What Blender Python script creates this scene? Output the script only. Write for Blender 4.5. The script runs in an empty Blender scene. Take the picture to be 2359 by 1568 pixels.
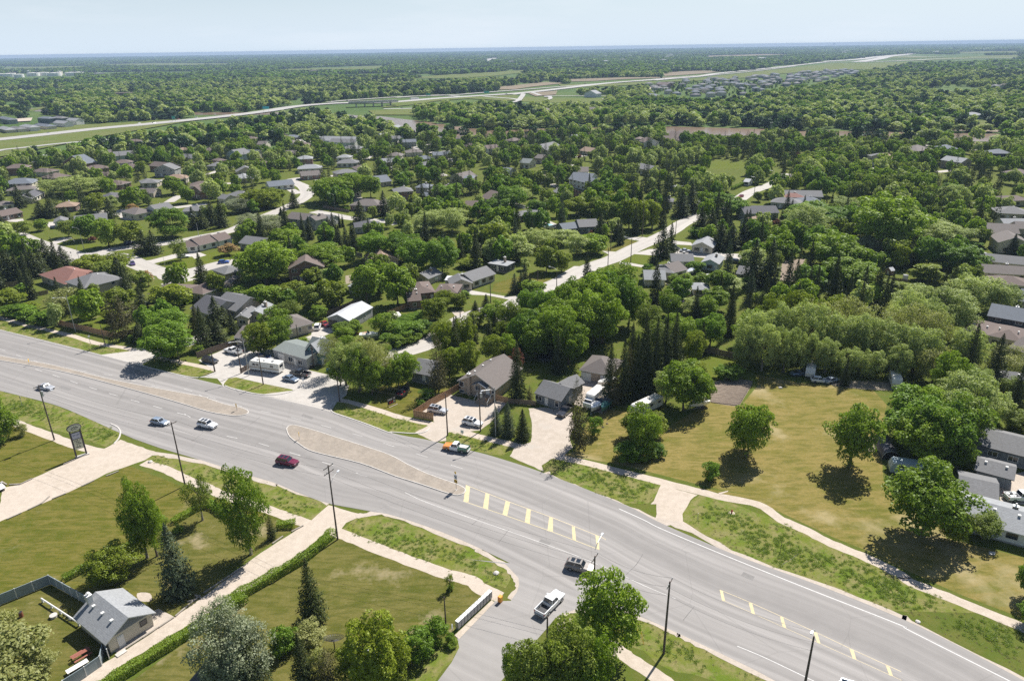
import bpy, math, random
import numpy as np
from mathutils import Vector, Matrix
from mathutils.geometry import tessellate_polygon
R_ = math.radians
sc = bpy.context.scene
COL = sc.collection
# ------------------------------------------------------------------ camera
CAM_H = 80.0
FPX, PW, PH = 1640.0, 2359.0, 1568.0          # focal length in survey pixels, survey frame
ROLL = math.atan(-0.01526)
PITCH = math.atan((784 - 110) * math.cos(ROLL) / FPX)
cF = Vector((0, math.cos(PITCH), -math.sin(PITCH)))
cR = Vector((1, 0, 0)); cU = cR.cross(cF)
HAZE = 0.00009
_c, _s = math.cos(ROLL), math.sin(ROLL)
cam = bpy.data.cameras.new("camera"); camo = bpy.data.objects.new("camera", cam); COL.objects.link(camo)
X = cR * _c + cU * _s; Y = -cR * _s + cU * _c; Z = -cF
camo.matrix_world = Matrix(((X.x, Y.x, Z.x, 0), (X.y, Y.y, Z.y, 0), (X.z, Y.z, Z.z, CAM_H), (0, 0, 0, 1)))
cam.lens = FPX / PW * 36.0; cam.sensor_width = 36.0; cam.clip_start = 1.0; cam.clip_end = 90000
sc.camera = camo
# ------------------------------------------------------------------ sky, sun, exposure
SUN_AZ, SUN_EL = 36.5, 50.0                    # azimuth clockwise from +Y (away from the camera)
w = bpy.data.worlds.new("World"); sc.world = w; w.use_nodes = True
nt = w.node_tree; nt.nodes.clear()
out = nt.nodes.new('ShaderNodeOutputWorld'); bg = nt.nodes.new('ShaderNodeBackground')
sky = nt.nodes.new('ShaderNodeTexSky'); sky.sky_type = 'NISHITA'; sky.sun_disc = False
sky.sun_elevation = R_(SUN_EL); sky.sun_rotation = R_(SUN_AZ); sky.altitude = 200
sky.air_density = 1.0; sky.dust_density = 0.6; sky.ozone_density = 2.2
# thin high cirrus, laid over the whole sky by direction
tc = nt.nodes.new('ShaderNodeTexCoord'); mp = nt.nodes.new('ShaderNodeMapping'); mp.inputs['Scale'].default_value = (1.2, 1.2, 9.0)
mp.inputs['Rotation'].default_value = (0.05, 0.12, 0.3)
nz = nt.nodes.new('ShaderNodeTexNoise'); nz.inputs['Scale'].default_value = 2.3; nz.inputs['Detail'].default_value = 7; nz.inputs['Roughness'].default_value = .62
cr = nt.nodes.new('ShaderNodeMapRange'); cr.inputs['From Min'].default_value = .5; cr.inputs['From Max'].default_value = .85; cr.inputs['To Max'].default_value = .45
mx = nt.nodes.new('ShaderNodeMix'); mx.data_type = 'RGBA'; mx.inputs[7].default_value = (9.5, 10., 10.8, 1)
nt.links.new(tc.outputs['Generated'], mp.inputs[0]); nt.links.new(mp.outputs[0], nz.inputs['Vector']); nt.links.new(nz.outputs[0], cr.inputs[0])
sx = nt.nodes.new('ShaderNodeSeparateXYZ'); nt.links.new(tc.outputs['Generated'], sx.inputs[0])
hz = nt.nodes.new('ShaderNodeMapRange'); hz.inputs['From Min'].default_value = 0.0; hz.inputs['From Max'].default_value = .16; hz.inputs['To Min'].default_value = .92; hz.inputs['To Max'].default_value = .0; hz.interpolation_type = 'SMOOTHSTEP'
nt.links.new(sx.outputs[2], hz.inputs[0])
mh = nt.nodes.new('ShaderNodeMix'); mh.data_type = 'RGBA'; mh.inputs[7].default_value = (7.5, 8.85, 10.3, 1)     # pale haze of the lower sky
nt.links.new(hz.outputs[0], mh.inputs[0]); nt.links.new(sky.outputs[0], mh.inputs[6])
nt.links.new(cr.outputs[0], mx.inputs[0]); nt.links.new(mh.outputs[2], mx.inputs[6]); nt.links.new(mx.outputs[2], bg.inputs[0])
bg.inputs[1].default_value = 0.06; nt.links.new(bg.outputs[0], out.inputs[0])
sl = bpy.data.lights.new("sun", 'SUN'); sl.energy = 5.0; sl.angle = R_(0.53); sl.color = (1.0, 0.955, 0.89)
so = bpy.data.objects.new("sun", sl); COL.objects.link(so)
so.rotation_euler = (R_(90 - SUN_EL), 0, R_(180 - SUN_AZ))
so.location = (0, 0, 200)
sc.view_settings.view_transform = 'Standard'; sc.view_settings.look = 'None'
sc.view_settings.gamma = 1; sc.view_settings.use_curve_mapping = False
sc.view_settings.exposure = 0.68
sc.cycles.use_denoising = False; sc.cycles.max_bounces = 5; sc.cycles.diffuse_bounces = 2; sc.cycles.glossy_bounces = 2; sc.cycles.transmission_bounces = 3
sc.cycles.transparent_max_bounces = 8; sc.cycles.volume_bounces = 0
# ------------------------------------------------------------------ survey: picture point -> place on the ground (or at height z)
TILE = {'A': (0, 780, 3.484), 'B': (450, 780, 3.484), 'C': (900, 780, 3.484), 'D': (1350, 780, 3.484), 'E': (1800, 780, 3.37),
        'F': (0, 1180, 3.2533), 'G': (550, 1180, 3.2533), 'H': (1050, 1180, 3.2533), 'I': (1600, 1180, 3.2533), 'J': (2100, 1030, 2.48),
        'K': (0, 430, 3.37), 'L': (600, 430, 3.37), 'M': (1200, 430, 3.37), 'N': (1800, 430, 3.37),
        'O': (0, 80, 2.6211), 'S': (800, 80, 2.6211), 'Q': (1600, 80, 2.6211)}
def px(t, x, y):
    if t == 'P': return x, y
    a, b, s = TILE[t]; return (a + x / s) * .9436, (b + y / s) * .9436
def ray(x, y):
    dx, dy = x - PW / 2, y - PH / 2
    a = dx * _c + dy * _s; b = dx * _s - dy * _c
    return (cF * FPX + cR * a + cU * b).normalized()
def at(t, x, y, z=0.0):
    v = ray(*px(t, x, y)); k = (z - CAM_H) / v.z
    return Vector((v.x * k, v.y * k, z))
def height(t, bx, by, tx, ty):
    p = at(t, bx, by); v = ray(*px(t, tx, ty)); k = math.hypot(p.x, p.y) / math.hypot(v.x, v.y)
    return CAM_H + v.z * k
def pts(spec, z=0.0):
    """'A 1,2 3,4 B 5,6' -> world points"""
    r = []; t = 'P'
    for s in spec.split():
        if s.isalpha(): t = s
        else:
            x, y = s.split(','); r.append(at(t, float(x), float(y), z))
    return r
def dist(p): return math.sqrt(p.x ** 2 + p.y ** 2 + CAM_H ** 2)
def smooth(P, n=5, closed=False):
    if len(P) < 3: return list(P)
    o = []; m = len(P); rng = range(m if closed else m - 1)
    for i in rng:
        g = (lambda k: P[k % m]) if closed else (lambda k: P[min(max(k, 0), m - 1)])
        a, b, c, d = g(i - 1), g(i), g(i + 1), g(i + 2)
        for j in range(n):
            t = j / n
            o.append(0.5 * ((2 * b) + (c - a) * t + (2 * a - 5 * b + 4 * c - d) * t * t + (3 * b - a - 3 * c + d) * t ** 3))
    if not closed: o.append(P[-1].copy())
    return o
# ------------------------------------------------------------------ mesh builder
def setp(o, label=None, cat=None, group=None, kind=None):
    if label: o['label'] = label
    if cat: o['category'] = cat
    if group: o['group'] = group
    if kind: o['kind'] = kind
    return o
def empty(name, loc=(0, 0, 0), rz=0.0, label=None, cat=None, group=None):
    o = bpy.data.objects.new(name, None); COL.objects.link(o); o.location = loc; o.rotation_euler = (0, 0, rz)
    o.empty_display_size = .3
    return setp(o, label, cat, group)
def link(name, me, parent=None, loc=None, rz=None):
    o = bpy.data.objects.new(name, me); COL.objects.link(o)
    if parent: o.parent = parent
    if loc is not None: o.location = loc
    if rz is not None: o.rotation_euler = (0, 0, rz)
    return o
class MB:
    def __init__(s): s.v = []; s.f = []; s.m = []
    def add(s, v, f, m=0):
        b = len(s.v); s.v += [tuple(p) for p in v]; s.f += [tuple(b + i for i in q) for q in f]; s.m += [m] * len(f); return s
    def box(s, x0, x1, y0, y1, z0, z1, m=0):
        return s.add([(x0, y0, z0), (x1, y0, z0), (x1, y1, z0), (x0, y1, z0), (x0, y0, z1), (x1, y0, z1), (x1, y1, z1), (x0, y1, z1)],
                     [(3, 2, 1, 0), (4, 5, 6, 7), (0, 1, 5, 4), (1, 2, 6, 5), (2, 3, 7, 6), (3, 0, 4, 7)], m)
    def prism(s, poly, z0, z1, m=0):
        n = len(poly); v = [(p[0], p[1], z0) for p in poly] + [(p[0], p[1], z1) for p in poly]
        return s.add(v, [tuple(range(n - 1, -1, -1)), tuple(range(n, 2 * n))] + [(i, (i + 1) % n, n + (i + 1) % n, n + i) for i in range(n)], m)
    def slab(s, q, t, m=0, m2=None):
        """a quad (or polygon) q given thickness t downwards"""
        n = len(q); v = [tuple(p) for p in q] + [(p[0], p[1], p[2] - t) for p in q]
        s.add(v, [tuple(range(n))], m)
        b = len(s.v) - 2 * n
        for i in range(n): s.f.append((b + i, b + n + i, b + n + (i + 1) % n, b + (i + 1) % n)); s.m.append(m if m2 is None else m2)
        s.f.append(tuple(b + n + i for i in range(n - 1, -1, -1))); s.m.append(m if m2 is None else m2)
        return s
    def tube(s, p0, p1, r0, r1=None, n=8, m=0, caps=True):
        p0, p1 = Vector(p0), Vector(p1); r1 = r0 if r1 is None else r1
        d = (p1 - p0).normalized(); u = d.orthogonal().normalized(); w_ = d.cross(u)
        v = []
        for p, r in ((p0, r0), (p1, r1)):
            for i in range(n):
                a = 2 * math.pi * i / n; v.append(p + (u * math.cos(a) + w_ * math.sin(a)) * r)
        f = [(i, (i + 1) % n, n + (i + 1) % n, n + i) for i in range(n)]
        if caps: f += [tuple(range(n - 1, -1, -1)), tuple(range(n, 2 * n))]
        return s.add(v, f, m)
    def path(s, P, r, n=5, m=0):
        for a, b in zip(P[:-1], P[1:]): s.tube(a, b, r, r, n, m, True)
        return s
    def mesh(s, name, mats, smooth_=False):
        me = bpy.data.meshes.new(name); me.from_pydata(s.v, [], s.f)
        for mt in mats: me.materials.append(mt)
        if len(mats) > 1: me.polygons.foreach_set('material_index', s.m)
        if smooth_: me.polygons.foreach_set('use_smooth', [True] * len(s.f))
        me.update(); return me
    def build(s, name, mats, parent=None, loc=None, rz=None, smooth_=False):
        if not isinstance(mats, (list, tuple)): mats = [mats]
        return link(name, s.mesh(name, mats, smooth_), parent, loc, rz)
# ------------------------------------------------------------------ materials
def newmat(name):
    m = bpy.data.materials.new(name); m.use_nodes = True; t = m.node_tree
    return m, t, t.nodes['Principled BSDF']
def N(t, ty, **k):
    n = t.nodes.new(ty)
    for a, b in k.items():
        if a in n.inputs: n.inputs[a].default_value = b
        else: setattr(n, a, b)
    return n
def noise(t, vec, scale, detail=4, rough=.6):
    n = N(t, 'ShaderNodeTexNoise'); n.inputs['Scale'].default_value = scale; n.inputs['Detail'].default_value = detail
    n.inputs['Roughness'].default_value = rough
    if vec is not None: t.links.new(vec, n.inputs['Vector'])
    return n.outputs[0]
def rng(t, v, a, b, c=0., d=1.):
    n = N(t, 'ShaderNodeMapRange'); t.links.new(v, n.inputs[0])
    for i, q in enumerate((a, b, c, d)): n.inputs[i + 1].default_value = q
    return n.outputs[0]
def mixc(t, fac, a, b, mode='MIX'):
    n = N(t, 'ShaderNodeMix', data_type='RGBA', blend_type=mode)
    for i, q in ((0, fac), (6, a), (7, b)):
        if isinstance(q, bpy.types.NodeSocket): t.links.new(q, n.inputs[i])
        elif i == 0: n.inputs[0].default_value = q
        else: n.inputs[i].default_value = tuple(q) + (1,) if len(q) == 3 else q
    return n.outputs[2]
def bump(t, b, h, dist_=.05, strength=.6):
    n = N(t, 'ShaderNodeBump'); n.inputs['Distance'].default_value = dist_; n.inputs['Strength'].default_value = strength
    t.links.new(h, n.inputs['Height']); t.links.new(n.outputs[0], b.inputs['Normal'])
_mc = {}
def pm(name, rgb, rough=.6, metal=0., var=.12, scale=1.5, bmp=.0, spec=.5, coat=0.):
    """painted / plain material with slight blotches and dirt"""
    if name in _mc: return _mc[name]
    m, t, b = newmat(name); co = N(t, 'ShaderNodeTexCoord').outputs['Object']
    n1 = noise(t, co, scale, 5); n2 = noise(t, co, scale * 9, 3)
    dk = tuple(c * (1 - var * 1.6) for c in rgb); lt = tuple(min(1, c * (1 + var)) for c in rgb)
    c = mixc(t, rng(t, n1, .3, .7), dk, lt); c = mixc(t, rng(t, n2, .35, .65, 0, .5), c, rgb)
    t.links.new(c, b.inputs['Base Color']); b.inputs['Roughness'].default_value = rough; b.inputs['Metallic'].default_value = metal
    b.inputs['Specular IOR Level'].default_value = spec; b.inputs['Coat Weight'].default_value = coat
    if bmp: bump(t, b, n2, bmp)
    _mc[name] = m; return m
def roofmat(name, rgb):
    if name in _mc: return _mc[name]
    m, t, b = newmat(name); co = N(t, 'ShaderNodeTexCoord').outputs['Object']
    mp_ = N(t, 'ShaderNodeMapping'); mp_.inputs['Scale'].default_value = (1, 1, 3.2); t.links.new(co, mp_.inputs[0])
    n1 = noise(t, mp_.outputs[0], 2.2, 6, .7); n2 = noise(t, co, .35, 4); n3 = noise(t, co, 14, 2)
    c = mixc(t, rng(t, n1, .3, .72), tuple(x * .68 for x in rgb), tuple(x * 1.3 for x in rgb))
    c = mixc(t, rng(t, n2, .35, .7, 0, .55), c, tuple(x * .8 + .02 for x in rgb)); c = mixc(t, rng(t, n3, .4, .6, 0, .4), c, tuple(x * .7 for x in rgb))
    wv = N(t, 'ShaderNodeTexWave', bands_direction='Z'); wv.inputs['Scale'].default_value = 2.6; wv.inputs['Distortion'].default_value = .4
    t.links.new(co, wv.inputs['Vector']); c = mixc(t, rng(t, wv.outputs['Fac'], .75, 1., 0, .3), c, tuple(x * .5 for x in rgb))
    t.links.new(c, b.inputs['Base Color']); b.inputs['Roughness'].default_value = .88; bump(t, b, n1, .03)
    _mc[name] = m; return m
def sidingmat(name, rgb):
    if name in _mc: return _mc[name]
    m, t, b = newmat(name); co = N(t, 'ShaderNodeTexCoord').outputs['Object']
    wv = N(t, 'ShaderNodeTexWave', bands_direction='Z', wave_profile='SAW'); wv.inputs['Scale'].default_value = 1.6
    t.links.new(co, wv.inputs['Vector']); n1 = noise(t, co, 1.1, 5)
    c = mixc(t, rng(t, wv.outputs['Fac'], .8, 1., 0, .35), rgb, tuple(x * .55 for x in rgb)); c = mixc(t, rng(t, n1, .45, .75, 0, .3), c, tuple(x * .7 for x in rgb))
    t.links.new(c, b.inputs['Base Color']); b.inputs['Roughness'].default_value = .7
    _mc[name] = m; return m
def ground_mat(name, cols, s=(.04, .35, 2.5, 14), stripe=None, bm=.05, patch=None):
    """cols: three colours blended by noise over the world position; stripe=(angle, period, amount)"""
    m, t, b = newmat(name); pos = N(t, 'ShaderNodeNewGeometry').outputs['Position']
    nA = noise(t, pos, s[0], 3); nB = noise(t, pos, s[1], 5, .65); nC = noise(t, pos, s[2], 5, .7); nD = noise(t, pos, s[3], 3, .7)
    c = mixc(t, rng(t, nA, .4, .58), cols[0], cols[1]); c = mixc(t, rng(t, nB, .42, .62), c, cols[2])
    if stripe:
        mp_ = N(t, 'ShaderNodeMapping'); mp_.inputs['Rotation'].default_value = (0, 0, -stripe[0]); mp_.inputs['Scale'].default_value = (.09, 1 / stripe[1], 1)
        t.links.new(pos, mp_.inputs[0]); nS = noise(t, mp_.outputs[0], 1.3, 4, .6)
        c = mixc(t, rng(t, nS, .44, .62, 0, stripe[2]), c, cols[2])
        nS2 = noise(t, mp_.outputs[0], 3.1, 3, .6); c = mixc(t, rng(t, nS2, .48, .6, 0, stripe[2] * .6), c, tuple(x * .72 for x in cols[0]))
    c = mixc(t, rng(t, nC, .3, .72, .0, .55), c, tuple(x * .55 for x in cols[0])); c = mixc(t, rng(t, nD, .35, .7, 0, .45), c, tuple(min(1, x * 1.5) for x in cols[1]))
    if patch: c = mixc(t, rng(t, noise(t, pos, patch[1], 6, .62), patch[2], patch[2] + .1, 0, patch[3]), c, patch[0])
    t.links.new(c, b.inputs['Base Color']); b.inputs['Roughness'].default_value = 1.; b.inputs['Specular IOR Level'].default_value = .1
    if bm: bump(t, b, nD, bm)
    return m
M_base = ground_mat('grass ground', [(0.072, 0.099, 0.015), (0.099, 0.127, 0.021), (0.124, 0.122, 0.032)], patch=((.2, .17, .1), .11, .66, .5))
M_lawn = ground_mat('mown lawn', [(0.068, 0.088, 0.009), (0.112, 0.112, 0.016), (0.182, 0.149, 0.043)], stripe=(R_(28), 1.7, 1.0), patch=((.29, .25, .14), .07, .62, .55))
M_lawn2 = ground_mat('dry lawn', [(0.066, 0.082, 0.012), (0.104, 0.104, 0.021), (0.171, 0.148, 0.049)], stripe=(R_(-30), 2.2, .95), patch=((.33, .27, .165), .12, .57, .65))
M_field = ground_mat('dry field', [(0.106, 0.117, 0.018), (0.168, 0.146, 0.036), (0.270, 0.203, 0.077)], s=(.035, .1, 2.0, 14), stripe=(R_(62), 3.0, .95), patch=((.35, .29, .16), .045, .56, .7))
M_green = ground_mat('green lawn', [(0.078, 0.113, 0.011), (0.103, 0.130, 0.016), (0.121, 0.127, 0.023)], patch=((.25, .23, .12), .09, .62, .5))
M_ditch = ground_mat('ditch grass', [(.09, .15, .014), (.15, .165, .03), (.25, .205, .105)], s=(.12, .45, 2.2, 10), bm=.12)
M_far = ground_mat('distant meadow', [(0.093, 0.130, 0.027), (0.121, 0.146, 0.037), (0.143, 0.146, 0.055)], s=(.004, .02, .1, .5), bm=0)
M_plow = ground_mat('distant bare field', [(.2, .16, .115), (.23, .185, .13), (.19, .17, .11)], s=(.004, .02, .1, .5), bm=0)
M_farbase = ground_mat('distant ground', [(0.060, 0.108, 0.028), (0.081, 0.128, 0.033), (0.108, 0.141, 0.041)], s=(.0015, .006, .03, .15), bm=0)
M_gravel = ground_mat('gravel', [(0.380, 0.329, 0.271), (0.437, 0.381, 0.323), (0.494, 0.432, 0.370)], s=(.08, .6, 3, 20), bm=.02, patch=((.4, .37, .33), .15, .56, .6))
M_path = ground_mat('crushed stone path', [(0.409, 0.350, 0.282), (0.465, 0.400, 0.334), (0.521, 0.451, 0.376)], s=(.1, .8, 4, 22), bm=.02)
M_conc = ground_mat('concrete drive', [(.4, .375, .34), (.45, .42, .385), (.49, .46, .42)], s=(.1, .6, 4, 22), bm=.01)
M_soil = ground_mat('tilled soil', [(.21, .17, .135), (.25, .2, .16), (.29, .24, .19)], s=(.2, 1, 4, 14), bm=.1)
M_dirt = ground_mat('bare dirt', [(.26, .22, .17), (.32, .27, .21), (.2, .185, .12)], s=(.2, 1, 4, 14), bm=.05)
M_curb = pm('kerb concrete', (.53, .5, .46), .9, var=.18)
M_median = ground_mat('median aggregate', [(0.288, 0.250, 0.208), (0.328, 0.285, 0.239), (0.248, 0.218, 0.185)], s=(.08, .3, 1.2, 7), bm=.01)
def road_mat(name, base, streak=1.):
    m, t, b = newmat(name); uv = N(t, 'ShaderNodeUVMap').outputs[0]; pos = N(t, 'ShaderNodeNewGeometry').outputs['Position']
    def mapped(sx, sy):
        q = N(t, 'ShaderNodeMapping'); q.inputs['Scale'].default_value = (sx, sy, 1); t.links.new(uv, q.inputs[0]); return q.outputs[0]
    n1 = noise(t, mapped(.008, .42), 1., 4, .6); n2 = noise(t, mapped(.03, 1.7), 1., 5, .65); n3 = noise(t, pos, .35, 5, .6); n4 = noise(t, pos, 9, 3, .7)
    c = mixc(t, rng(t, n1, .38, .62, 0, streak), tuple(x * .78 for x in base), tuple(x * 1.3 for x in base))
    c = mixc(t, rng(t, n2, .42, .68, 0, .55 * streak), c, tuple(x * .8 for x in base))
    c = mixc(t, rng(t, n3, .4, .7, 0, .35), c, tuple(x * 1.12 for x in base)); c = mixc(t, rng(t, n4, .3, .7, 0, .35), c, tuple(x * .84 for x in base))
    n5 = noise(t, mapped(.12, .9), 1., 5, .7); c = mixc(t, rng(t, n5, .6, .74, 0, .35 * streak), c, tuple(x * .6 for x in base))
    wv = N(t, 'ShaderNodeTexWave', bands_direction='Y'); wv.inputs['Scale'].default_value = .171; wv.inputs['Distortion'].default_value = .6; wv.inputs['Detail'].default_value = 2; t.links.new(mapped(.02, 1.), wv.inputs['Vector'])
    c = mixc(t, rng(t, wv.outputs['Fac'], .35, .9, 0, .3 * streak), c, tuple(x * .72 for x in base))
    # tar-sealed cracks: thin dark lines
    vz = N(t, 'ShaderNodeTexVoronoi', feature='DISTANCE_TO_EDGE'); vz.inputs['Scale'].default_value = .075
    wp = mixc(t, .06, pos, N(t, 'ShaderNodeTexNoise', Scale=.5).outputs[1]); mp_ = N(t, 'ShaderNodeMapping'); t.links.new(wp, mp_.inputs[0]); t.links.new(mp_.outputs[0], vz.inputs['Vector'])
    c = mixc(t, rng(t, vz.outputs[0], .0, .006, .25, 0), c, tuple(x * .4 for x in base))
    t.links.new(c, b.inputs['Base Color']); b.inputs['Roughness'].default_value = .85; bump(t, b, n4, .01)
    return m
M_road = road_mat('worn asphalt', (.268, .253, .24)); M_street = road_mat('street concrete', (.45, .42, .38), .5)
M_side = road_mat('side street asphalt', (.3, .284, .27), .5)
M_hwy = road_mat('highway concrete', (.4, .385, .36), .4)
M_white = pm('white road paint', (.6, .59, .57), .8, var=.15, scale=2); M_yellow = pm('yellow road paint', (.55, .47, .28), .8, var=.12, scale=2)
def water_mat():
    m, t, b = newmat('river water'); pos = N(t, 'ShaderNodeNewGeometry').outputs['Position']
    n1 = noise(t, pos, .01, 4); c = mixc(t, rng(t, n1, .35, .65), (.2, .14, .095), (.26, .185, .125)); t.links.new(c, b.inputs['Base Color'])
    b.inputs['Roughness'].default_value = .22; b.inputs['Specular IOR Level'].default_value = .35; bump(t, b, noise(t, pos, .6, 4), .25, .5); return m
M_water = water_mat()
# ------------------------------------------------------------------ the lie of the land
SHOWX = []
EXC = []      # polygons (world xy) where no scattered tree may stand
def flat(name, P, z, mat, uv=False, kind='structure', parent=None):
    tri = tessellate_polygon([[Vector((p.x, p.y, 0)) for p in P]])
    me = bpy.data.meshes.new(name); f = []
    for a, b_, c in tri:
        n = (P[b_] - P[a]).cross(P[c] - P[a]); f.append((a, b_, c) if n.z > 0 else (a, c, b_))
    me.from_pydata([(p.x, p.y, z) for p in P], [], f); me.materials.append(mat)
    if uv:
        l = me.uv_layers.new(name='UVMap')
        for lp in me.loops: co = me.vertices[lp.vertex_index].co; l.data[lp.index].uv = (co.x * .85 - co.y * .5, co.x * .5 + co.y * .85)
    o = link(name, me, parent)
    if kind and not parent: o['kind'] = kind
    return o
ZL = [0]
def nz_(P):
    ZL[0] += 1; far = min(p.length for p in P) > 600
    return .1 + .008 * ZL[0] if far else .004 + .0002 * ZL[0]
def area(name, spec, mat, sm=0, z=None, exc=True, uv=False, kind='structure', wob=0.0):
    P = pts(spec)
    if sm: P = smooth(P, sm, True)
    if wob:
        Q = []
        for i, p in enumerate(P):
            q = P[(i + 1) % len(P)]; L_ = (q - p).length; k = max(1, min(60, int(L_ / 1.2)))
            nn = Vector((-(q - p).y, (q - p).x, 0)); nn = nn.normalized() if nn.length else nn
            for j in range(k):
                Q.append(p.lerp(q, j / k) + nn * (random.uniform(-wob, wob) if j else 0))
        P = Q
    if exc: EXC.append([(p.x, p.y) for p in P])
    if name in ('meadow', 'ploughed_field'): SHOWX.append([(p.x, p.y) for p in P])
    return flat(name, P, nz_(P) if z is None else z, mat, uv, kind)
def strip(name, Lft, Rgt, z, mat, parent=None, kind='structure'):
    me = bpy.data.meshes.new(name); v = []; uv = []; u = 0
    for i, (a, b_) in enumerate(zip(Lft, Rgt)):
        if i: u += ((a + b_) / 2 - (Lft[i - 1] + Rgt[i - 1]) / 2).length
        v += [(a.x, a.y, z), (b_.x, b_.y, z)]; uv += [(u, 0), (u, (a - b_).length)]
    f = [(2 * i, 2 * i + 1, 2 * i + 3, 2 * i + 2) for i in range(len(Lft) - 1)]
    me.from_pydata(v, [], f); me.materials.append(mat); l = me.uv_layers.new(name='UVMap')
    for lp in me.loops: l.data[lp.index].uv = uv[lp.vertex_index]
    me.update()
    if me.polygons[0].normal.z < 0: me.flip_normals()
    o = link(name, me, parent)
    if kind and not parent: o['kind'] = kind
    return o
def ribbon(name, spec, wd, mat, z=None, sm=5, exc=1.0, parent=None, kind='structure', wob=0):
    if isinstance(spec, str):
        Q0 = pts(spec); Q = [Q0[0]]
        for i in range(1, len(Q0)):          # drop survey points that step backwards
            if len(Q) > 1 and (Q0[i] - Q[-1]).dot(Q[-1] - Q[-2]) < .35 * (Q0[i] - Q[-1]).length * (Q[-1] - Q[-2]).length and i < len(Q0) - 1: continue
            if (Q0[i] - Q[-1]).length < wd * .35: continue
            Q.append(Q0[i])
        P = smooth(Q, sm)
    else: P = spec
    Lf, Rt = [], []
    for i, p in enumerate(P):
        d = (P[min(i + 1, len(P) - 1)] - P[max(i - 1, 0)]); d.z = 0; d.normalize(); n = Vector((-d.y, d.x, 0))
        wl, wr = wd / 2 + random.uniform(-wob, wob), wd / 2 + random.uniform(-wob, wob)
        Lf.append(p + n * wl); Rt.append(p - n * wr)
    if exc: EXC.append([((p + (p - q).normalized() * exc).x, (p + (p - q).normalized() * exc).y) for p, q in zip(Lf, Rt)] + [((q + (q - p).normalized() * exc).x, (q + (q - p).normalized() * exc).y) for p, q in list(zip(Lf, Rt))[::-1]])
    return strip(name, Lf, Rt, nz_(P) if z is None else z, mat, parent, kind)
def ridge(name, P, wd, h, mat, parent=None, z0=0., closed=False):
    """a kerb-like bar of rectangular section along P"""
    mb = MB(); m = len(P); v = []
    for i in range(m):
        a = P[(i - 1) % m] if closed else P[max(i - 1, 0)]; b_ = P[(i + 1) % m] if closed else P[min(i + 1, m - 1)]
        d = b_ - a; d.z = 0; d.normalize(); n = Vector((-d.y, d.x, 0)) * wd / 2
        for q, zz in ((P[i] + n, z0), (P[i] + n * .8, z0 + h), (P[i] - n * .8, z0 + h), (P[i] - n, z0)): v.append((q.x, q.y, zz))
    f = []
    for i in range(m if closed else m - 1):
        j = (i + 1) % m
        for k in range(3): f.append((4 * i + k, 4 * i + k + 1, 4 * j + k + 1, 4 * j + k))
    if not closed: f += [(0, 3, 2, 1), (4 * m - 4, 4 * m - 3, 4 * m - 2, 4 * m - 1)]
    mb.add(v, f); o = mb.build(name, mat, parent)
    if not parent: o['kind'] = 'structure'
    return o
# ================================================================== GROUND
random.seed(11)
def bigquad(name, x0, x1, y0, y1, z, mat):
    me = bpy.data.meshes.new(name); me.from_pydata([(x0, y0, z), (x1, y0, z), (x1, y1, z), (x0, y1, z)], [], [(0, 1, 2, 3)]); me.materials.append(mat)
    o = link(name, me); o['kind'] = 'structure'; return o
bigquad('ground', -16500, 16500, -2000, 17500, -0.06, M_farbase)
bigquad('near_ground', -520, 620, 20, 620, 0.0, M_base)
# lawns, verges and fields
area('lawn', 'A -60,1060 110,870 240,935 420,1000 600,1075 690,1130 640,1180 420,1280 180,1390 40,1440 -60,1480', M_lawn, exc=False)
area('lawn', 'A 350,1568 900,1325 1100,1240 1220,1290 1560,1420 1700,1480 B 0,1420 200,1500 G 350,240 620,320 330,500 0,730 F 1952,650 1390,1060 1260,1000 900,1100 600,900 200,1500 -60,1300 -60,300', M_lawn, exc=False)
area('lawn', 'F 500,770 1000,500 1560,180 1952,250 G 350,270 600,330 330,500 0,730 F 1952,650 1390,1060 1260,1000 1190,900 940,800', M_lawn2, exc=False)
area('lawn', 'F -60,960 400,730 620,900 900,1250 800,1420 480,1620 -100,1700', M_lawn2, exc=False)
area('lawn', 'G 900,430 1300,590 1700,730 1952,800 H 200,770 450,850 180,1170 60,1250 -200,1500 G 1400,1700 200,1700 F 870,1690 1952,920 G 0,980 600,610', M_lawn2, exc=False)
area('lawn', 'D 0,1180 180,1120 300,850 480,760 700,800 1000,900 1330,700 1600,730 1742,560 E 0,420 500,520 1100,560 1230,700 1180,960 1200,1300 1300,1500 J 520,520 520,700 992,820 992,1190 600,1040 0,770 I 1952,640 1400,420 1000,230 700,120 330,30 D 1742,1500 1400,1440 1000,1340 650,1250 280,1180', M_field, sm=0, exc=False)
area('lawn', 'D 1150,60 1430,110 1400,210 1300,230 1500,300 1700,360 1742,560 1600,520 1340,500 1200,320', M_green, exc=False)
area('lawn', 'C 1340,480 1540,430 1740,330 1700,250 1330,300 1250,260', M_green, exc=False)
area('lawn', 'C 0,740 200,440 440,600 560,560 780,520 380,790 370,830', M_lawn, exc=False)
area('lawn', 'K 620,1190 780,1090 1000,1050 1000,1250 960,1310', M_green, exc=False)
area('lawn', 'K 1260,710 1480,640 1640,650 1950,570 2010,660 1700,740 1500,745', M_green, exc=False)
area('lawn', 'K 450,550 840,560 840,580 640,610', M_green, exc=False)
area('lawn', 'M 890,780 1040,725 1250,750 1250,800 950,810', M_green, exc=False)
area('lawn', 'M 1050,700 1160,640 1310,650 1290,730', M_green, exc=False)
area('lawn', 'M 0,945 20,880 380,780 530,880 310,975 220,980', M_lawn, exc=False)
area('lawn', 'M 1480,930 1660,985 1740,990 1650,1010 1480,980', M_green, exc=False)
area('lawn', 'M 920,610 1100,520 1230,545 1050,630', M_lawn, exc=False)
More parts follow.
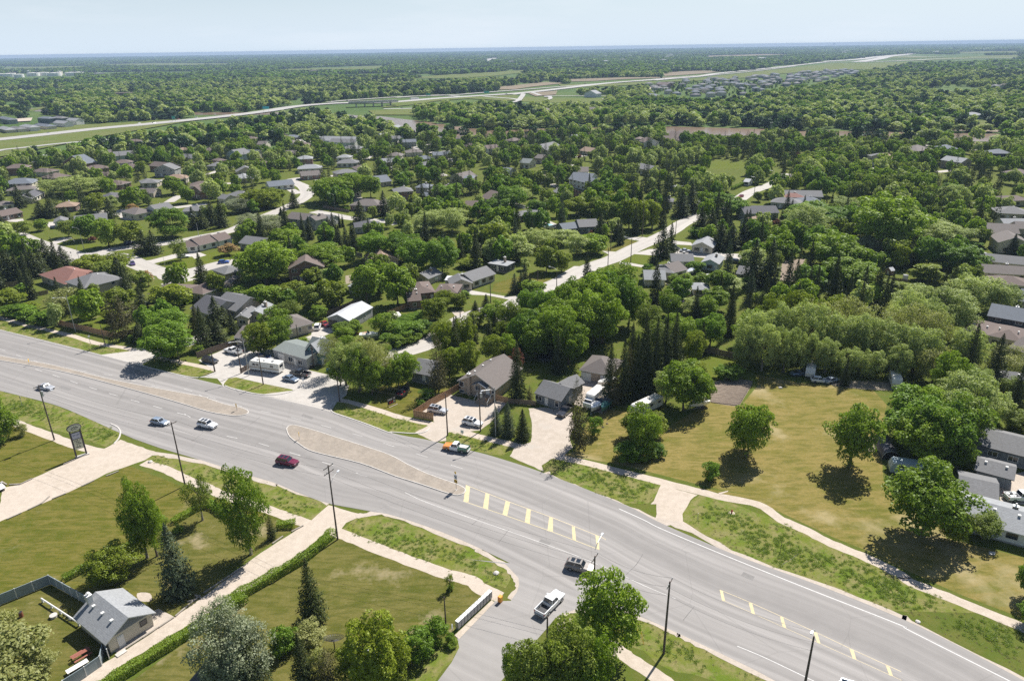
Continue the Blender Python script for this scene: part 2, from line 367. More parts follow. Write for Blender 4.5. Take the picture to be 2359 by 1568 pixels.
area('lawn', 'L 1720,560 1850,540 1840,700 1760,690', M_green, exc=False)
area('lawn', 'Q 330,870 380,820 600,830 620,870', M_green)
area('lawn', 'S 1240,410 1370,415 1440,420 1790,420 1790,470 1500,450 1220,440', M_far)
area('lawn', 'Q 2060,790 2140,790 2130,810 2080,810', M_green); area('lawn', 'Q 1620,565 1700,560 1700,605 1620,600', M_far)
area('lawn', 'Q 1940,600 1960,560 2150,560 2140,620', M_far); area('lawn', 'O 160,500 280,470 300,480 200,505', M_far)
area('lawn', 'O 1080,510 1140,480 1160,490 1120,515', M_far)
# ditches: long rough grass
D_SPECS = ['A -60,50 0,95 590,235 850,298 1000,300 1110,268 880,215 600,150 330,75 0,20',
 'A 1200,385 1340,315 1742,415 B 280,430 250,465 60,480 A 1600,475',
 'B 340,540 370,500 440,490 680,545 900,590 935,600 830,628 620,628 440,590 345,560',
 'B 1240,740 1270,690 1330,685 1742,800 C 300,840 515,905 380,960 180,950 B 1560,900 1280,790',
 'C 665,1030 670,970 700,955 900,985 1245,1080 1200,1120 1130,1155 1040,1145 880,1112',
 'C 1490,1290 1490,1240 1560,1180 1742,1195 D 280,1215 650,1320 940,1405 880,1500 800,1568 590,1568 300,1460 0,1340',
 'I 215,240 290,130 350,95 450,110 700,185 1000,300 1400,490 1952,740 J 300,975 600,1100 992,1255 992,1540 300,1200 0,1065 I 1952,1055 1320,800 700,585 330,370 230,310',
 'A -60,590 450,725 760,845 955,900 1020,950 1010,1010 900,1080 640,990 240,880 110,850 -60,830',
 'A 1220,1190 1340,1145 1742,1215 B 500,1320 740,1390 G 350,10 450,25 820,160 800,220 690,290 560,260 330,180 B 330,1470 0,1340 A 1400,1270',
 'G 920,370 1050,270 1180,255 1280,262 1952,500 H 100,400 400,560 620,680 640,760 600,830 380,790 0,640 G 1700,660 1300,530 1000,420',
 'H 1100,1060 1160,1010 1730,1090 1952,1190 I 0,1115 400,1300 950,1580 500,1568 120,1480 0,1420 H 1700,1330 1400,1220 1200,1120',
 'H 225,1230 240,1300 170,1420 40,1568 -120,1568 -60,1480 60,1330 170,1240']
for s in D_SPECS: area('ditch', s, M_ditch, exc=True, wob=.35)
# gravel paths
for s, wd in (('A -60,770 110,865 240,920 420,985 620,1062 880,1130', 2.3), ('A 1220,1215 1400,1270 1570,1350 1742,1420 B 150,1425 330,1490 G 350,210 560,285 760,350', 2.2),
              ('G 860,375 1000,430 1300,550 1700,700 1952,770 H 0,660 200,740 400,830 560,900', 2.4), ('H 1380,1250 1500,1330 1600,1400 1800,1530 1952,1640', 2.3),
              ('K -60,1140 0,1165 300,1245 600,1315 800,1375 1040,1415 1130,1445', 1.9), ('A 1340,325 1500,355 1742,405 B 140,405 280,430', 1.8),
              ('B 1290,680 1450,710 1742,800 C 300,838 540,888', 1.8), ('C 690,935 860,975 1100,1035 1300,1080 1500,1130 D 100,1180 280,1215 650,1310 940,1385 1400,1500 1742,1570 I 700,175 1000,285 1200,375 1400,475 1700,600 1952,725 J 100,855 300,965 600,1085 992,1245 1100,1290', 2.1)):
    ribbon('footpath', s, wd, M_path, wob=.12)
# drives and yards
area('gravel_drive', 'A 880,1100 930,1075 1025,1020 1340,1130 1230,1195 1100,1240 900,1310 640,1440 350,1568 F 0,300 -200,390 -200,190 A 0,1568 20,1430 160,1405 420,1285 650,1185 760,1130', M_path, wob=.15)
area('gravel_drive', 'G 680,295 820,170 1100,250 960,310 900,390 800,385 560,590 0,955 F 1952,810 1650,1030 1000,1420 700,1640 420,1640 940,1360 1390,1060 1952,650 G 0,745 330,520 620,335', M_path, wob=.1)
area('gravel_drive', 'F 870,1190 1260,990 1390,1060 940,1355 900,1320', M_gravel, wob=.1)
area('parking_yard', 'B 120,345 300,270 440,210 600,240 760,260 770,330 1050,400 1060,430 1230,470 1400,560 1380,640 1300,700 1240,790 620,640 940,600 900,590 680,545 440,490 370,500 340,540 330,560 280,500 150,490 270,440', M_conc)
area('parking_yard', 'B 1090,60 1280,60 1310,90 1160,150 1030,190 990,210 960,180 1080,130', M_conc)
area('gravel_yard', 'C 395,960 560,870 540,850 380,790 700,640 900,690 1100,680 1190,690 1130,760 1060,850 1030,880 950,940 800,960 700,940 665,975 660,1030 560,1040', M_gravel, wob=.12)
area('gravel_yard', 'C 1360,755 1500,745 1742,790 D 160,830 190,900 140,1000 170,1090 60,1190 0,1190 C 1742,1200 1560,1180 1470,1240 1490,1290 1200,1160 1245,1085 1380,1040 1390,900', M_gravel, wob=.15)
area('gravel_yard', 'D 160,600 260,560 240,470 500,520 560,600 420,800 290,760 180,720', M_gravel)
area('gravel_apron', 'D 920,1400 1230,1490 I 340,88 280,130 215,240 220,300 330,370 230,345 0,280 D 880,1568 830,1568 870,1510', M_path, wob=.2)
area('drive_apron', 'A 850,300 1110,268 1130,250 1360,190 1480,230 1340,310 1200,385 1250,405', M_conc)
area('drive', 'L 1700,890 1830,935 2150,990 2300,985 2250,1060 2190,1020 1990,980 1850,975 1690,930', M_conc)
area('drive', 'M 540,820 680,740 860,745 830,770 700,790 560,850', M_conc); area('drive', 'M 1080,510 1230,500 1320,510 1260,540', M_conc)
area('drive', 'M 1160,640 1300,600 1480,600 1700,625 2050,640 2060,690 1900,690 1640,660 1300,650', M_conc)
area('drive', 'M 880,790 930,780 960,810 930,830', M_conc); area('drive', 'M 1430,880 1500,895 1640,925 1640,965 1480,935', M_conc)
area('drive', 'M 1060,700 1180,720 1260,735 1240,750 1050,720', M_conc); area('drive', 'M 910,615 1060,625 990,660', M_conc)
area('drive', 'M 1490,530 1640,545 1660,570 1480,560', M_conc); area('drive', 'M 640,1060 700,1050 800,1100 760,1180', M_conc)
area('drive', 'L 1190,255 1230,250 1350,280 1340,300 1280,290', M_conc); area('drive', 'L 1690,1110 1790,1110 1820,1150 1740,1170', M_gravel)
area('drive', 'K 1060,710 1240,690 1440,640 1640,630 1620,660 1480,665 1260,720', M_conc); area('drive', 'K 1060,840 1180,830 1280,840 1100,880', M_conc)
area('drive', 'K 1320,890 1420,850 1600,840 1640,850 1450,880 1380,900', M_conc); area('drive', 'K 420,545 520,500 600,510 460,560', M_conc)
area('drive', 'K 30,360 190,350 200,380 80,375', M_conc); area('drive', 'K 380,380 460,375 450,430 400,420', M_conc)
area('drive', 'K 960,280 1120,280 1110,360 1000,350', M_conc, sm=3); area('drive', 'K 1660,1300 1800,1240 1820,1280 1560,1400 1180,1430 1290,1360', M_conc)
area('drive', 'K 1520,600 1650,630 1700,650 1600,680', M_conc); area('drive', 'K -20,1000 20,990 30,1020 -10,1040', M_conc)
area('garden_plot', 'D 1340,545 1460,490 1700,520 1690,560 1580,740 1460,725 1340,705', M_soil)
area('garden_plot', 'N 370,690 560,680 500,800 470,870 350,860', M_soil); area('garden_plot', 'L 820,820 950,800 950,860 820,890', M_dirt)
area('dirt_patch', 'E 1060,970 1180,960 1200,1060 1060,1080', M_dirt, sm=3); area('dirt_patch', 'F 1090,870 1190,870 1200,930 1110,930', M_gravel, sm=3)
area('dirt_patch', 'E 680,500 1300,520 1300,580 900,560', M_dirt, sm=3, exc=False); area('dirt_patch', 'H 1000,1120 1100,1060 1180,1150 1040,1180', M_dirt, sm=3)
area('concrete_pad', 'J 840,420 880,320 1000,300 1040,470 992,500 850,480', M_gravel); area('concrete_pad', 'J 780,780 820,785 815,805 778,800', M_curb)
area('bare_path', 'I 500,75 580,55 575,65 510,85', M_path, z=.03); area('bare_path', 'H 120,110 190,100 200,105 130,112', M_path, z=.03, exc=False)
area('riverbank_rubble', 'Q 1850,618 1900,612 2140,618 2200,630 2190,640 1850,630', M_dirt)
# -------- residential streets
MAINST = []
for s, wd in (('M 130,1190 140,1100 230,1030 400,935 560,870 700,800 870,725 1000,680 1180,590 1340,520 1480,450 1560,395 1660,345 1760,300', 8.2),
              ('B 1080,620 1250,520 1500,400 C 130,330 230,290 480,215 L 1440,1380 1600,1300 1780,1180 M -60,1110 60,1090 150,1080 230,1030', 7.5),
              ('N -260,330 -100,250 0,200 90,140 160,110 300,60 420,-20', 8), ('K -200,420 0,455 110,480 250,540 400,590 560,640 640,690 690,760', 10),
              ('K 680,650 800,635 920,605 1100,580 1300,560 1500,530 1650,500 1890,450 2100,360 2230,310 L 350,250 450,200 505,150 480,90 420,60 370,35 430,20 560,15', 8),
              ('K 640,650 850,650 1000,665 1130,720 1260,770 1400,800 1550,790 1720,745 1850,715 2040,690 2180,660', 9),
              ('L 560,290 700,315 850,345 1000,360 1190,375 1260,395', 7), ('K 820,285 960,310 1120,250 1300,245 1430,230 1600,240 1700,225', 6.5),
              ('K 1390,215 1430,190 1480,160', 6), ('O 1180,875 1250,860 1350,850 1420,855 1500,860 1600,855', 6.5), ('O 1650,725 1800,790 1900,800 2000,780', 6),
              ('S 1700,940 1560,845 1450,940', 5), ('S 660,770 700,775 780,760', 6)):
    MAINST.append(ribbon('street', s, wd, M_street))
area('street_bulb', 'K 1290,790 1350,760 1500,755 1600,775 1600,820 1500,860 1380,860 1300,840', M_street, sm=4)
# -------- the main road
FAR = 'P -420,660 -200,712 0,759 160,798 325,841 425,866 593,907 771,950 896,995 985,1013 1082,1037 1136,1051 1250,1088 1434,1160 1510,1198 1576,1228 1713,1285 1893,1350 2076,1424 2200,1483 2359,1567 2600,1700'
NEAR = 'P -420,790 -200,850 0,900 122,931 206,965 290,1003 363,1030 472,1062 560,1091 630,1111 700,1140 760,1160 832,1178 890,1183 991,1215 1085,1253 1165,1292 1330,1362 1493,1427 1557,1456 1626,1488 1785,1567 1960,1680 2100,1790'
Pf = smooth(pts(FAR), 4); Pn = smooth(pts(NEAR), 6)
def nearest(p, L):
    best = None
    for a, b_ in zip(L[:-1], L[1:]):
        d = b_ - a; t = max(0, min(1, (p - a).dot(d) / max(d.dot(d), 1e-9))); q = a + d * t; e = (q - p).length
        if best is None or e < best[0]: best = (e, q)
    return best[1]
rightE = [nearest(p, Pn) for p in Pf]
main_road = strip('main_road', Pf, rightE, .034, M_road)
EXC.append([(p.x, p.y) for p in Pf] + [(p.x, p.y) for p in Pn[::-1]])
s_street = area('side_street', 'H 300,600 600,640 700,745 708,800 690,860 640,930 500,935 340,1090 215,1220 232,1300 170,1420 60,1568 G 1600,1640 H 500,1640 640,1480 830,1260 900,1180 960,1110 1000,1060 1150,1000 1500,1000 1400,700', M_side, z=.0325, uv=True)
# kerbs at the turned corners
for s in ('B 330,575 332,545 370,500', 'B 345,562 440,598 620,633 760,638 850,628 940,600', 'B 1290,700 1245,735 1245,765 1290,800 1500,870 1742,962 C 180,955', 'A 1210,372 1240,400 1600,486 1742,490',
          'A 940,885 1000,915 1024,955 1010,1010 970,1055', 'C 180,955 380,968 480,955 520,920', 'B 130,492 200,480 270,455'):
    ridge('kerb', smooth(pts(s), 4), .32, .13, M_curb, z0=.0)
# gravel shoulders
ribbon('gravel_shoulder', 'C 1500,1300 D 0,1352 300,1470 590,1580 I 0,290 230,345 700,592 1320,812 1952,1066 J 300,1213 992,1572', 1.6, M_gravel, z=.030, exc=0, wob=.3)
ribbon('gravel_shoulder', 'A 1250,1135 1400,1150 1742,1215 B 500,1318 760,1392 G 450,15 830,155', 1.3, M_gravel, z=.0305, exc=0, wob=.3)
ribbon('gravel_shoulder', 'G 1040,262 1150,240 1280,240 1500,310 1952,488 H 200,430 400,540 600,655 690,750 705,830 640,920', 1.2, M_gravel, z=.031, exc=0, wob=.25)
ribbon('gravel_shoulder', 'H 1000,1060 1150,1005 1500,1010 1730,1086 1952,1186 I 200,1200 400,1295 950,1572', 1.2, M_gravel, z=.0315, exc=0, wob=.25)
# medians: raised islands with kerbs
for s in ('A -400,190 -60,285 0,310 450,388 900,500 1300,580 1742,660 B 200,672 350,722 480,750 530,770 545,787 520,808 450,818 390,815 200,782 A 1500,700 1000,560 500,435 0,348 -60,335 -400,240',
          'B 872,940 880,915 905,900 960,903 1130,950 1300,1005 1500,1068 1742,1150 C 330,1232 500,1312 740,1398 800,1425 822,1448 815,1472 785,1488 735,1492 650,1470 450,1402 250,1340 B 1742,1312 1500,1222 1200,1150 1060,1110 980,1060 900,1000'):
    P = smooth(pts(s), 3, True)
    m_ = flat('median', P, .125, M_median); m_['kind'] = 'structure'
    ridge('kerb', P, .24, .15, M_curb, parent=None, closed=True)
# painted markings, parts of the road
def mark(spec, mat, name='road_marking', z=.040):
    return flat(name, pts(spec), z, mat, parent=main_road)
for s in ('285,10 318,25 305,148 265,140', '440,75 472,85 460,205 420,190', '600,138 635,150 612,258 575,245', '768,198 800,208 792,320 752,308', '946,265 976,275 976,385 932,375',
          '1125,338 1150,345 1160,455 1132,448', '1312,408 1340,418 1345,525 1325,520'):
    mark('H ' + s, M_yellow, 'yellow_bar')
for s in ('510,843 535,850 555,935 530,930', '740,945 768,950 792,1038 765,1032', '990,1055 1015,1060 1040,1148 1010,1138', '1252,1172 1285,1185 1312,1272 1285,1262', '1540,1308 1575,1322 1597,1398 1568,1390', '1828,1440 1860,1455 1888,1530 1858,1522'):
    mark('I ' + s, M_yellow, 'yellow_bar')
def mline(spec, wd, mat, dash=None):
    P = smooth(pts(spec), 4)
    if not dash: ribbon('painted_line', P, wd, mat, z=.039, exc=0, parent=main_road); return
    acc = 0; on, off = dash; cur = []
    L_ = [0]
    for a, b_ in zip(P[:-1], P[1:]): L_.append(L_[-1] + (b_ - a).length)
    def pos(u):
        for i in range(len(L_) - 1):
            if L_[i + 1] >= u: return P[i].lerp(P[i + 1], (u - L_[i]) / (L_[i + 1] - L_[i]))
        return P[-1]
    u = 0
    while u + on < L_[-1]: ribbon('lane_dash', [pos(u), pos(u + on)], wd, mat, z=.039, exc=0, parent=main_road); u += on + off
M_white2 = pm('worn white road paint', (.58, .565, .54), .85, var=.22, scale=.8); M_yellow2 = pm('worn yellow road paint', (.62, .52, .33), .85, var=.15, scale=.8)
mline('H 318,25 640,150 970,270 1340,418 1395,447', .12, M_yellow2); mline('H 265,140 612,258 976,385 1160,455 1345,525', .14, M_yellow)
mline('I 510,843 768,950 1285,1185 1575,1322 1952,1492', .09, M_yellow2); mline('I 555,935 792,1038 1312,1272 1888,1530 1952,1562', .07, M_yellow2)
mline('H 1500,200 1700,290 I 60,365 600,590 1200,830 1952,1125 J 300,1262 992,1610', .17, M_white)
mline('H -200,70 0,160 560,355 1050,530 1400,670 1700,810 1952,915', .1, M_white2); mline('I 650,1290 870,1382 1260,1568', .12, M_white)
mline('B 0,800 300,970 560,1030 900,1130 1300,1250 1742,1400', .12, M_white2, (3, 6)); mline('A 300,420 670,545 940,630 1200,705 1500,790 1742,850', .13, M_white2, (3.2, 5))
mline('A 0,250 420,388 950,475 1400,590 1742,660 B 0,590 500,740 900,830 1400,960 C 0,1010 500,1170 900,1300', .1, M_white2, (3, 6))
mline('A 0,85 590,235 935,320 1600,495', .12, M_white2)
M_seal = pm('crack sealant', (.12, .115, .11), .8)
for s in ('H 545,470 575,430 625,365', 'B 470,945 560,890 650,825', 'I 220,1085 265,1030 310,975', 'H 1560,720 1640,640 1690,560', 'B 60,1040 130,985 190,930', 'A 1130,690 1200,640 1270,590', 'C 330,1330 420,1300 520,1250', 'I 1010,640 1080,600 1130,560', 'H 330,330 400,270'):
    ribbon('sealed_crack', smooth(pts(s), 3), .07, M_seal, z=.0385, exc=0, parent=main_road, wob=.02)
for s in ('H 880,440 960,470 940,500 860,470', 'B 1010,800 1100,830 1085,850 995,820', 'I 700,700 790,740 770,770 680,730', 'A 520,560 610,585 590,605 500,580'): mark(s, pm('asphalt patch', (.21, .2, .19), .9, var=.1), 'asphalt_patch', z=.0375)
# tilled rows: real ridges
gA, gB, gC, gD = at('D', 1350, 560), at('D', 1690, 540), at('D', 1580, 735), at('D', 1345, 705)
plot = empty('garden_rows', (0, 0, 0)); plot['kind'] = 'structure'
for i in range(22):
    t_ = (i + .5) / 22; a = gA.lerp(gD, t_); b_ = gB.lerp(gC, t_)
    n_ = 14; P = [a.lerp(b_, j / n_) + Vector((0, random.uniform(-.06, .06), 0)) for j in range(n_ + 1)]
    ridge('soil_ridge', P, .42, .2, M_soil, parent=plot)
# -------- highway, ramps, river, far fields
area('verge', 'O -100,700 0,650 500,600 900,570 1300,560 1180,575 700,660 400,720 200,760 0,800 -100,830', M_far); area('verge', 'O -100,650 0,640 420,600 800,575 1100,560 900,585 500,625 0,675', M_far)
area('verge', 'S 340,485 420,450 800,420 1200,400 1250,430 1150,440 900,425 700,440 540,465', M_far); area('verge', 'S 260,500 560,490 560,530 300,530', M_far)
area('meadow', 'Q 0,320 400,280 800,235 1110,200 1640,190 1560,215 1400,235 1150,240 800,265 600,290 420,300 260,310', M_far)
area('meadow', 'S 1470,330 1700,335 2060,315 2150,320 2000,335 1700,350 1500,350', M_far)
area('meadow', 'S 500,290 900,262 1280,240 1310,250 1100,275 900,290 700,295', M_far); area('meadow', 'S 140,222 300,215 420,215 300,235 150,235', M_far)
area('ploughed_field', 'S 1090,350 1400,318 1520,325 1300,350 1200,365 1100,368', M_plow); area('ploughed_field', 'S 1540,300 1900,288 2350,285 1900,300 1700,312 1560,315', M_plow)
area('ploughed_field', 'Q 40,255 300,245 450,248 330,262 150,275 60,280', M_plow); area('ploughed_field', 'S 1280,390 1470,375 1460,400 1330,410', M_plow)
area('meadow', 'Q 0,125 320,125 330,135 0,140', M_far); area('meadow', 'Q 1200,108 1700,95 1900,100 1700,110 1300,118', M_far); area('meadow', 'Q 1500,180 1900,160 2100,150 2359,140 2359,165 2100,165 1700,180', M_far)
area('meadow', 'Q 1480,150 1620,148 1850,160 1700,165 1500,165', M_far); area('meadow', 'S 1350,232 1560,225 1760,213 1770,218 1500,232 1360,238', M_far)
area('meadow', 'O 600,205 1000,195 1500,198 1450,206 900,212', M_far); area('meadow', 'S 600,150 1000,140 1250,143 1200,149 700,158', M_far); area('ploughed_field', 'Q 300,150 700,138 900,141 600,150 350,158', M_plow); area('meadow', 'Q 1900,125 2359,118 2359,128 2000,134', M_far); area('meadow', 'O 0,225 400,215 600,218 300,230 0,236', M_far)
area('meadow', 'O 1700,240 1900,232 2359,225 2359,235 1900,245', M_far); area('meadow', 'S 2180,128 2359,122 2359,132 2200,138', M_far)
ribbon('river', 'P -500,232 -200,242 0,250 180,257 330,261 450,262 560,262 680,262 780,268 860,277', 42, M_water, z=.09, exc=2)
river = ribbon('river', 'P 820,272 870,279 935,287 1010,300 1130,310 1250,305 1400,301 1500,299 1650,303 1850,309 2050,313 2250,316 2400,322 2800,330', 68, M_water, z=.095, exc=2)
hw = []
for s, wd in (('O -500,730 0,688 600,622 900,594 1180,566 1450,538 1690,508 1900,475 S 0,458 160,452 420,447 700,424 1000,405 1250,388 1500,360 1800,325 2100,303 2359,284 Q 400,263 700,232 950,205 1100,187', 26),
              ('S 0,448 160,434 500,412 800,402 1000,386 1400,356 1700,332 2100,300 2359,278', 13), ('S 440,420 700,402 850,412', 8),
              ('S 1000,412 1100,420 1180,426 1222,436 1195,447 1160,450', 9), ('S 1190,400 1250,395 1290,402 1350,415 1330,428 1222,438', 9), ('S 1240,392 1300,385 1360,405', 8),
              ('S 1400,415 1440,408 1700,410 1790,408', 8), ('S 1420,410 1425,425 1400,435', 7), ('S 1790,410 1770,430 1800,440', 6), ('S 360,492 520,490 600,485', 11), ('O -100,790 0,760 160,742 350,720 520,705 700,690 840,678', 9),
              ('Q 1060,192 1400,188 1640,178 1860,168 2300,163 2500,160', 30), ('Q 1090,185 1300,172 1400,158 1600,140 1640,136', 60), ('Q 1300,188 1420,170 1500,152 1620,140', 60), ('Q 1560,150 1700,155 1850,155', 35), ('Q 0,308 600,252 900,215', 12),
              ('S 980,185 1030,175 1080,163', 90), ('S 1010,192 1060,178 1090,166', 60), ('O 1300,240 1440,245', 10)):
    hw.append(ribbon('highway', s, wd, M_hwy, exc=14))
area('cleared_ground', 'S 1910,365 1980,348 2120,345 2110,365 2000,370', M_path); area('cleared_ground', 'O 100,555 210,550 200,570 110,575', M_path)
# ================================================================== VEGETATION
rs = np.random.RandomState(5)
def leafmat(name, c0, c1, c2, trans=.35):
    """foliage: hue differs from tree to tree (object random) and from spray to spray (noise)"""
    m = bpy.data.materials.new(name); m.use_nodes = True; t = m.node_tree; t.nodes.clear()
    o = N(t, 'ShaderNodeOutputMaterial'); oi = N(t, 'ShaderNodeObjectInfo'); tcn = N(t, 'ShaderNodeTexCoord'); pos = N(t, 'ShaderNodeNewGeometry').outputs['Position']
    c = mixc(t, oi.outputs['Random'], tuple(x * .74 for x in c0), tuple(x * 1.16 for x in c1))
    n1 = noise(t, pos, .55, 3); n2 = noise(t, pos, 3.5, 2)
    c = mixc(t, rng(t, n1, .35, .65, 0, .6), c, c2); c = mixc(t, rng(t, n2, .35, .65, 0, .5), c, tuple(x * .68 for x in c0))
    d = N(t, 'ShaderNodeBsdfDiffuse'); tr = N(t, 'ShaderNodeBsdfTranslucent'); gl = N(t, 'ShaderNodeBsdfGlossy'); gl.inputs['Roughness'].default_value = .5
    gl.inputs['Color'].default_value = (.8, .85, .9, 1)
    t.links.new(c, d.inputs[0]); c2_ = mixc(t, .75, c, (1.3, 1.45, .5), 'MULTIPLY'); t.links.new(c2_, tr.inputs[0])
    a = N(t, 'ShaderNodeMixShader'); a.inputs[0].default_value = trans; t.links.new(d.outputs[0], a.inputs[1]); t.links.new(tr.outputs[0], a.inputs[2])
    b = N(t, 'ShaderNodeMixShader'); b.inputs[0].default_value = .018; t.links.new(a.outputs[0], b.inputs[1]); t.links.new(gl.outputs[0], b.inputs[2])
    t.links.new(b.outputs[0], o.inputs[0]); return m
L_mid = leafmat('green leaves', (0.169, 0.269, 0.018), (0.228, 0.318, 0.026), (0.271, 0.354, 0.035))
L_lime = leafmat('yellow green leaves', (0.184, 0.246, 0.015), (0.239, 0.283, 0.024), (0.258, 0.301, 0.032))
L_dark = leafmat('deep green leaves', (0.124, 0.224, 0.018), (0.179, 0.288, 0.023), (0.226, 0.335, 0.034))
L_willow = leafmat('soft grey green leaves', (0.316, 0.394, 0.124), (0.407, 0.456, 0.164), (0.458, 0.501, 0.190))
L_silver = leafmat('silver leaves', (0.259, 0.296, 0.166), (0.318, 0.340, 0.203), (0.353, 0.385, 0.243), .2)
L_pale = leafmat('pale thin leaves', (0.304, 0.330, 0.106), (0.357, 0.366, 0.127), (0.410, 0.400, 0.160))
L_olive = leafmat('olive leaves', (0.187, 0.244, 0.035), (0.248, 0.293, 0.049), (0.228, 0.293, 0.043))
L_plum = leafmat('plum leaves', (0.196, 0.065, 0.057), (0.256, 0.112, 0.077), (0.295, 0.158, 0.077), .2)
L_rust = leafmat('bronze leaves', (0.335, 0.223, 0.087), (0.394, 0.242, 0.116), (0.394, 0.298, 0.116), .2)
L_spruce = leafmat('spruce needles', (0.046, 0.065, 0.016), (0.066, 0.084, 0.020), (0.091, 0.105, 0.027), .08)
L_blue = leafmat('blue spruce needles', (0.068, 0.096, 0.047), (0.085, 0.114, 0.055), (0.108, 0.132, 0.070), .08)
L_brownsp = leafmat('tired spruce needles', (0.083, 0.079, 0.026), (0.101, 0.093, 0.032), (0.123, 0.111, 0.044), .08)
L_deep = leafmat('distant dark leaves', (0.035, 0.077, 0.022), (0.046, 0.094, 0.028), (0.062, 0.109, 0.039))
M_bark = pm('bark', (.13, .1, .075), .95, var=.25, scale=3); M_palebark = pm('grey bark', (.26, .23, .19), .95, var=.2, scale=3)
def quads_mesh(name, C, Nn, S, mat, asp=1.35):
    """leaf sprays: folded quads at C facing Nn, size S"""
    n = len(C); Nn = Nn / np.linalg.norm(Nn, axis=1, keepdims=True)
    r = rs.normal(size=(n, 3)); U = np.cross(Nn, r); U /= np.linalg.norm(U, axis=1, keepdims=True) + 1e-9; V = np.cross(Nn, U)
    S = S[:, None]; bend = Nn * S * .22
    v = np.empty((n, 4, 3)); v[:, 0] = C - U * S * asp * .5; v[:, 1] = C - V * S * .42 + bend * rs.uniform(-1, 1, (n, 1)); v[:, 2] = C + U * S * asp * .5; v[:, 3] = C + V * S * .42 + bend * rs.uniform(-1, 1, (n, 1))
    me = bpy.data.meshes.new(name); me.vertices.add(4 * n); me.vertices.foreach_set('co', v.reshape(-1))
    me.loops.add(4 * n); me.loops.foreach_set('vertex_index', np.arange(4 * n)); me.polygons.add(n)
    me.polygons.foreach_set('loop_start', np.arange(0, 4 * n, 4)); me.polygons.foreach_set('loop_total', np.full(n, 4))
    me.materials.append(mat); me.update(); me.validate(); return me
def crown(name, seed, mat, nl=38, nq=3600, base=.22, wx=1., shape='round', ls=.055, lobe=(.2, .34), up=.35, loose=.1, sub=0):
    """crown of a tree 1 m high and about 1 m wide (scaled when placed), made of many sprays grouped in lobes (and sub-lobes)"""
    rs.seed(seed); L = []
    while len(L) < nl:
        d = rs.normal(size=3); d /= np.linalg.norm(d); h = rs.uniform(.25, 1) ** .5
        p = d * h * .72; zz = (p[2] + .72) / 1.44
        if shape == 'round': wmul = 1 - .25 * max(0, -d[2])
        elif shape == 'tall': wmul = (1.0 - .75 * zz ** 1.4) * (.5 + .5 * min(1, zz / .18))
        elif shape == 'dome': wmul = 1.08 - .4 * zz ** 2
        else: wmul = 1
        r = rs.uniform(*lobe) * (.7 if shape == 'tall' else 1)
        L.append((p[0] * wmul * .5 / .9, p[1] * wmul * .5 / .9, base + (1 - base) * (.5 + p[2] / 1.44 * .92), r * .5))
    L = np.array(L)
    if sub:
        Q = []
        for q in L:
            for _ in range(sub):
                d = rs.normal(size=3); d /= np.linalg.norm(d); d[2] = abs(d[2]) if rs.rand() < .6 else d[2]
                Q.append(np.append(q[:3] + d * q[3] * np.array([1, 1, .85]) * rs.uniform(.6, 1.05), q[3] * rs.uniform(.36, .62)))
        L = np.array(Q)
    wgt = L[:, 3] ** 2; wgt /= wgt.sum(); n_ = int(nq * 2.6)
    k = rs.choice(len(L), n_, p=wgt); d = rs.normal(size=(n_, 3)); d /= np.linalg.norm(d, axis=1, keepdims=True)
    d[:, 2] = np.where((d[:, 2] < -.3) & (rs.rand(n_) < .6), -d[:, 2], d[:, 2])
    C = L[k, :3] + d * (L[k, 3] * (1 + rs.normal(size=n_) * loose))[:, None] * np.array([1, 1, .8])
    keep = np.ones(len(C), bool)
    for i in range(len(L)):
        q = (C - L[i, :3]) / np.array([1, 1, .8]); keep &= ~((np.einsum('ij,ij->i', q, q) < (L[i, 3] * .72) ** 2) & (k != i))
    C, d = C[keep][:nq], d[keep][:nq]
    Nn = d * .85 + rs.normal(size=C.shape) * .5 + np.array([0, 0, up + .1])
    return quads_mesh(name, C, Nn, ls * rs.uniform(.6, 1.35, len(C)), mat)
def trunk_mesh(name, seed, mat, h=.55, r=.028, limbs=5, spread=.28):
    random.seed(seed); mb = MB(); pts_ = [Vector((0, 0, -.01))]
    for i in range(4): pts_.append(pts_[-1] + Vector((random.uniform(-.015, .015), random.uniform(-.015, .015), h / 4)))
    for i in range(4): mb.tube(pts_[i], pts_[i + 1], r * (1.25 - .22 * i) * (1.35 if i == 0 else 1), r * (1.03 - .22 * i), 7, 0, i == 3)
    for k in range(limbs):
        a = 2 * math.pi * (k + random.random() * .6) / limbs; s_ = pts_[2 + k % 2].lerp(pts_[3 + k % 2], random.random())
        m_ = s_ + Vector((math.cos(a) * spread * .5, math.sin(a) * spread * .5, random.uniform(.1, .18))); e = m_ + Vector((math.cos(a + .3) * spread * .45, math.sin(a + .3) * spread * .45, random.uniform(.1, .2)))
        mb.tube(s_, m_, r * .5, r * .32, 5, 0, False); mb.tube(m_, e, r * .32, r * .12, 4, 0, False)
        e2 = m_ + Vector((math.cos(a - .9) * spread * .35, math.sin(a - .9) * spread * .35, .12)); mb.tube(m_, e2, r * .25, r * .08, 4, 0, False)
    return mb.mesh(name, [mat])
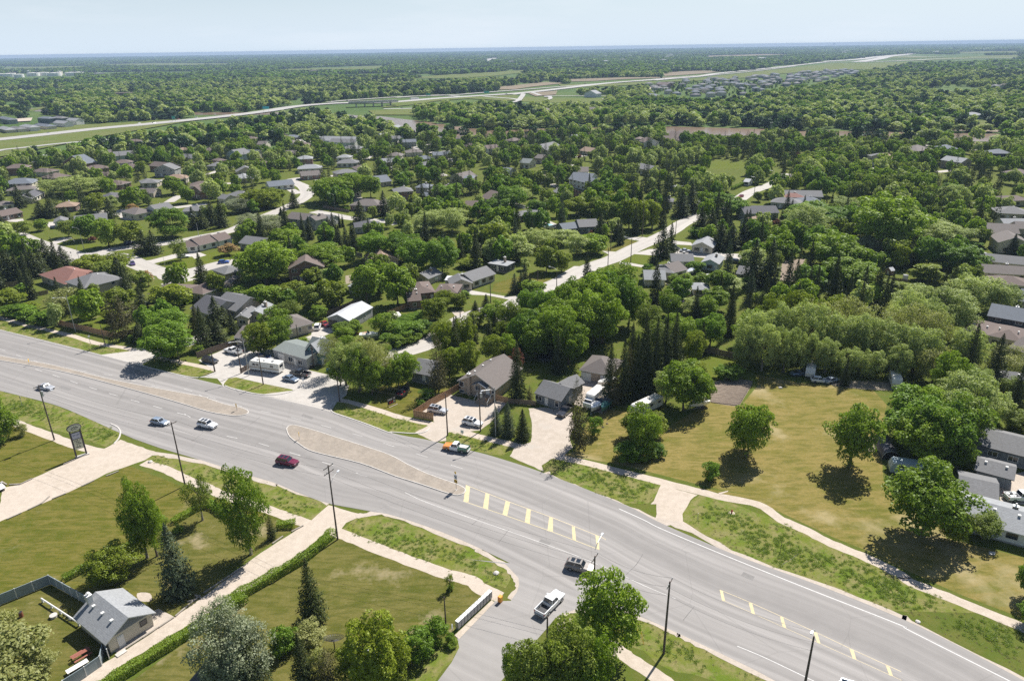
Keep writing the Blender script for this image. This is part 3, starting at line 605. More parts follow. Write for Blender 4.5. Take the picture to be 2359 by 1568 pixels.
def spruce_mesh(name, seed, mat, levels=26, nb=11, nqb=11, rad=.5, power=.85, base=.05, ls=.05, gap=.0):
    """conifer 1 m high, 1 m wide: whorls of drooping boughs"""
    rs.seed(seed); C = []; Nn = []; S = []
    for i in range(levels):
        t_ = i / (levels - 1); z = base + (1 - base) * t_ ** .93 * .985
        R = rad * ((1 - t_) ** power) * rs.uniform(.85, 1.1) + .012
        if t_ < .12: R *= .75 + t_ * 2
        n_ = max(4, int(nb * (1 - t_ * .5)))
        for k in range(n_):
            if rs.rand() < gap: continue
            a = 2 * math.pi * (k + rs.rand()) / n_; Rb = R * rs.uniform(.68, 1.14); dr = np.array([math.cos(a), math.sin(a), 0])
            sd = np.array([-math.sin(a), math.cos(a), 0]); m_ = max(3, int(nqb * (1 - .6 * t_)))
            for j in range(m_):
                u = (j + rs.rand()) / m_; u = u ** .7; droop = -.16 * Rb * u * (1.3 - t_) + .03 * u * u
                wv = .17 * Rb * (1 - u * .7)
                C.append(dr * Rb * u + sd * rs.uniform(-wv, wv) * 1.3 + np.array([0, 0, z + droop + rs.uniform(-.006, .006)])); Nn.append(dr * .45 * u + np.array([0, 0, .85]) + rs.normal(size=3) * .35)
                S.append(ls * rs.uniform(.6, 1.2) * (1 - .45 * t_))
    return quads_mesh(name, np.array(C), np.array(Nn), np.array(S), mat, 1.5)
T_dec = [trunk_mesh('trunk_mesh%d' % i, i, M_bark if i < 3 else M_palebark, .6, .022, 6, .3) for i in range(4)]
def sp_trunk():
    mb = MB(); mb.tube((0, 0, -.01), (0, 0, .97), .016, .002, 6); return mb.mesh('conifer_trunk', [M_bark])
T_con = sp_trunk()
KIND = {}
def kind(key, name, look, meshes, trunks, cat='tree'): KIND[key] = dict(name=name, look=look, m=meshes[0], hi=meshes[1], t=trunks, cat=cat)
def cr_(key, n, mat, nh=2, nqh=12000, **k):
    lo = [crown('%s_crown%d' % (key, i), 100 + hash_(key) + i * 7, mat, **k) for i in range(n)]
    k2 = dict(k); k2.update(nq=nqh, ls=k['ls'] * .56, nl=int(k['nl'] * 1.35), sub=6, loose=k.get('loose', .1) * .8)
    return lo, [crown('%s_fine_crown%d' % (key, i), 900 + hash_(key) + i * 7, mat, **k2) for i in range(nh)]
def hash_(s): return sum(ord(c) * (i + 3) for i, c in enumerate(s)) % 977
kind('maple', 'broadleaf_tree', 'rounded tree with mid green foliage', cr_('maple', 4, L_mid, nh=3, nl=42, nq=4600, base=.14, loose=.13, ls=.05), T_dec[:3])
kind('lime', 'broadleaf_tree', 'bright yellow-green tree', cr_('lime', 4, L_lime, nh=3, nl=36, nq=4200, base=.1, loose=.13, ls=.05), T_dec[:3])
kind('elm', 'broadleaf_tree', 'broad dark green tree', cr_('elm', 4, L_dark, nh=3, nqh=14000, nl=46, nq=5000, base=.14, ls=.048, shape='round', loose=.13), T_dec[:3])
kind('willow', 'broadleaf_tree', 'soft grey-green tree', cr_('willow', 4, L_willow, nh=3, nqh=15000, nl=50, nq=5600, base=.06, ls=.036, shape='round', loose=.22, lobe=(.15, .27)), T_dec[1:])
kind('silver', 'willow_tree', 'silvery feathery willow', cr_('silver', 2, L_silver, nqh=16000, nl=60, nq=6200, base=.08, ls=.032, loose=.3, lobe=(.16, .3)), T_dec[1:])
kind('pale', 'broadleaf_tree', 'pale thin-leaved tree', cr_('pale', 3, L_pale, nqh=6000, nl=34, nq=2600, base=.1, ls=.038, loose=.35), T_dec[1:])
kind('poplar', 'poplar_tree', 'tall open poplar', cr_('poplar', 3, L_mid, nl=52, nq=4600, base=.05, ls=.036, shape='round', loose=.2, lobe=(.17, .28), nqh=15000), T_dec[2:])
kind('birch', 'birch_tree', 'slim open birch', cr_('birch', 2, L_olive, nqh=6000, nl=34, nq=1900, base=.14, ls=.042, shape='round', loose=.3, lobe=(.15, .25)), T_dec[3:])
kind('olive', 'broadleaf_tree', 'olive green tree', cr_('olive', 3, L_olive, nl=40, nq=4200, base=.18, ls=.045), T_dec[:3])
kind('plum', 'plum_tree', 'small dark red-leaved tree', cr_('plum', 1, L_plum, nqh=6000, nl=26, nq=2200, base=.15, ls=.06), T_dec[:2])
kind('rust', 'crabapple_tree', 'small bronze-leaved tree', cr_('rust', 1, L_rust, nqh=6000, nl=28, nq=2200, base=.18, ls=.055, loose=.2), T_dec[:2])
kind('shrub', 'shrub', 'dense green shrub', cr_('shrub', 3, L_dark, nqh=6000, nl=26, nq=2600, base=.0, ls=.065, shape='dome'), None, 'shrub')
kind('palesh', 'shrub', 'loose grey-green shrub', cr_('palesh', 2, L_pale, nqh=6000, nl=26, nq=2200, base=.0, ls=.055, shape='dome', loose=.3), None, 'shrub')
kind('bush', 'shrub', 'leafy mid green shrub', cr_('bush', 2, L_mid, nqh=6000, nl=26, nq=2400, base=.0, ls=.06, shape='dome', loose=.18), None, 'shrub')
kind('spruce', 'spruce_tree', 'dark green spruce', ([spruce_mesh('spruce_crown%d' % i, 30 + i, L_spruce, nb=13, nqb=12, ls=.065) for i in range(4)], [spruce_mesh('spruce_fine_crown%d' % i, 40 + i, L_spruce, levels=36, nb=17, nqb=20, ls=.038) for i in range(3)]), [T_con])
kind('blue', 'spruce_tree', 'blue-green spruce', ([spruce_mesh('blue_crown%d' % i, 50 + i, L_blue, power=.8, nb=13, nqb=12, ls=.06) for i in range(2)], [spruce_mesh('blue_fine_crown%d' % i, 55 + i, L_blue, power=.8, levels=36, nb=17, nqb=20, ls=.038) for i in range(2)]), [T_con])
kind('brown', 'spruce_tree', 'thin brownish spruce', ([spruce_mesh('thin_crown%d' % i, 60 + i, L_brownsp, power=.55, gap=.25, nb=11, base=.12, ls=.055) for i in range(3)], [spruce_mesh('thin_fine_crown%d' % i, 65 + i, L_brownsp, power=.55, gap=.22, levels=30, nb=14, nqb=16, base=.12, ls=.038) for i in range(2)]), [T_con])
kind('cedar', 'cedar_tree', 'narrow columnar cedar', ([spruce_mesh('cedar_crown0', 70, L_spruce, power=.35, ls=.09, nb=12)], [spruce_mesh('cedar_fine_crown0', 71, L_spruce, power=.35, ls=.06, nb=14, levels=34)]), [T_con])
TREES = []      # (kind, pos, height, width)
def T(tile, bx, by, ty, wpx, k, hh=None):
    """a tree whose foot stands at (bx, by), top at row ty, crown wpx wide"""
    p = at(tile, bx, by); s = TILE[tile][2] if tile != 'P' else 1 / .9436
    h = hh or height(tile, bx, by, bx, ty); wm = wpx / s * .9436 * dist(p) / FPX
    if tile == 'P': wm = wpx * dist(p) / FPX
    TREES.append((k, p, max(h, .8), wm)); return p
def TT(spec):
    tile = None
    for ln in spec.strip().splitlines():
        a = ln.split()
        if len(a) == 1: tile = a[0]; continue
        k = a[0]
        for q in a[1:]:
            x, y, ty, w_ = (float(v) for v in q.split(',')); T(tile, x, y, ty, w_, k)
TT('''
A
bush 20,1060,640,230 70,1010,680,150
palesh 190,985,875,90
elm 1440,340,40,430
brown 990,190,-200,130 1075,170,-160,110
spruce 1190,200,40,130
bush 1120,190,130,60 1700,280,210,120
B
lime 660,300,30,260
maple 800,260,-10,260
spruce 180,240,-120,190 300,200,-10,200
brown 130,180,-130,100
bush 1030,220,150,100
maple 1360,150,30,190
bush 1450,110,0,120
G
poplar 205,560,-140,360
cedar 372,440,240,80
spruce 705,1090,580,260
palesh 690,1250,1110,260
shrub 480,1340,1100,200 1540,1380,1160,260 1670,1270,1050,220 1300,1170,1060,85 1410,1420,1280,150 1790,1270,1190,80
brown 830,1620,1290,230
spruce 640,1640,1170,240
lime 1200,1660,1090,500 1020,1560,1290,260 1330,1610,1240,300
palesh 740,1560,1290,170
bush 1800,1290,1230,90 420,1370,1250,90
F
poplar 1170,590,-60,270 1250,575,10,220
lime 920,800,490,330
blue 1430,870,285,290
birch 1610,290,-80,230
silver 1850,1620,960,520
palesh 150,1640,1180,620 40,1300,930,260 330,1500,1250,260
bush 1290,340,250,110 1420,380,330,90
G
silver 150,1640,1100,480
spruce 230,1700,1190,330
H
maple 1400,1350,745,470
olive 1060,1790,1150,440 820,1800,1290,380
maple 1300,1800,1240,330 650,1620,1300,160
bush 1180,1130,1050,120
birch 160,850,720,90
J
maple 375,680,262,430
lime 560,720,530,190
olive 730,700,550,190
elm 1010,1060,850,150 1030,1230,1080,130
maple 390,250,-90,300
elm 450,230,-120,290
willow 560,150,-190,300
maple 590,290,100,150
E
maple 920,1210,700,400
maple 75,1130,690,340
olive 60,1060,760,240
elm 1400,1000,600,500 1600,1140,650,420
maple 1500,950,560,380 1750,1060,600,420
willow 1900,900,420,420 1760,820,440,400 2050,840,560,320
spruce 2080,560,100,220
olive 2260,650,480,200 2300,900,760,200
pale 2200,430,180,300 2330,480,330,200
lime 1760,330,90,320
willow 1300,480,187.2,240.8 1080,480,236,223.6 900,470,213.8,223.6 720,440,147.2,240.8 540,420,90.6,223.6 380,430,39.6,258 200,420,29.6,283.8 60,400,21.8,258
willow 120,330,-121.4,344 340,300,-139.2,326.8 560,310,-165.8,344 800,330,-97,361.2 1020,350,-52.6,326.8 1240,380,-10.4,326.8 1440,430,3,326.8
pale 640,240,-199.2,361.2 900,220,-170.4,344 1180,260,-130.4,344 1420,300,-114.8,326.8 1600,520,202.8,275.2 1560,330,-72.6,292.4
lime 250,200,-190.4,275.2 460,180,-234.8,309.6 760,150,-191.6,309.6
willow 1560,230,-172.6,283.8 1350,170,-244.8,309.6
D
maple 760,1130,740,330
lime 680,1000,800,220 860,980,800,240
shrub 620,1185,1030,260 700,1190,1070,200 880,1150,1040,170
bush 780,1190,1090,200
maple 1110,770,370,420 1230,750,440,260
willow 960,700,410,280
lime 1210,560,370,230
spruce 480,700,170,170 590,700,160,190 700,660,120,200 780,620,60,200 860,580,-10,210 940,520,-40,220 1020,460,-60,220 660,540,30,180 770,470,-60,200
brown 520,740,300,150 630,640,200,160
brown 190,1070,500,170 225,1125,560,210
shrub 355,985,820,140
shrub 1340,1355,1185,160
shrub 1430,500,390,150 1540,510,375,170
lime 1190,370,110,210
C
blue 1085,970,740,150 1185,990,700,160
spruce 1310,1020,760,170 1265,680,180,210
brown 595,620,120,230 1370,690,560,100
shrub 500,660,580,160 440,740,680,90
lime 850,480,200,220 690,500,240,200 1080,390,140,260
maple 760,400,240,200 1180,380,130,200
lime 650,330,30,230 820,260,-10,220
spruce 740,330,-20,160 1030,240,0,170
maple 330,560,270,230 260,600,330,200
pale 60,600,180,240 150,560,210,220 -30,560,160,260
maple 30,640,330,200 180,600,400,180 -80,620,260,240
B
willow 1380,560,180,260 1500,600,190,260
maple 1330,560,340,220 1600,620,330,240
pale 1260,470,150,220 1640,440,160,220
bush 1230,330,230,150 1400,300,120,180
C
bush 250,230,130,200 350,190,100,200 440,130,60,180 150,290,200,100
shrub 350,150,20,190 280,190,60,160 420,110,10,180
maple 1420,330,20,340 1600,300,-120,380 1700,380,0,320
elm 1330,270,-60,300
D
maple 60,200,-160,400 250,230,-230,400 420,200,-260,380 150,90,-330,380 330,60,-380,400
elm 520,60,-380,380 -60,60,-260,300
maple 160,190,-120,300 -20,260,-60,260 340,200,-160,300
lime 60,60,-120,260 -60,160,-60,240
maple 640,60,-280,330 430,-60,-420,330 560,-100,-460,330
J
spruce -40,-40,-120,40
''')
TT('''
M
maple 330,960,860,230
lime 500,1130,1020,330 300,1290,1110,260 640,1280,1060,330
blue 190,960,800,120 245,950,780,110
spruce 275,930,720,110 320,960,800,70 600,960,895,60 805,830,775,80 270,1090,940,130 190,1160,1060,100
spruce 900,490,300,150 1040,520,360,140
lime 1320,430,200,170 1200,450,190,200 860,320,170,170 1130,430,200,200 700,320,170,230
maple 840,640,480,260 480,640,570,150
lime 450,790,590,240 580,790,620,190
willow 220,690,530,300 380,600,430,300 600,560,430,260 700,650,470,240
spruce 1400,670,380,190 1470,640,380,130 1320,730,620,60 1345,730,630,50
shrub 1290,810,720,120 1680,790,690,150 1540,820,780,100
bush 1500,880,810,130 1600,890,800,150 1720,890,800,160
lime 1370,790,780,30
spruce 1720,480,250,200 1800,500,260,170 1880,600,380,230 1970,600,390,200
elm 1900,280,150,260 2010,330,180,200 400,390,290,190 1680,500,420,130
willow 2140,780,590,230
spruce 2280,900,520,220
maple 1880,960,780,220 1840,1100,920,230
willow 1960,960,830,260 1700,1130,1000,300
shrub 2110,920,820,130
spruce 1340,320,170,130 1560,330,120,200 1640,300,60,200 1430,300,-30,90 1480,120,0,60 1370,190,-20,60
cedar 695,430,360,35 745,430,350,40 2110,390,300,35
spruce 800,250,-20,90 2200,560,320,90
elm 60,330,180,240 160,290,80,280 370,330,200,180
K
spruce 20,840,620,160 90,850,600,150 160,840,620,140 230,830,620,140 300,820,590,170 400,740,510,200 460,750,600,130 530,740,570,170 350,800,600,130
lime 750,800,640,230 950,780,640,280
spruce 1000,900,660,230
olive 920,860,700,260
brown 1010,1220,970,200
elm 1420,500,275,300 730,520,320,200
maple 900,580,340,170
lime 1080,560,360,220
olive 570,500,370,140
spruce 1190,630,440,170 1270,640,440,160 910,340,175,130 1090,240,60,150 1060,200,60,120
maple 340,450,350,100 1545,220,80,130
birch 1490,690,510,160
spruce 1670,880,625,150
rust 1880,650,560,170 1225,900,780,110
rust 1100,310,230,110
olive 200,490,370,140
maple 2200,900,550,420 2320,620,440,200
lime 1780,980,800,190
bush 1960,990,900,230 1550,1040,1000,130
lime 1420,1080,880,320
spruce 1180,1120,910,190 700,1090,870,150 790,1080,880,170
lime 1000,1080,910,220 920,1180,1100,150
pale 560,1120,920,280
shrub 230,1180,1060,200 380,1220,1110,200 120,1150,1040,180
lime 80,1080,930,240 240,1120,1040,160
elm 1400,1330,1090,300
spruce 1630,1280,1050,160 1790,1240,980,200 1850,1220,1060,150 1760,1370,1170,160 1920,1290,1130,120
plum 1210,1230,1150,140 770,540,490,70 205,610,570,50
lime 2130,1380,1210,230
maple 2280,1330,1080,260
brown 1100,1180,1010,160 950,1240,1060,130
spruce 1160,1350,1180,120
bush 1070,1350,1320,60
silver 1960,300,180,230 2080,460,310,260 2200,470,320,260
spruce 1600,430,250,130 1670,430,270,130 1750,400,200,150 1830,420,190,130 2330,440,260,140
spruce 430,340,150,140 345,340,200,160 550,370,250,130 170,260,60,130 250,220,120,120 10,400,290,60
willow 500,150,10,260 650,160,0,280 800,130,10,230
lime 800,290,130,160 2070,260,140,200 2200,240,110,230 2280,200,100,160 1700,170,70,160
maple 1430,150,0,160
L
spruce 945,380,200,160 1140,320,120,150 400,260,110,120 310,430,260,120 530,520,330,110
spruce 640,540,400,100 690,520,330,120 730,540,300,140 770,560,400,90
cedar 775,420,310,30 800,420,315,30
spruce 830,600,400,100 900,610,430,110 880,560,380,100
lime 100,280,110,250 230,260,130,180
maple 700,210,10,330 880,180,-20,260 1030,180,0,200
lime 1400,230,150,160
elm 1530,300,180,170 1660,220,60,260
shrub 1260,380,300,110 1320,380,310,90 1400,320,250,110
olive 1410,700,540,200
maple 350,620,450,330 220,830,560,460 640,760,560,420
elm 640,640,540,200 1080,690,470,330 1300,700,470,300
elm 1400,790,540,330 1620,810,520,330
spruce 1900,690,500,170 990,790,650,100
willow 1520,440,270,330 1700,460,260,300 1450,470,380,200 1780,380,270,200
lime 1850,750,680,220 560,880,760,200
maple 1000,1040,740,260 1250,1060,740,300 1130,900,720,220
lime 720,1080,850,300 400,1000,860,220 2080,640,400,280
maple 160,1080,890,280
olive 540,1100,900,230
willow 2230,690,480,260 2250,240,90,230 700,880,750,230
lime 1560,1190,1000,260 1640,1080,940,170 1760,1080,970,160
bush 1800,1000,940,110 1140,1290,1120,230 900,1290,1180,120 600,1170,1060,150 820,1360,1230,160
shrub 1330,1340,1200,280 1250,1380,1280,180 1450,1290,1190,200 1160,1370,1280,150
spruce 1980,1120,970,130 1890,1110,1020,90
lime 1900,1230,1120,170 2130,1400,1200,200 1620,1310,1200,240
spruce 2050,1330,1120,150 1740,1390,1150,170
maple 2060,1220,1040,220
''')
TT('''
N
spruce 120,900,520,230 40,580,330,150 360,400,250,50
willow 130,780,590,250
elm 90,560,350,160 170,580,370,160 640,420,230,500
maple 770,800,470,480
silver 1070,640,480,200
willow 560,520,230,420
maple 1180,620,160,560 1080,500,250,330 1300,560,250,330
willow 1600,560,370,420 1800,560,400,300
spruce 1405,740,480,90 1460,750,490,90 2100,130,60,40
lime 1320,760,570,160
elm 1560,760,500,230 1740,780,560,280 1920,790,600,220
lime 1560,860,730,250
willow 1900,1120,780,400 1450,1180,890,400 1700,1260,930,450 2150,1120,860,330
spruce 2255,640,470,110 445,300,190,70 1915,1370,1280,60
lime 1250,940,860,260 1100,960,880,200
maple 900,900,680,420
elm 600,920,720,260 800,900,800,200
lime 170,210,130,90 240,190,120,70 1980,290,190,200 1900,400,270,230
elm 150,430,360,150 1740,190,70,200
maple 2000,190,80,180 2100,280,170,120
willow 1780,240,70,210 880,300,170,260
shrub 2330,350,320,100 2240,350,320,100 1960,600,540,150
cedar 300,390,300,35 170,330,290,30
''')
n_hand = len(TREES)
# ================================================================== BUILDINGS
M_glass = pm('window glass', (.03, .04, .055), .12, var=.3, scale=.8, spec=.7)
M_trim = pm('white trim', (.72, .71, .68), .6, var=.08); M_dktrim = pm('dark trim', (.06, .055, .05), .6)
M_door = pm('white door', (.68, .67, .65), .5, var=.05); M_found = pm('foundation concrete', (.33, .31, .29), .9, var=.15)
M_metal = pm('grey metal', (.42, .43, .44), .45, .4, var=.1); M_dkmetal = pm('dark metal', (.05, .05, .055), .5, .3)
RC = {'grey': (.18, .18, .183), 'dark': (.1, .1, .112), 'brown': (.15, .112, .097), 'tan': (.3, .21, .15), 'red': (.24, .115, .09), 'light': (.3, .31, .32), 'blue': (.15, .17, .2),
      'green': (.2, .225, .215), 'white': (.52, .53, .55), 'taupe': (.165, .142, .13)}
WC = {'beige': (.46, .4, .32), 'white': (.68, .67, .63), 'cream': (.55, .5, .4), 'grey': (.33, .33, .32), 'bluegrey': (.16, .18, .2), 'brown': (.17, .11, .08), 'dark': (.06, .065, .08), 'teal': (.1, .19, .2),
      'brick': (.22, .13, .1), 'paleblue': (.42, .49, .53), 'tan': (.36, .29, .22), 'greengrey': (.27, .3, .26)}
def RM(k): return roofmat('roof shingles ' + k, RC[k])
def WM(k): return sidingmat('wall siding ' + k, WC[k])
RNAME = {'grey': 'grey', 'dark': 'charcoal', 'brown': 'brown', 'tan': 'orange-tan', 'red': 'brick-red', 'light': 'pale grey', 'blue': 'slate blue', 'green': 'grey-green', 'white': 'white', 'taupe': 'taupe'}
WNAME = {'beige': 'beige', 'white': 'white', 'cream': 'cream', 'grey': 'grey', 'bluegrey': 'blue-grey', 'brown': 'brown', 'dark': 'dark', 'teal': 'teal', 'brick': 'brick', 'paleblue': 'pale blue', 'tan': 'tan', 'greengrey': 'grey-green'}
_wc = {}
def win_mesh(w_, h_, trim='t'):
    k = (round(w_, 1), round(h_, 1), trim)
    if k not in _wc:
        a, b_ = k[0] / 2, k[1]; mb = MB(); t_ = .09
        mb.box(-a - t_, a + t_, -.07, .02, -t_, 0).box(-a - t_, a + t_, -.07, .02, b_, b_ + t_).box(-a - t_, -a, -.07, .02, 0, b_).box(a, a + t_, -.07, .02, 0, b_)
        if k[0] > 1.3: mb.box(-.035, .035, -.06, .02, 0, b_)
        g = MB().box(-a, a, -.035, .02, 0, b_)
        _wc[k] = (mb.mesh('window_mesh', [M_trim if trim == 't' else M_dktrim]), g.mesh('pane_mesh', [M_glass]))
    return _wc[k]
_dc = {}
def door_mesh(w_, h_, mat):
    k = (round(w_, 1), round(h_, 1), mat.name)
    if k not in _dc:
        mb = MB().box(-w_ / 2, w_ / 2, -.05, .02, 0, h_)
        if w_ > 2:
            for i in range(3): mb.box(-w_ / 2 + .1, w_ / 2 - .1, -.075, -.05, .12 + i * h_ / 3.1, .1 + (i + .88) * h_ / 3.1)
        else: mb.box(-w_ / 2 + .12, w_ / 2 - .12, -.07, -.05, .2, h_ * .45).box(-w_ / 2 + .12, w_ / 2 - .12, -.07, -.05, h_ * .55, h_ - .15)
        _dc[k] = mb.mesh('door_mesh', [mat])
    return _dc[k]
HOUSES = []; HXY = []
def place_side(root, me, side, u, z, w_, d_, name, sub=None):
    o = link(name, me, root)
    if side == 'f': o.location = (u, -d_ / 2, z); r = 0
    elif side == 'b': o.location = (-u, d_ / 2, z); r = math.pi
    elif side == 'r': o.location = (w_ / 2, u, z); r = math.pi / 2
    else: o.location = (-w_ / 2, -u, z); r = -math.pi / 2
    o.rotation_euler = (0, 0, r)
    if sub: link(sub[0], sub[1], o)
    return o
def house(tile, ax, ay, bx, by, depth, z=2.7, roof='hip', rc='grey', wc='beige', hr=None, zp=None, feats=None, over=.5, label=None, cat='house', name='house', chim=None, level=1, vents=0, base=True, zf=None, excl=True):
    zp = z if zp is None else zp
    A, B = at(tile, ax, ay, zp), at(tile, bx, by, zp)
    A.z = B.z = 0; d = B - A; w_ = d.length - (2 * over * .8 if zp > 0 else 0); ang = math.atan2(d.y, d.x); n = Vector((-math.sin(ang), math.cos(ang), 0))
    off = over if zp > 0 else 0
    c = (A + B) / 2 + n * (depth / 2 + off * .8)
    root = empty(name, c, ang, label, cat); hw_, hd = w_ / 2, depth / 2
    # walls
    mb = MB(); mb.box(-hw_, hw_, -hd, hd, .35 if base else 0, z, 0)
    hr = hr if hr is not None else (min(w_, depth) * .2 if roof == 'hip' else (depth if roof == 'gx' else w_) * .22)
    t_ = .16
    if roof == 'gx':
        for s_ in (-1, 1): mb.add([(s_ * hw_, -hd, z), (s_ * hw_, hd, z), (s_ * hw_, 0, z + hr), (s_ * (hw_ - .1), -hd, z), (s_ * (hw_ - .1), hd, z), (s_ * (hw_ - .1), 0, z + hr)], [(0, 1, 2), (3, 5, 4)], 1)
    if roof == 'gy':
        for s_ in (-1, 1): mb.add([(-hw_, s_ * hd, z), (hw_, s_ * hd, z), (0, s_ * hd, z + hr), (-hw_, s_ * (hd - .1), z), (hw_, s_ * (hd - .1), z), (0, s_ * (hd - .1), z + hr)], [(0, 1, 2), (3, 5, 4)], 1)
    if base: mb.box(-hw_ + .04, hw_ - .04, -hd + .04, hd - .04, 0, .35, 2)
    mb.build('wall', [WM(wc), WM(zf or wc), M_found], root)
    # roof
    rb = MB(); o_ = over
    if roof == 'gx':
        s_ = hr / hd; e = z - o_ * s_
        for sg in (-1, 1):
            q = [(-hw_ - o_ * .8, sg * (hd + o_), e), (hw_ + o_ * .8, sg * (hd + o_), e), (hw_ + o_ * .8, 0, z + hr), (-hw_ - o_ * .8, 0, z + hr)]
            if sg > 0: q = q[::-1]
            rb.slab([(a, b_, c_ + t_) for a, b_, c_ in q], t_, 0, 1)
    elif roof == 'gy':
        s_ = hr / hw_; e = z - o_ * s_
        for sg in (-1, 1):
            q = [(sg * (hw_ + o_), -hd - o_ * .8, e), (sg * (hw_ + o_), hd + o_ * .8, e), (0, hd + o_ * .8, z + hr), (0, -hd - o_ * .8, z + hr)]
            if sg < 0: q = q[::-1]
            rb.slab([(a, b_, c_ + t_) for a, b_, c_ in q], t_, 0, 1)
    elif roof == 'hip':
        X_, Y_ = hw_ + o_, hd + o_
        if X_ >= Y_: r0, r1 = (-(X_ - Y_), 0), (X_ - Y_, 0)
        else: r0, r1 = (0, -(Y_ - X_)), (0, Y_ - X_)
        e = z - .02; p = [(-X_, -Y_, e), (X_, -Y_, e), (X_, Y_, e), (-X_, Y_, e), (r0[0], r0[1], z + hr), (r1[0], r1[1], z + hr)]
        f = [(0, 1, 5, 4), (1, 2, 5), (2, 3, 4, 5), (3, 0, 4)] if X_ >= Y_ else [(0, 1, 4), (1, 2, 5, 4), (2, 3, 5), (3, 0, 4, 5)]
        rb.add([(a, b_, c_ + t_) for a, b_, c_ in p], f, 0); rb.add(p[:4], [(3, 2, 1, 0)], 1)
        rb.add([(a, b_, c_ + t_) for a, b_, c_ in p[:4]] + p[:4], [(0, 4, 5, 1), (1, 5, 6, 2), (2, 6, 7, 3), (3, 7, 4, 0)], 1)
    else:
        rb.box(-hw_ - o_ * .5, hw_ + o_ * .5, -hd - o_ * .5, hd + o_ * .5, z, z + .2, 0)
    r_ = rb.build('roof', [RM(rc), M_trim if wc not in ('dark', 'brown', 'bluegrey', 'teal') else M_dktrim], root)
    # openings
    if feats is None and level:
        feats = []; nwn = max(1, int(w_ // 3.6)); rows = [1.1] + ([3.8] if z > 4.5 else [])
        for zz in rows:
            for i in range(nwn): feats.append(('w', 'f', (i + .5) / nwn * w_ - w_ / 2, zz, random.choice((1.1, 1.5, 1.8)), 1.1))
            nd = max(1, int(depth // 5))
            for i in range(nd):
                feats.append(('w', 'r', (i + .5) / nd * depth - hd, zz, 1.1, 1.))
                feats.append(('w', 'l', (i + .5) / nd * depth - hd, zz, 1.1, 1.))
        if w_ > 5: feats.append(('d', 'f', w_ / nwn * (nwn // 2) - w_ / 2 if nwn > 1 else w_ / 2 - .8, .36, .95, 2.05))
    for ft in feats or []:
        k, sd, u, zz, fw, fh = ft[:6]
        if k == 'w': f_, g_ = win_mesh(fw, fh, 't' if wc not in ('white', 'paleblue', 'cream') else 'd'); place_side(root, f_, sd, u, zz, w_, depth, 'window', ('pane', g_))
        elif k == 'd': place_side(root, door_mesh(fw, fh, M_door), sd, u, zz, w_, depth, 'door')
        elif k == 'g': place_side(root, door_mesh(fw, fh, M_door), sd, u, zz, w_, depth, 'garage_door')
        elif k == 'dark': place_side(root, door_mesh(fw, fh, M_dktrim), sd, u, zz, w_, depth, 'garage_door')  # dark sheet in the doorway paints the shaded inside of an open garage
    if chim:
        cb = MB(); cx, cy, ch = chim; cb.box(cx - .4, cx + .4, cy - .35, cy + .35, .0 if abs(cy) > hd - .1 else z, z + ch, 0).box(cx - .46, cx + .46, cy - .41, cy + .41, z + ch, z + ch + .12, 1)
        cb.tube((cx, cy, z + ch + .12), (cx, cy, z + ch + .6), .14, .14, 8, 1); cb.build('chimney', [WM('tan'), M_trim], root)
    for i in range(vents):
        vx = (-.3 + .6 * i / max(1, vents - 1)) * w_ if roof != 'gy' else w_ * .22 * (-1); vy = -depth * .14 if roof != 'gy' else (-.3 + .6 * i / max(1, vents - 1)) * depth
        zz = z + hr * (1 - (abs(vy) / hd if roof != 'gy' else abs(vx) / hw_))
        MB().box(-.17, .17, -.17, .17, -.1, .42).box(-.22, .22, -.22, .22, .42, .48).build('roof_vent', M_trim, root, (vx, vy, zz))
    HOUSES.append((root, c.copy(), rc, wc, w_, depth, ang, roof))
    # keep scattered trees off it and off its sunny side towards the road
    if excl:
        rr = max(w_, depth) * .5 + 3.5; HXY.append((c.x, c.y, rr)); tv = Vector((-c.x, -c.y, 0)).normalized(); q = c + tv * (rr * .9 + 2); HXY.append((q.x, q.y, rr * .8))
    return root
# ---- the houses along the road
random.seed(3)
h1 = house('F', 885, 1352, 1225, 1130, 8.6, 2.55, 'gy', 'light', 'cream', hr=1.75, zp=0, zf='bluegrey', vents=3, over=.55, label='small cream cottage with pale grey shingle roof beside the gravel drive', name='cottage',
           feats=[('d', 'f', -1.55, .05, .95, 2.05), ('w', 'f', 1.9, 1.35, .9, .75), ('w', 'l', 1.5, 1.2, 1.1, .9), ('w', 'r', 0, 1.2, 1.2, .9)])
hh1 = HOUSES[-1]; cbm = MB(); cbm.box(-.35, .35, -.35, .35, 0, 1.5, 0).box(-.42, .42, -.42, .42, 1.5, 1.62, 1).tube((0, 0, 1.62), (0, 0, 2.0), .17, .17, 8, 1).tube((0, 0, 2.0), (0, 0, 2.15), .27, .05, 8, 1); cbm.build('chimney', [WM('white'), M_trim], h1, (-1.3, 3.9, 3.6))
house('B', 768, 338, 1050, 424, 8.5, 3.0, 'gx', 'green', 'grey', hr=.9, zp=0, over=.15, label='low grey workshop with a white overhead door and green-grey roof', name='workshop', cat='workshop',
      feats=[('g', 'f', -3.6, .1, 2.6, 2.3), ('w', 'f', .2, .9, 1.6, 1.4), ('d', 'f', 2.0, .1, .9, 2.1), ('w', 'f', 4.0, .9, 1.6, 1.4), ('w', 'r', 0, 1.0, 1.2, 1.0)])
house('B', 1015, 262, 1195, 300, 7.5, 3.6, 'gx', 'green', 'teal', hr=2.6, over=.35, label='teal one-and-a-half-storey house behind the grey workshop', chim=(-1., .5, 2.6))
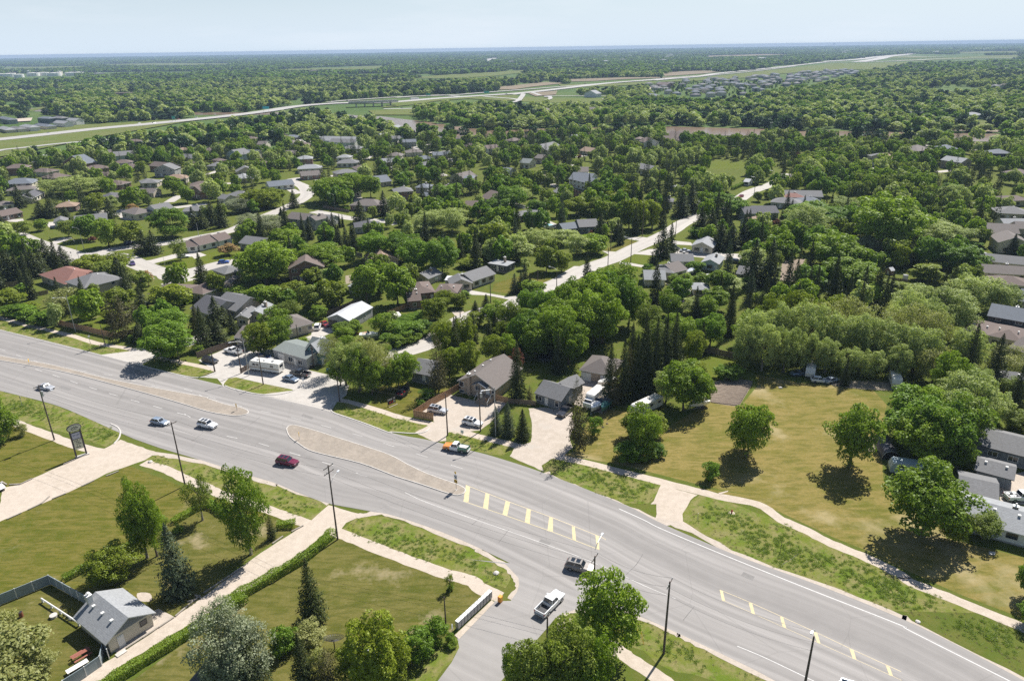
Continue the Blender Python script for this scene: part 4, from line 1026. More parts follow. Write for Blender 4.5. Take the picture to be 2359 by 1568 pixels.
gm = house('B', 1020, 268, 1150, 292, 5.5, 3.55, 'gy', 'light', 'teal', hr=2.5, over=.3, label='steep teal gable wing facing the workshop roof', name='gable_wing', cat='house wing', feats=[('w', 'f', 0, 4.1, 1.0, 1.0)], level=0)
n3 = house('C', 785, 622, 1072, 692, 13, 3.7, 'gy', 'taupe', 'tan', hr=2.6, zp=0, over=.7, vents=3, chim=(-2.2, -6.7, 2.2), label='tan raised bungalow with a wide chimney and front steps',
           feats=[('w', 'f', -4.6, 1.9, 1.3, 1.3), ('w', 'f', -4.6, .3, 1.2, .6), ('w', 'f', .2, 1.9, 1.5, 1.4), ('d', 'f', 3.0, 1.35, 1.0, 2.1), ('w', 'f', 4.6, 1.9, .8, 1.4), ('w', 'r', -3, 1.8, 1.4, 1.2), ('w', 'r', 2, 1.8, 1.2, 1.2)])
# porch steps and small porch roof of the tan bungalow
st = MB()
for i in range(6): st.box(1.2, 4.6, -6.5 - 1.6 - .3 * (i + 1), -6.5 - 1.6 - .3 * i, 0, 1.3 - .21 * (i + 1), 0)
st.box(1.0, 4.8, -8.1, -6.5, 0, 1.3, 0); st.build('steps', pm('deck boards', (.34, .27, .2), .85), n3)
for sx_ in (1.05, 4.75): MB().path([(sx_, -6.6, 2.25), (sx_, -8.1, 2.25), (sx_, -9.8, 1.0)], .05, 4).path([(sx_, -8.1, 1.2), (sx_, -8.1, 2.25)], .05, 4).path([(sx_, -9.8, 0), (sx_, -9.8, 1.0)], .05, 4).build('handrail', M_trim, n3)
pr = MB(); pr.slab([(-.9, -8.0, 3.75), (1.3, -8.0, 4.75), (1.3, -4, 4.75), (-.9, -4, 3.75)], .14).slab([(1.3, -8.0, 4.75), (3.4, -8.0, 3.75), (3.4, -4, 3.75), (1.3, -4, 4.75)], .14); pr.build('porch_roof', RM('blue'), n3)
n4 = house('C', 1425, 707, 1637, 777, 7.2, 2.75, 'gx', 'grey', 'bluegrey', hr=1.9, zp=0, over=.4, label='small blue-grey bungalow beside the gravel yard full of boats',
           feats=[('w', 'f', -2.9, 1., 1.7, 1.1), ('d', 'f', -.6, .3, .95, 2.05), ('w', 'f', 2.4, .8, 1.0, 1.4), ('w', 'r', 0.2, 1.0, .9, 1.4)])
house('C', 1560, 560, 1700, 610, 6, 2.7, 'gy', 'grey', 'bluegrey', hr=1.3, label='short grey rear wing behind the blue-grey bungalow', name='rear_wing', cat='house wing', level=0, feats=[])
house('D', 225, 430, 500, 478, 9.5, 2.9, 'hip', 'taupe', 'tan', hr=2.3, label='brown-roofed tan garage with two white doors under the spruces', name='garage', cat='garage', feats=[('g', 'f', -2.6, .05, 2.7, 2.3), ('g', 'f', 2.6, .05, 2.7, 2.3)])
house('C', 345, 440, 545, 482, 8, 3.0, 'gx', 'grey', 'bluegrey', hr=1.9, label='dark grey house with white-framed door behind the pine', feats=[('w', 'f', -3, 1.2, 1.3, 1.2), ('d', 'f', .6, .9, 1.0, 2.05), ('w', 'f', 3, 1.2, 1.3, 1.2)])
house('J', 545, 560, 1075, 705, 8.6, 2.75, 'gx', 'light', 'white', hr=1.5, label='long white bungalow with pale grey shingle roof at the right edge', vents=3, chim=(3.0, .8, 1.9),
      feats=[('w', 'f', -3.2, 1.1, 1.6, 1.0), ('w', 'f', .6, 1.3, .7, .7), ('w', 'f', 3.0, 1.2, 1.5, .9), ('w', 'f', 6, 1.2, 1.5, .9), ('w', 'l', 0, 1.2, 1.2, 1)])
house('J', 592, 420, 842, 478, 7.5, 2.6, 'gx', 'grey', 'beige', hr=1.1, label='grey-roofed garage behind the long white bungalow', name='garage', cat='garage', feats=[('g', 'r', 0, .05, 4, 2.2)])
house('J', 692, 288, 935, 352, 5.8, 2.9, 'gx', 'grey', 'bluegrey', hr=1.0, label='grey shed roof with two white vents beside the deck', name='garage', cat='garage', vents=2, feats=[('g', 'r', 0, .05, 3, 2.2)])
house('J', 640, 118, 1060, 225, 9, 3.0, 'gx', 'grey', 'bluegrey', hr=1.6, label='wide blue-grey house with a row of dark windows by the right edge', feats=[('w', 'f', u, 1.1, 1.6, 1.1) for u in (-9, -5.5, -1, 2.5, 6)])
house('B', 420, 148, 590, 165, 9, 3.4, 'gx', 'taupe', 'beige', hr=1.6, label='beige house with a dark upper window behind the lime tree', feats=[('w', 'f', -2.6, 2.1, 1.5, .8), ('w', 'f', 2, 1.2, 1.2, 1)])
house('L', 345, 1268, 560, 1208, 10, 3.0, 'hip', 'taupe', 'beige', hr=2.0, label='taupe-roofed beige bungalow beside the white parked car', feats=[('w', 'f', -3.4, 1.2, .9, 1.3), ('w', 'f', -.3, 1.2, .9, 1.3), ('w', 'f', 3, 1.2, 1.2, 1.1)])
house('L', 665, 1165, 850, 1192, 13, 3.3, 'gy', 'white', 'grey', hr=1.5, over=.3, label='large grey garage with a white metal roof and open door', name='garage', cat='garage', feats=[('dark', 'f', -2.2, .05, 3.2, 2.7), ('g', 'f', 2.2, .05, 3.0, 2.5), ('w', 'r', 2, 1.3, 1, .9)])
def absorb(wing, main):
    """a wing belongs to its house: its parts become parts of the house"""
    M = Matrix.LocRotScale(main.location, main.rotation_euler, None).inverted() @ Matrix.LocRotScale(wing.location, wing.rotation_euler, None)
    for c in [o for o in COL.objects if o.parent == wing]:
        L_ = Matrix.LocRotScale(c.location, c.rotation_euler, c.scale); c.parent = main; c.matrix_local = M @ L_
    for i, h in enumerate(HOUSES):
        if h[0] == wing: HOUSES[i] = (main,) + h[1:]
    bpy.data.objects.remove(wing)
gh = next(h[0] for h in HOUSES if h[0].get('label', '').startswith('teal one')); absorb(gm, gh)
rw = next(h[0] for h in HOUSES if h[0].name == 'rear_wing'); absorb(rw, n4)
# ---- neighbourhoods behind, eave line left to right as seen, depth, eave height, roof, colours
random.seed(8)
HL = '''
K 320,812 535,893 13 3 hip red beige
K 535,870 690,925 13 5 hip grey beige
K 1215,970 1500,975 10 3 hip brown beige
K 1500,950 1670,975 11 3 hip brown beige
K 1560,1085 1730,1140 12 3.2 gx dark beige
K 1740,1060 1940,1110 12 3.2 gx grey beige
K 1930,1165 2040,1165 8 3.2 gy grey beige
K 2040,1130 2160,1135 8 3.2 gy light beige
K 1530,585 1630,575 8 2.7 gx brown white
K 1640,570 1800,530 10 2.9 gx brown white
K 1800,535 1915,505 9 2.9 gx brown white
K 1960,548 2160,572 9 2.9 gx grey grey
K 1110,320 1270,290 14 3.2 hip taupe cream
K 1290,290 1440,262 11 4 gx grey white
K 610,378 885,350 9 2.9 gx grey paleblue
K 440,385 560,372 9 2.9 gy grey white
K 440,262 625,250 10 2.8 hip tan brown
K 0,335 192,295 9 2.7 gx brown brown
K -40,250 118,232 9 2.8 hip taupe cream
K 262,185 372,130 9 3 gx dark cream
K 45,70 262,60 9 5.2 hip blue cream
K 45,125 275,108 5 3 hip taupe cream
K 820,170 935,168 9 2.9 hip dark cream
K 940,178 1125,165 9 2.9 hip taupe beige
K 1125,140 1262,140 9 2.9 gx taupe beige
K 1170,60 1292,56 9 2.9 hip grey beige
K 1560,110 1650,125 8 5 gy brown brick
K 1645,110 1745,80 8 5 gx brown cream
K 1785,180 1850,190 7 4 gx grey cream
K 1850,160 2015,170 10 3 hip grey cream
K 820,70 985,75 10 3 hip brown brick
K 1850,810 2010,770 9 2.8 hip grey beige
K 1840,880 1900,880 8 2.8 hip taupe beige
K 1490,295 1690,285 9 2.9 hip grey grey
L 325,345 485,362 9 5 gx taupe grey
L 490,350 575,365 7 5 gy taupe grey
L 580,360 700,368 8 3 gx grey grey
L 850,240 1100,250 12 2.9 hip taupe brick
L 1100,238 1232,222 9 2.9 hip taupe tan
L 1220,135 1380,125 10 5.2 hip grey brick
L 1390,95 1500,98 9 5 hip blue grey
L 1420,160 1500,165 6 3 gx blue grey
L 890,425 1110,410 9 3 hip dark grey
L 1365,820 1500,845 8 2.7 gy grey beige
L 1630,860 1740,862 5 2.6 flat white white
L 1680,895 1870,880 7 2.8 gy grey cream
L 1868,865 2060,800 9 3.0 gx grey cream
L 1370,975 1560,955 12 3.1 hip brown brown
L 1550,960 1740,965 9 3.1 hip brown brown
L 1330,1030 1448,1020 8 3.1 gx brown brown
L 1985,720 2150,745 6 2.8 flat light dark
L 1790,20 1875,20 8 5 hip blue cream
L 1800,250 1930,250 9 4 gx brown brick
L 830,910 900,915 5 2.4 flat light grey
M 590,440 720,425 8 3 gx blue bluegrey
M 720,420 885,412 10 3.5 gx grey bluegrey
M 1390,212 1495,216 9 3 hip dark tan
M 1640,572 1820,590 11 3.0 gy light cream
M 1722,708 1872,725 10 3.1 gy light paleblue
M 1345,790 1500,800 9 3.0 hip grey cream
M 1500,795 1618,765 9 3.0 gx taupe cream
M 1478,700 1670,702 8 2.8 gx grey grey
M 1255,850 1440,852 9 2.7 gx light cream
M 1655,935 1800,940 7 2.6 hip light cream
M 2085,300 2359,300 10 3.2 gx dark greengrey
M 2040,360 2150,385 8 3 gy tan greengrey
M 630,20 800,60 10 5 gx blue white
M 2070,45 2120,50 6 2.6 gx white white
M 1470,85 1530,95 5 2.4 flat white white
M 2010,800 2130,815 8 2.6 gx grey grey
N 60,310 350,300 10 3.4 gx dark greengrey
N 395,165 710,170 10 3.4 gx grey grey
N 370,175 560,180 8 3 hip red grey
N 270,215 520,235 10 3 hip grey grey
N 520,215 700,215 9 3 hip blue grey
N 2135,305 2420,320 12 3.2 hip grey cream
N 2150,210 2420,200 9 3 hip brown cream
N 2200,400 2420,400 8 3 gx light white
N 2065,462 2330,475 12 3.2 gx taupe beige
N 2150,545 2420,560 12 4.5 gy taupe cream
N 2300,430 2500,440 9 4.5 gx taupe beige
N 2035,695 2420,735 8 3 gx grey cream
N 2025,790 2420,815 8 3 gx taupe cream
N 2105,885 2420,910 9 3 hip brown cream
N 2270,1010 2500,1060 10 4.5 gx blue cream
N 2055,1145 2420,1210 10 5 gx blue dark
N 1855,1262 2060,1310 11 3.3 hip brown cream
N 2060,1310 2350,1370 11 3.3 hip brown cream
E 2110,510 2400,545 7 2.8 gx grey bluegrey
N 2230,1400 2500,1500 9 3.3 gx taupe cream
Q 1555,745 1680,760 14 6 hip taupe dark
Q 1680,755 1775,745 14 6 hip taupe dark
Q 1705,775 1800,775 9 3 hip taupe cream
Q 1840,745 1945,745 14 6 hip blue dark
Q 1805,778 1895,785 8 3 hip taupe white
Q 2150,775 2290,775 12 6 hip blue dark
Q 2215,808 2315,812 8 3 hip blue cream
Q 1230,440 1410,450 30 4 flat white white
Q 1620,520 1680,520 12 4 hip grey white
Q 1960,520 2040,530 12 4 hip light paleblue
Q 2140,520 2190,520 12 4 hip grey cream
Q 2200,275 2340,285 30 4 flat brown brick
Q 60,660 160,670 16 5 gx brown brick
S 1340,500 1415,502 16 5.5 hip taupe cream
S 1610,498 1735,502 18 6 hip taupe cream
S 1520,490 1580,490 14 4 hip brown tan
S 1640,390 1720,392 18 6 gy light white
S 2100,330 2170,335 18 6 gx brown brick
S 2010,400 2090,405 14 6 hip blue grey
S 20,607 95,607 12 4 hip brown brick
S 375,612 435,615 12 5 gy light paleblue
S 310,658 350,662 9 4 gy light white
S 5,700 170,705 11 4 gx grey white
S 95,745 200,745 11 3 hip grey cream
S 1130,690 1190,695 12 5 hip brown tan
S 1320,640 1385,645 12 5 hip taupe cream
S 1330,745 1400,755 12 4 gy grey cream
S 1400,740 1490,720 12 4 gx grey cream
S 850,728 935,732 11 3 hip brown tan
S 375,790 470,790 11 3 hip taupe cream
S 500,770 610,765 11 3 hip taupe cream
S 700,1005 800,1005 11 3 hip taupe cream
S 1545,930 1680,940 12 5 gx blue white
S 1600,890 1670,890 10 5 gx taupe white
S 870,935 960,915 12 4 gx taupe cream
S 1100,890 1155,895 10 4 gx blue grey
S 2150,690 2260,690 14 5 gx brown brick
S 1955,680 2000,682 10 5 hip brown tan
S 780,620 855,620 10 4 gx tan cream
S 1960,860 2050,880 10 4 gx grey cream
S 1320,800 1370,805 9 4 gx taupe tan
S 1225,830 1290,835 10 4 gx green cream
O 395,830 545,838 10 4 gy blue brick
O 15,872 165,865 11 5 hip brown brick
O 20,965 205,955 10 4 hip blue cream
O 40,1010 220,1000 8 3 hip taupe cream
O 190,890 300,895 10 3 hip brown cream
O 325,935 460,915 12 3 hip brown brick
O 545,880 700,865 11 3 hip brown brick
O 590,925 720,915 10 3 gx brown brick
O 620,775 710,770 10 4 gx taupe brick
O 635,990 760,975 10 3 hip brown brick
O 730,790 860,780 12 4 gx grey paleblue
O 770,870 895,862 11 3 hip brown brick
O 905,965 1005,955 11 3 hip grey cream
O 950,850 1075,862 10 4 gx brown brick
O 1035,940 1190,935 11 3 hip tan cream
O 1280,758 1360,758 11 3 hip brown cream
O 1380,712 1430,712 10 3 hip brown cream
O 1215,985 1350,975 10 4 hip brown brick
O 1395,822 1455,815 10 4 hip brown brick
O 1440,775 1530,782 12 5 gy grey paleblue
O 1530,775 1630,780 12 4 gx blue cream
O 1550,680 1615,682 10 3 hip brown tan
O 1595,852 1665,850 10 3 gx brown brick
O 1660,840 1735,832 10 5 hip brown brick
O 1640,715 1700,715 10 4 gx taupe cream
O 1790,705 1875,710 11 3 hip taupe cream
O 1780,780 1925,775 11 3 hip taupe cream
O 1870,722 1975,720 11 4 hip brown brick
O 2020,745 2155,740 12 4 gx dark greengrey
O 2040,690 2270,695 14 4 gx light white
O 2120,602 2190,605 12 4 hip brown tan
O 2150,838 2290,835 11 3 hip grey cream
O 2190,745 2310,742 11 3 hip grey cream
O 1900,875 2060,868 11 3 hip light cream
O 200,830 260,830 9 3 hip light cream
O 1640,635 1680,635 9 3 hip brown cream
O 1960,655 2010,655 9 3 hip brown cream
O 1150,800 1230,805 10 4 gx grey cream
O 880,745 930,750 9 4 gx brown cream
O -20,545 50,560 10 5 hip blue grey
O -20,610 35,625 10 4 hip light cream
O 40,612 110,620 10 4 hip grey cream
O 120,598 190,608 10 5 hip light white
O 205,592 300,602 10 4 hip blue cream
O 235,548 310,552 10 6 hip blue bluegrey
O 325,545 390,550 10 6 hip grey bluegrey
O 335,575 410,582 10 5 gx light white
O 420,560 485,563 10 6 gx light white
O 385,436 450,436 14 4 gx white white
O 725,388 840,385 20 5 flat brown brown
O 905,398 975,402 16 5 gx white white
O 1280,248 1390,250 40 6 flat white white
O 1400,248 1450,250 40 6 flat white white
S 640,212 690,214 50 7 flat white white
S 590,210 640,212 50 7 flat light grey
S 1340,190 1420,192 60 7 flat white white
S 1280,176 1345,178 60 8 flat light white
S 1440,186 1480,188 60 7 flat white white
Q 360,174 400,175 50 8 flat white white
Q 570,186 610,187 50 7 flat tan white
Q 1340,103 1380,104 80 9 flat white white
Q 2020,100 2080,101 120 14 flat white white
Q 1240,132 1300,133 80 8 flat white white
Q 2150,76 2210,77 150 12 flat white white
Q 720,102 760,103 120 10 flat white white
Q 1470,126 1600,126 70 9 flat light grey
'''
BYKEY = {}
for ln in HL.strip().splitlines():
    t_, a, b_, dp, z_, rf, rc_, wc_ = ln.split(); ax, ay = map(float, a.split(',')); bx, by = map(float, b_.split(','))
    g_ = at(t_, ax, ay); big = dist(g_) > 1100
    D_ = dist(g_); isg = float(z_) <= 2.7 and abs(bx - ax) < 200 and t_ in 'LM'
    house(t_, ax, ay, bx, by, float(dp), float(z_), rf, rc_, wc_, level=0 if D_ > 620 else 1, name='warehouse' if big else ('garage' if isg else 'house'), cat='warehouse' if big else ('garage' if isg else 'house'), vents=2 if D_ < 260 else 0, chim=(1., 1., 2.2) if random.random() < .35 and D_ < 500 else None, base=not big)
    HOUSES[-1] = HOUSES[-1] + ('auto',); BYKEY[t_ + ' ' + a] = HOUSES[-1][0]
for a, b_ in (('K 1640,570', 'K 1530,585'), ('K 1640,570', 'K 1800,535'), ('K 1110,320', 'K 1290,290'), ('K 610,378', 'K 440,385'), ('K 1500,950', 'K 1215,970'), ('K 1740,1060', 'K 1560,1085'), ('K 1930,1165', 'K 2040,1130'), ('K 45,70', 'K 45,125'), ('K 940,178', 'K 1125,140'),
    ('L 325,345', 'L 490,350'), ('L 325,345', 'L 580,360'), ('L 850,240', 'L 1100,238'), ('L 1390,95', 'L 1420,160'), ('L 1868,865', 'L 1680,895'), ('L 1370,975', 'L 1550,960'), ('L 1370,975', 'L 1330,1030'), ('M 590,440', 'M 720,420'), ('M 1345,790', 'M 1500,795'), ('N 270,215', 'N 520,215'),
    ('N 1855,1262', 'N 2060,1310'), ('Q 1555,745', 'Q 1680,755'), ('Q 1840,745', 'Q 1805,778'), ('Q 2150,775', 'Q 2215,808'), ('O 1440,775', 'O 1530,775'), ('S 1330,745', 'S 1400,740')): absorb(BYKEY[b_], BYKEY[a])
# ---- more houses of the left and centre streets, each with its pale drive
random.seed(64)
def inpoly(P, x, y):
    ins = False; j = len(P) - 1
    for i in range(len(P)):
        if (P[i][1] > y) != (P[j][1] > y) and x < (P[j][0] - P[i][0]) * (y - P[i][1]) / (P[j][1] - P[i][1]) + P[i][0]: ins = not ins
        j = i
    return ins
NEARX = [E for E in EXC if min(math.hypot(a, b_) for a, b_ in E) < 700]
for spec, nwant in (('P 0,360 400,330 800,315 1150,330 1150,400 980,440 640,560 560,470 300,420 0,420', 34), ('P 1150,330 1500,330 1560,420 1350,480 1180,430', 6), ('P 640,560 1000,440 1180,430 1300,480 1180,560 900,640 700,650', 5), ('P 1900,330 2359,345 2359,430 1950,420', 8)):
    P = [(p.x, p.y) for p in pts(spec)]; x0, x1 = min(p[0] for p in P), max(p[0] for p in P); y0, y1 = min(p[1] for p in P), max(p[1] for p in P); got = 0
    for _ in range(2500):
        x, y = random.uniform(x0, x1), random.uniform(y0, y1)
        if not inpoly(P, x, y) or any((h_[1].x - x) ** 2 + (h_[1].y - y) ** 2 < 23 ** 2 for h_ in HOUSES) or any(inpoly(E, x + a, y + b_) for E in NEARX for a, b_ in ((0, 0), (7, 0), (-7, 0), (0, 7), (0, -7))): continue
        # eave line seen from the camera
        ang = random.choice((.45, .45, -1.1, .1)) + random.uniform(-.15, .15); w_ = random.uniform(11, 16); d_ = random.uniform(8, 11); z_ = random.choice((2.9, 2.9, 3.1, 5.2)); c = Vector((x, y, 0)); dr = Vector((math.cos(ang), math.sin(ang), 0))
        AB = []
        for s_ in (-1, 1):
            q = c + dr * (s_ * w_ / 2); q.z = z_; v = q - Vector((0, 0, CAM_H)); k = v.dot(cF); a_ = v.dot(cR) / k * FPX; b_ = v.dot(cU) / k * FPX; AB += [PW / 2 + a_ * _c + b_ * _s, PH / 2 + a_ * _s - b_ * _c]
        house('P', AB[0], AB[1], AB[2], AB[3], d_, z_, random.choice(('hip', 'hip', 'gx', 'gy')), random.choice(('brown', 'taupe', 'grey', 'brown', 'blue', 'grey', 'light', 'tan')), random.choice(('brick', 'cream', 'beige', 'tan', 'white', 'grey')), level=1 if c.length < 600 else 0)
        HOUSES[-1] = HOUSES[-1] + ('auto',); got += 1
        f_ = Vector((dr.y, -dr.x, 0)); a = c + dr * (w_ * .3) + f_ * 1; D_ = [a - dr * 2.6, a + dr * 2.6, a + dr * 2.9 + f_ * 17, a - dr * 2.9 + f_ * 17]; flat('drive', D_, nz_(D_), M_conc); EXC.append([(p.x, p.y) for p in D_])
        if got >= nwant: break
# ---- the far estate of grey roofs beside the highway, and roofs among the far trees
random.seed(21)
FARH = []; ESTATE_R = 1180
def estate(spec, n, cols, w0=13, tries=40, gap=17, wcs=('grey', 'cream', 'bluegrey', 'beige')):
    P = pts(spec); xs = [p.x for p in P]; ys = [p.y for p in P]; got = []
    for _ in range(n * tries):
        x, y = random.uniform(min(xs), max(xs)), random.uniform(min(ys), max(ys)); ins = False; j = len(P) - 1
        for i in range(len(P)):
            if (P[i].y > y) != (P[j].y > y) and x < (P[j].x - P[i].x) * (y - P[i].y) / (P[j].y - P[i].y) + P[i].x: ins = not ins
            j = i
        if not ins or any((x - a) ** 2 + (y - b_) ** 2 < gap ** 2 for a, b_ in got): continue
        got.append((x, y))
        if len(got) >= n: break
    for x, y in got:
        w_ = random.uniform(.85, 1.25) * w0; d_ = random.uniform(9, 12); z_ = random.choice((3, 5.4, 5.8)) + (8 if w0 > 30 else 0); rf = random.choice(('hip', 'hip', 'gx')); rc_ = random.choice(cols); wc_ = random.choice(wcs)
        ang = random.choice((0, math.pi / 2)) + .35 + random.uniform(-.2, .2)
        if math.hypot(x, y) > ESTATE_R: FARH.append((x, y, ang, w_, d_, z_, rf, rc_, wc_)); HXY.append((x, y, max(w_, d_) * .55 + 1)); (w0 > 30) and HXY.append((x * .975, y * .975, w_ * .7)); continue
        root = empty('house', (x, y, 0), ang, None, 'house'); hw_, hd = w_ / 2, d_ / 2; hr = 2.3
        mb = MB().box(-hw_, hw_, -hd, hd, 0, z_)
        for u in (-.3, .25): mb.box(u * w_ - .9, u * w_ + .9, -hd - .06, -hd, z_ - 1.9, z_ - .7, 1).box(-hw_ - .06, -hw_, u * d_ - .8, u * d_ + .8, z_ - 1.9, z_ - .7, 1)
        mb.build('wall', [WM(wc_), M_glass], root)
        o_ = .5; X_, Y_ = hw_ + o_, hd + o_; r_ = max(.1, abs(X_ - Y_)); e = z_; t_ = .15
        r0, r1 = ((-(X_ - Y_), 0), (X_ - Y_, 0)) if X_ > Y_ else ((0, -.05), (0, .05))
        if rf == 'gx': r0, r1 = (-X_, 0), (X_, 0)
        rb = MB().add([(-X_, -Y_, e), (X_, -Y_, e), (X_, Y_, e), (-X_, Y_, e), (r0[0], r0[1], z_ + hr), (r1[0], r1[1], z_ + hr)], [(0, 1, 5, 4), (1, 2, 5), (2, 3, 4, 5), (3, 0, 4), (3, 2, 1, 0)])
        rb.build('roof', RM(rc_), root); HXY.append((x, y, max(w_, d_) * .55 + 1))
        HOUSES.append((root, Vector((x, y, 0)), rc_, wc_, w_, d_, ang, rf, 'far'))
estate('Q -60,330 130,320 400,300 600,290 800,270 1150,245 1320,250 1180,290 1050,320 900,340 700,370 560,400 350,415 0,400 -200,400', 150, ('blue', 'dark', 'blue', 'grey'), gap=18)
estate('O 1040,310 1300,300 2359,285 2359,318 1900,335 1300,345 1060,335', 40, ('taupe', 'grey', 'grey', 'light'), gap=24)
estate('S 0,300 400,285 500,290 330,312 0,318', 14, ('grey', 'taupe', 'light'), gap=24)
estate('Q 1560,450 1700,410 1850,400 2150,430 2359,440 2300,500 1900,500 1650,490', 26, ('grey', 'taupe', 'light', 'brown'), gap=22)
estate('Q 2150,360 2359,320 2359,400 2200,390', 8, ('grey', 'taupe'), gap=22)
estate('O 0,200 2359,170 2359,285 0,300', 16, ('white', 'light', 'taupe'), w0=34, gap=60, wcs=('white', 'cream'))
estate('S 0,180 2359,140 2359,230 0,280', 16, ('white', 'light', 'grey'), w0=38, gap=80, wcs=('white', 'cream'))
estate('Q 0,120 2359,85 2359,150 1100,180 0,230', 22, ('white', 'light', 'taupe'), w0=60, gap=120, wcs=('white', 'cream'))
# past the limit: the farthest roofs of the estates in one object
fb = MB(); fm = [RM(k) for k in ('blue', 'dark', 'grey', 'taupe', 'light', 'brown')] + [RM('white'), WM('grey'), WM('cream')]; fk = ['blue', 'dark', 'grey', 'taupe', 'light', 'brown', 'white']
for x, y, ang, w_, d_, z_, rf, rc_, wc_ in FARH:
    ca, sa_ = math.cos(ang), math.sin(ang); tf_ = lambda L_: [(x + a * ca - b_ * sa_, y + a * sa_ + b_ * ca, c_) for a, b_, c_ in L_]; a, b_ = w_ / 2, d_ / 2
    fb.add(tf_([(-a, -b_, 0), (a, -b_, 0), (a, b_, 0), (-a, b_, 0), (-a, -b_, z_), (a, -b_, z_), (a, b_, z_), (-a, b_, z_)]), [(0, 1, 5, 4), (1, 2, 6, 5), (2, 3, 7, 6), (3, 0, 4, 7)], 7 if wc_ in ('grey', 'bluegrey') else 8)
    a += .5; b_ += .5; fb.add(tf_([(-a, -b_, z_), (a, -b_, z_), (a, b_, z_), (-a, b_, z_), (-a * .35, 0, z_ + 2.4), (a * .35, 0, z_ + 2.4)]), [(0, 1, 5, 4), (1, 2, 5), (2, 3, 4, 5), (3, 0, 4), (3, 2, 1, 0)], fk.index(rc_))

o = fb.build('distant_houses', fm); setp(o, 'farthest small roofs of the distant housing estates', None, None, 'stuff')
# ---- oil tanks on the far left
M_tank = pm('tank paint', (.72, .7, .66), .6, var=.06)
for x, y, w_ in ((60, 283, 60), (125, 288, 44), (215, 278, 58), (280, 275, 52), (350, 278, 66), (460, 275, 60), (505, 274, 50), (0, 284, 50)):
    p = at('O', x, y); wm = w_ / 2.6211 * .9436 * dist(p) / FPX; mb = MB().tube((0, 0, 0), (0, 0, 12), wm / 2, wm / 2, 24).tube((0, 0, 12), (0, 0, 13.5), wm / 2, .5, 24)
    tk = mb.build('storage_tank', M_tank, None, p); setp(tk, None, 'storage tank', 'pale storage tanks beyond the far trees'); tk['_far'] = 1; HXY.append((p.x, p.y, wm / 2 + 6)); q = p - p.normalized() * 90; HXY.append((q.x, q.y, 70))
    tk['label'] = 'pale cylindrical storage tank beyond the far trees, %s from the left edge' % {0: 'first', 60: 'second', 125: 'third', 215: 'fourth', 280: 'fifth', 350: 'sixth', 460: 'seventh', 505: 'eighth'}[x]
# ================================================================== VEHICLES
M_tyre = pm('tyre rubber', (.02, .02, .022), .85); M_rim = pm('alloy rim', (.45, .46, .48), .35, .8); M_blk = pm('black plastic', (.025, .025, .028), .55)
M_carglass = pm('car glass', (.018, .024, .032), .06, var=.1, spec=.9); M_lampw = pm('headlamp lens', (.75, .76, .78), .15, spec=.8); M_lampr = pm('tail lamp lens', (.45, .02, .015), .2, spec=.8)
PAINT = {'silver': (.5, .51, .53), 'bluesilver': (.3, .36, .44), 'white': (.82, .82, .82), 'red': (.15, .008, .035), 'bronze': (.3, .27, .24), 'black': (.02, .02, .024), 'blue': (.02, .1, .42), 'navy': (.03, .05, .12), 'grey': (.22, .23, .24),
         'orange': (.8, .28, .05), 'green': (.03, .13, .08), 'bluegrey': (.16, .21, .28), 'maroon': (.17, .02, .03), 'cream': (.62, .58, .48), 'purple': (.08, .05, .15), 'darkred': (.3, .03, .03)}
def CP(k): return pm('car paint ' + k, PAINT[k], .28, .25 if k in ('silver', 'bluesilver', 'bronze', 'grey', 'bluegrey') else .0, var=.04, coat=.8, spec=.6)
def loft(sts, n_):
    """sts: list of rings (equal number of points)"""
    mb = MB(); v = [p for r in sts for p in r]; f = []
    for i in range(len(sts) - 1):
        for j in range(n_): f.append((i * n_ + j, i * n_ + (j + 1) % n_, (i + 1) * n_ + (j + 1) % n_, (i + 1) * n_ + j))
    f += [tuple(range(n_ - 1, -1, -1)), tuple((len(sts) - 1) * n_ + j for j in range(n_))]; return mb.add(v, f)
VEH = {  # length, width, height; body stations (x/L, z low, z top, half-width factor); cabin: cowl, windscreen top, roof rear, cabin rear (x/L), belt
    'sedan': (4.7, 1.82, 1.45, [(.5, .35, .62, .78), (.46, .24, .72, .93), (.3, .22, .86, 1), (.14, .22, .94, 1), (-.28, .22, .98, 1), (-.42, .24, .98, .97), (-.48, .3, .9, .9), (-.5, .4, .8, .8)], (.16, .04, -.2, -.36), .93),
    'hatch': (4.4, 1.78, 1.48, [(.5, .35, .62, .78), (.46, .24, .74, .93), (.3, .22, .9, 1), (.14, .22, .96, 1), (-.3, .22, 1.0, 1), (-.44, .24, 1.0, .97), (-.49, .3, .9, .92), (-.5, .4, .8, .85)], (.18, .05, -.34, -.47), .95),
    'suv': (4.85, 1.92, 1.74, [(.5, .4, .75, .82), (.47, .28, .9, .94), (.3, .26, 1.06, 1), (.15, .26, 1.12, 1), (-.3, .26, 1.14, 1), (-.45, .28, 1.12, .98), (-.49, .34, 1.05, .95), (-.5, .45, .95, .9)], (.17, .07, -.38, -.485), 1.1),
    'van': (5.0, 1.95, 1.78, [(.5, .38, .7, .82), (.47, .26, .85, .94), (.36, .24, 1.0, 1), (.25, .24, 1.1, 1), (-.3, .24, 1.12, 1), (-.45, .26, 1.12, .98), (-.49, .34, 1.05, .95), (-.5, .45, .95, .9)], (.3, .16, -.4, -.49), 1.08)}
def wheels(root, L_, W_, xs, r=.34, lite=False):
    for x in xs:
        for s_ in (-1, 1):
            y = s_ * (W_ / 2 - .1); mb = MB().tube((0, -.12, 0), (0, .12, 0), r, r, 14 if not lite else 8); o = mb.build('wheel', M_tyre, root, (x, y, r))
            if not lite: MB().tube((0, s_ * .10, 0), (0, s_ * .135, 0), r * .62, r * .55, 10).build('rim', M_rim, o)
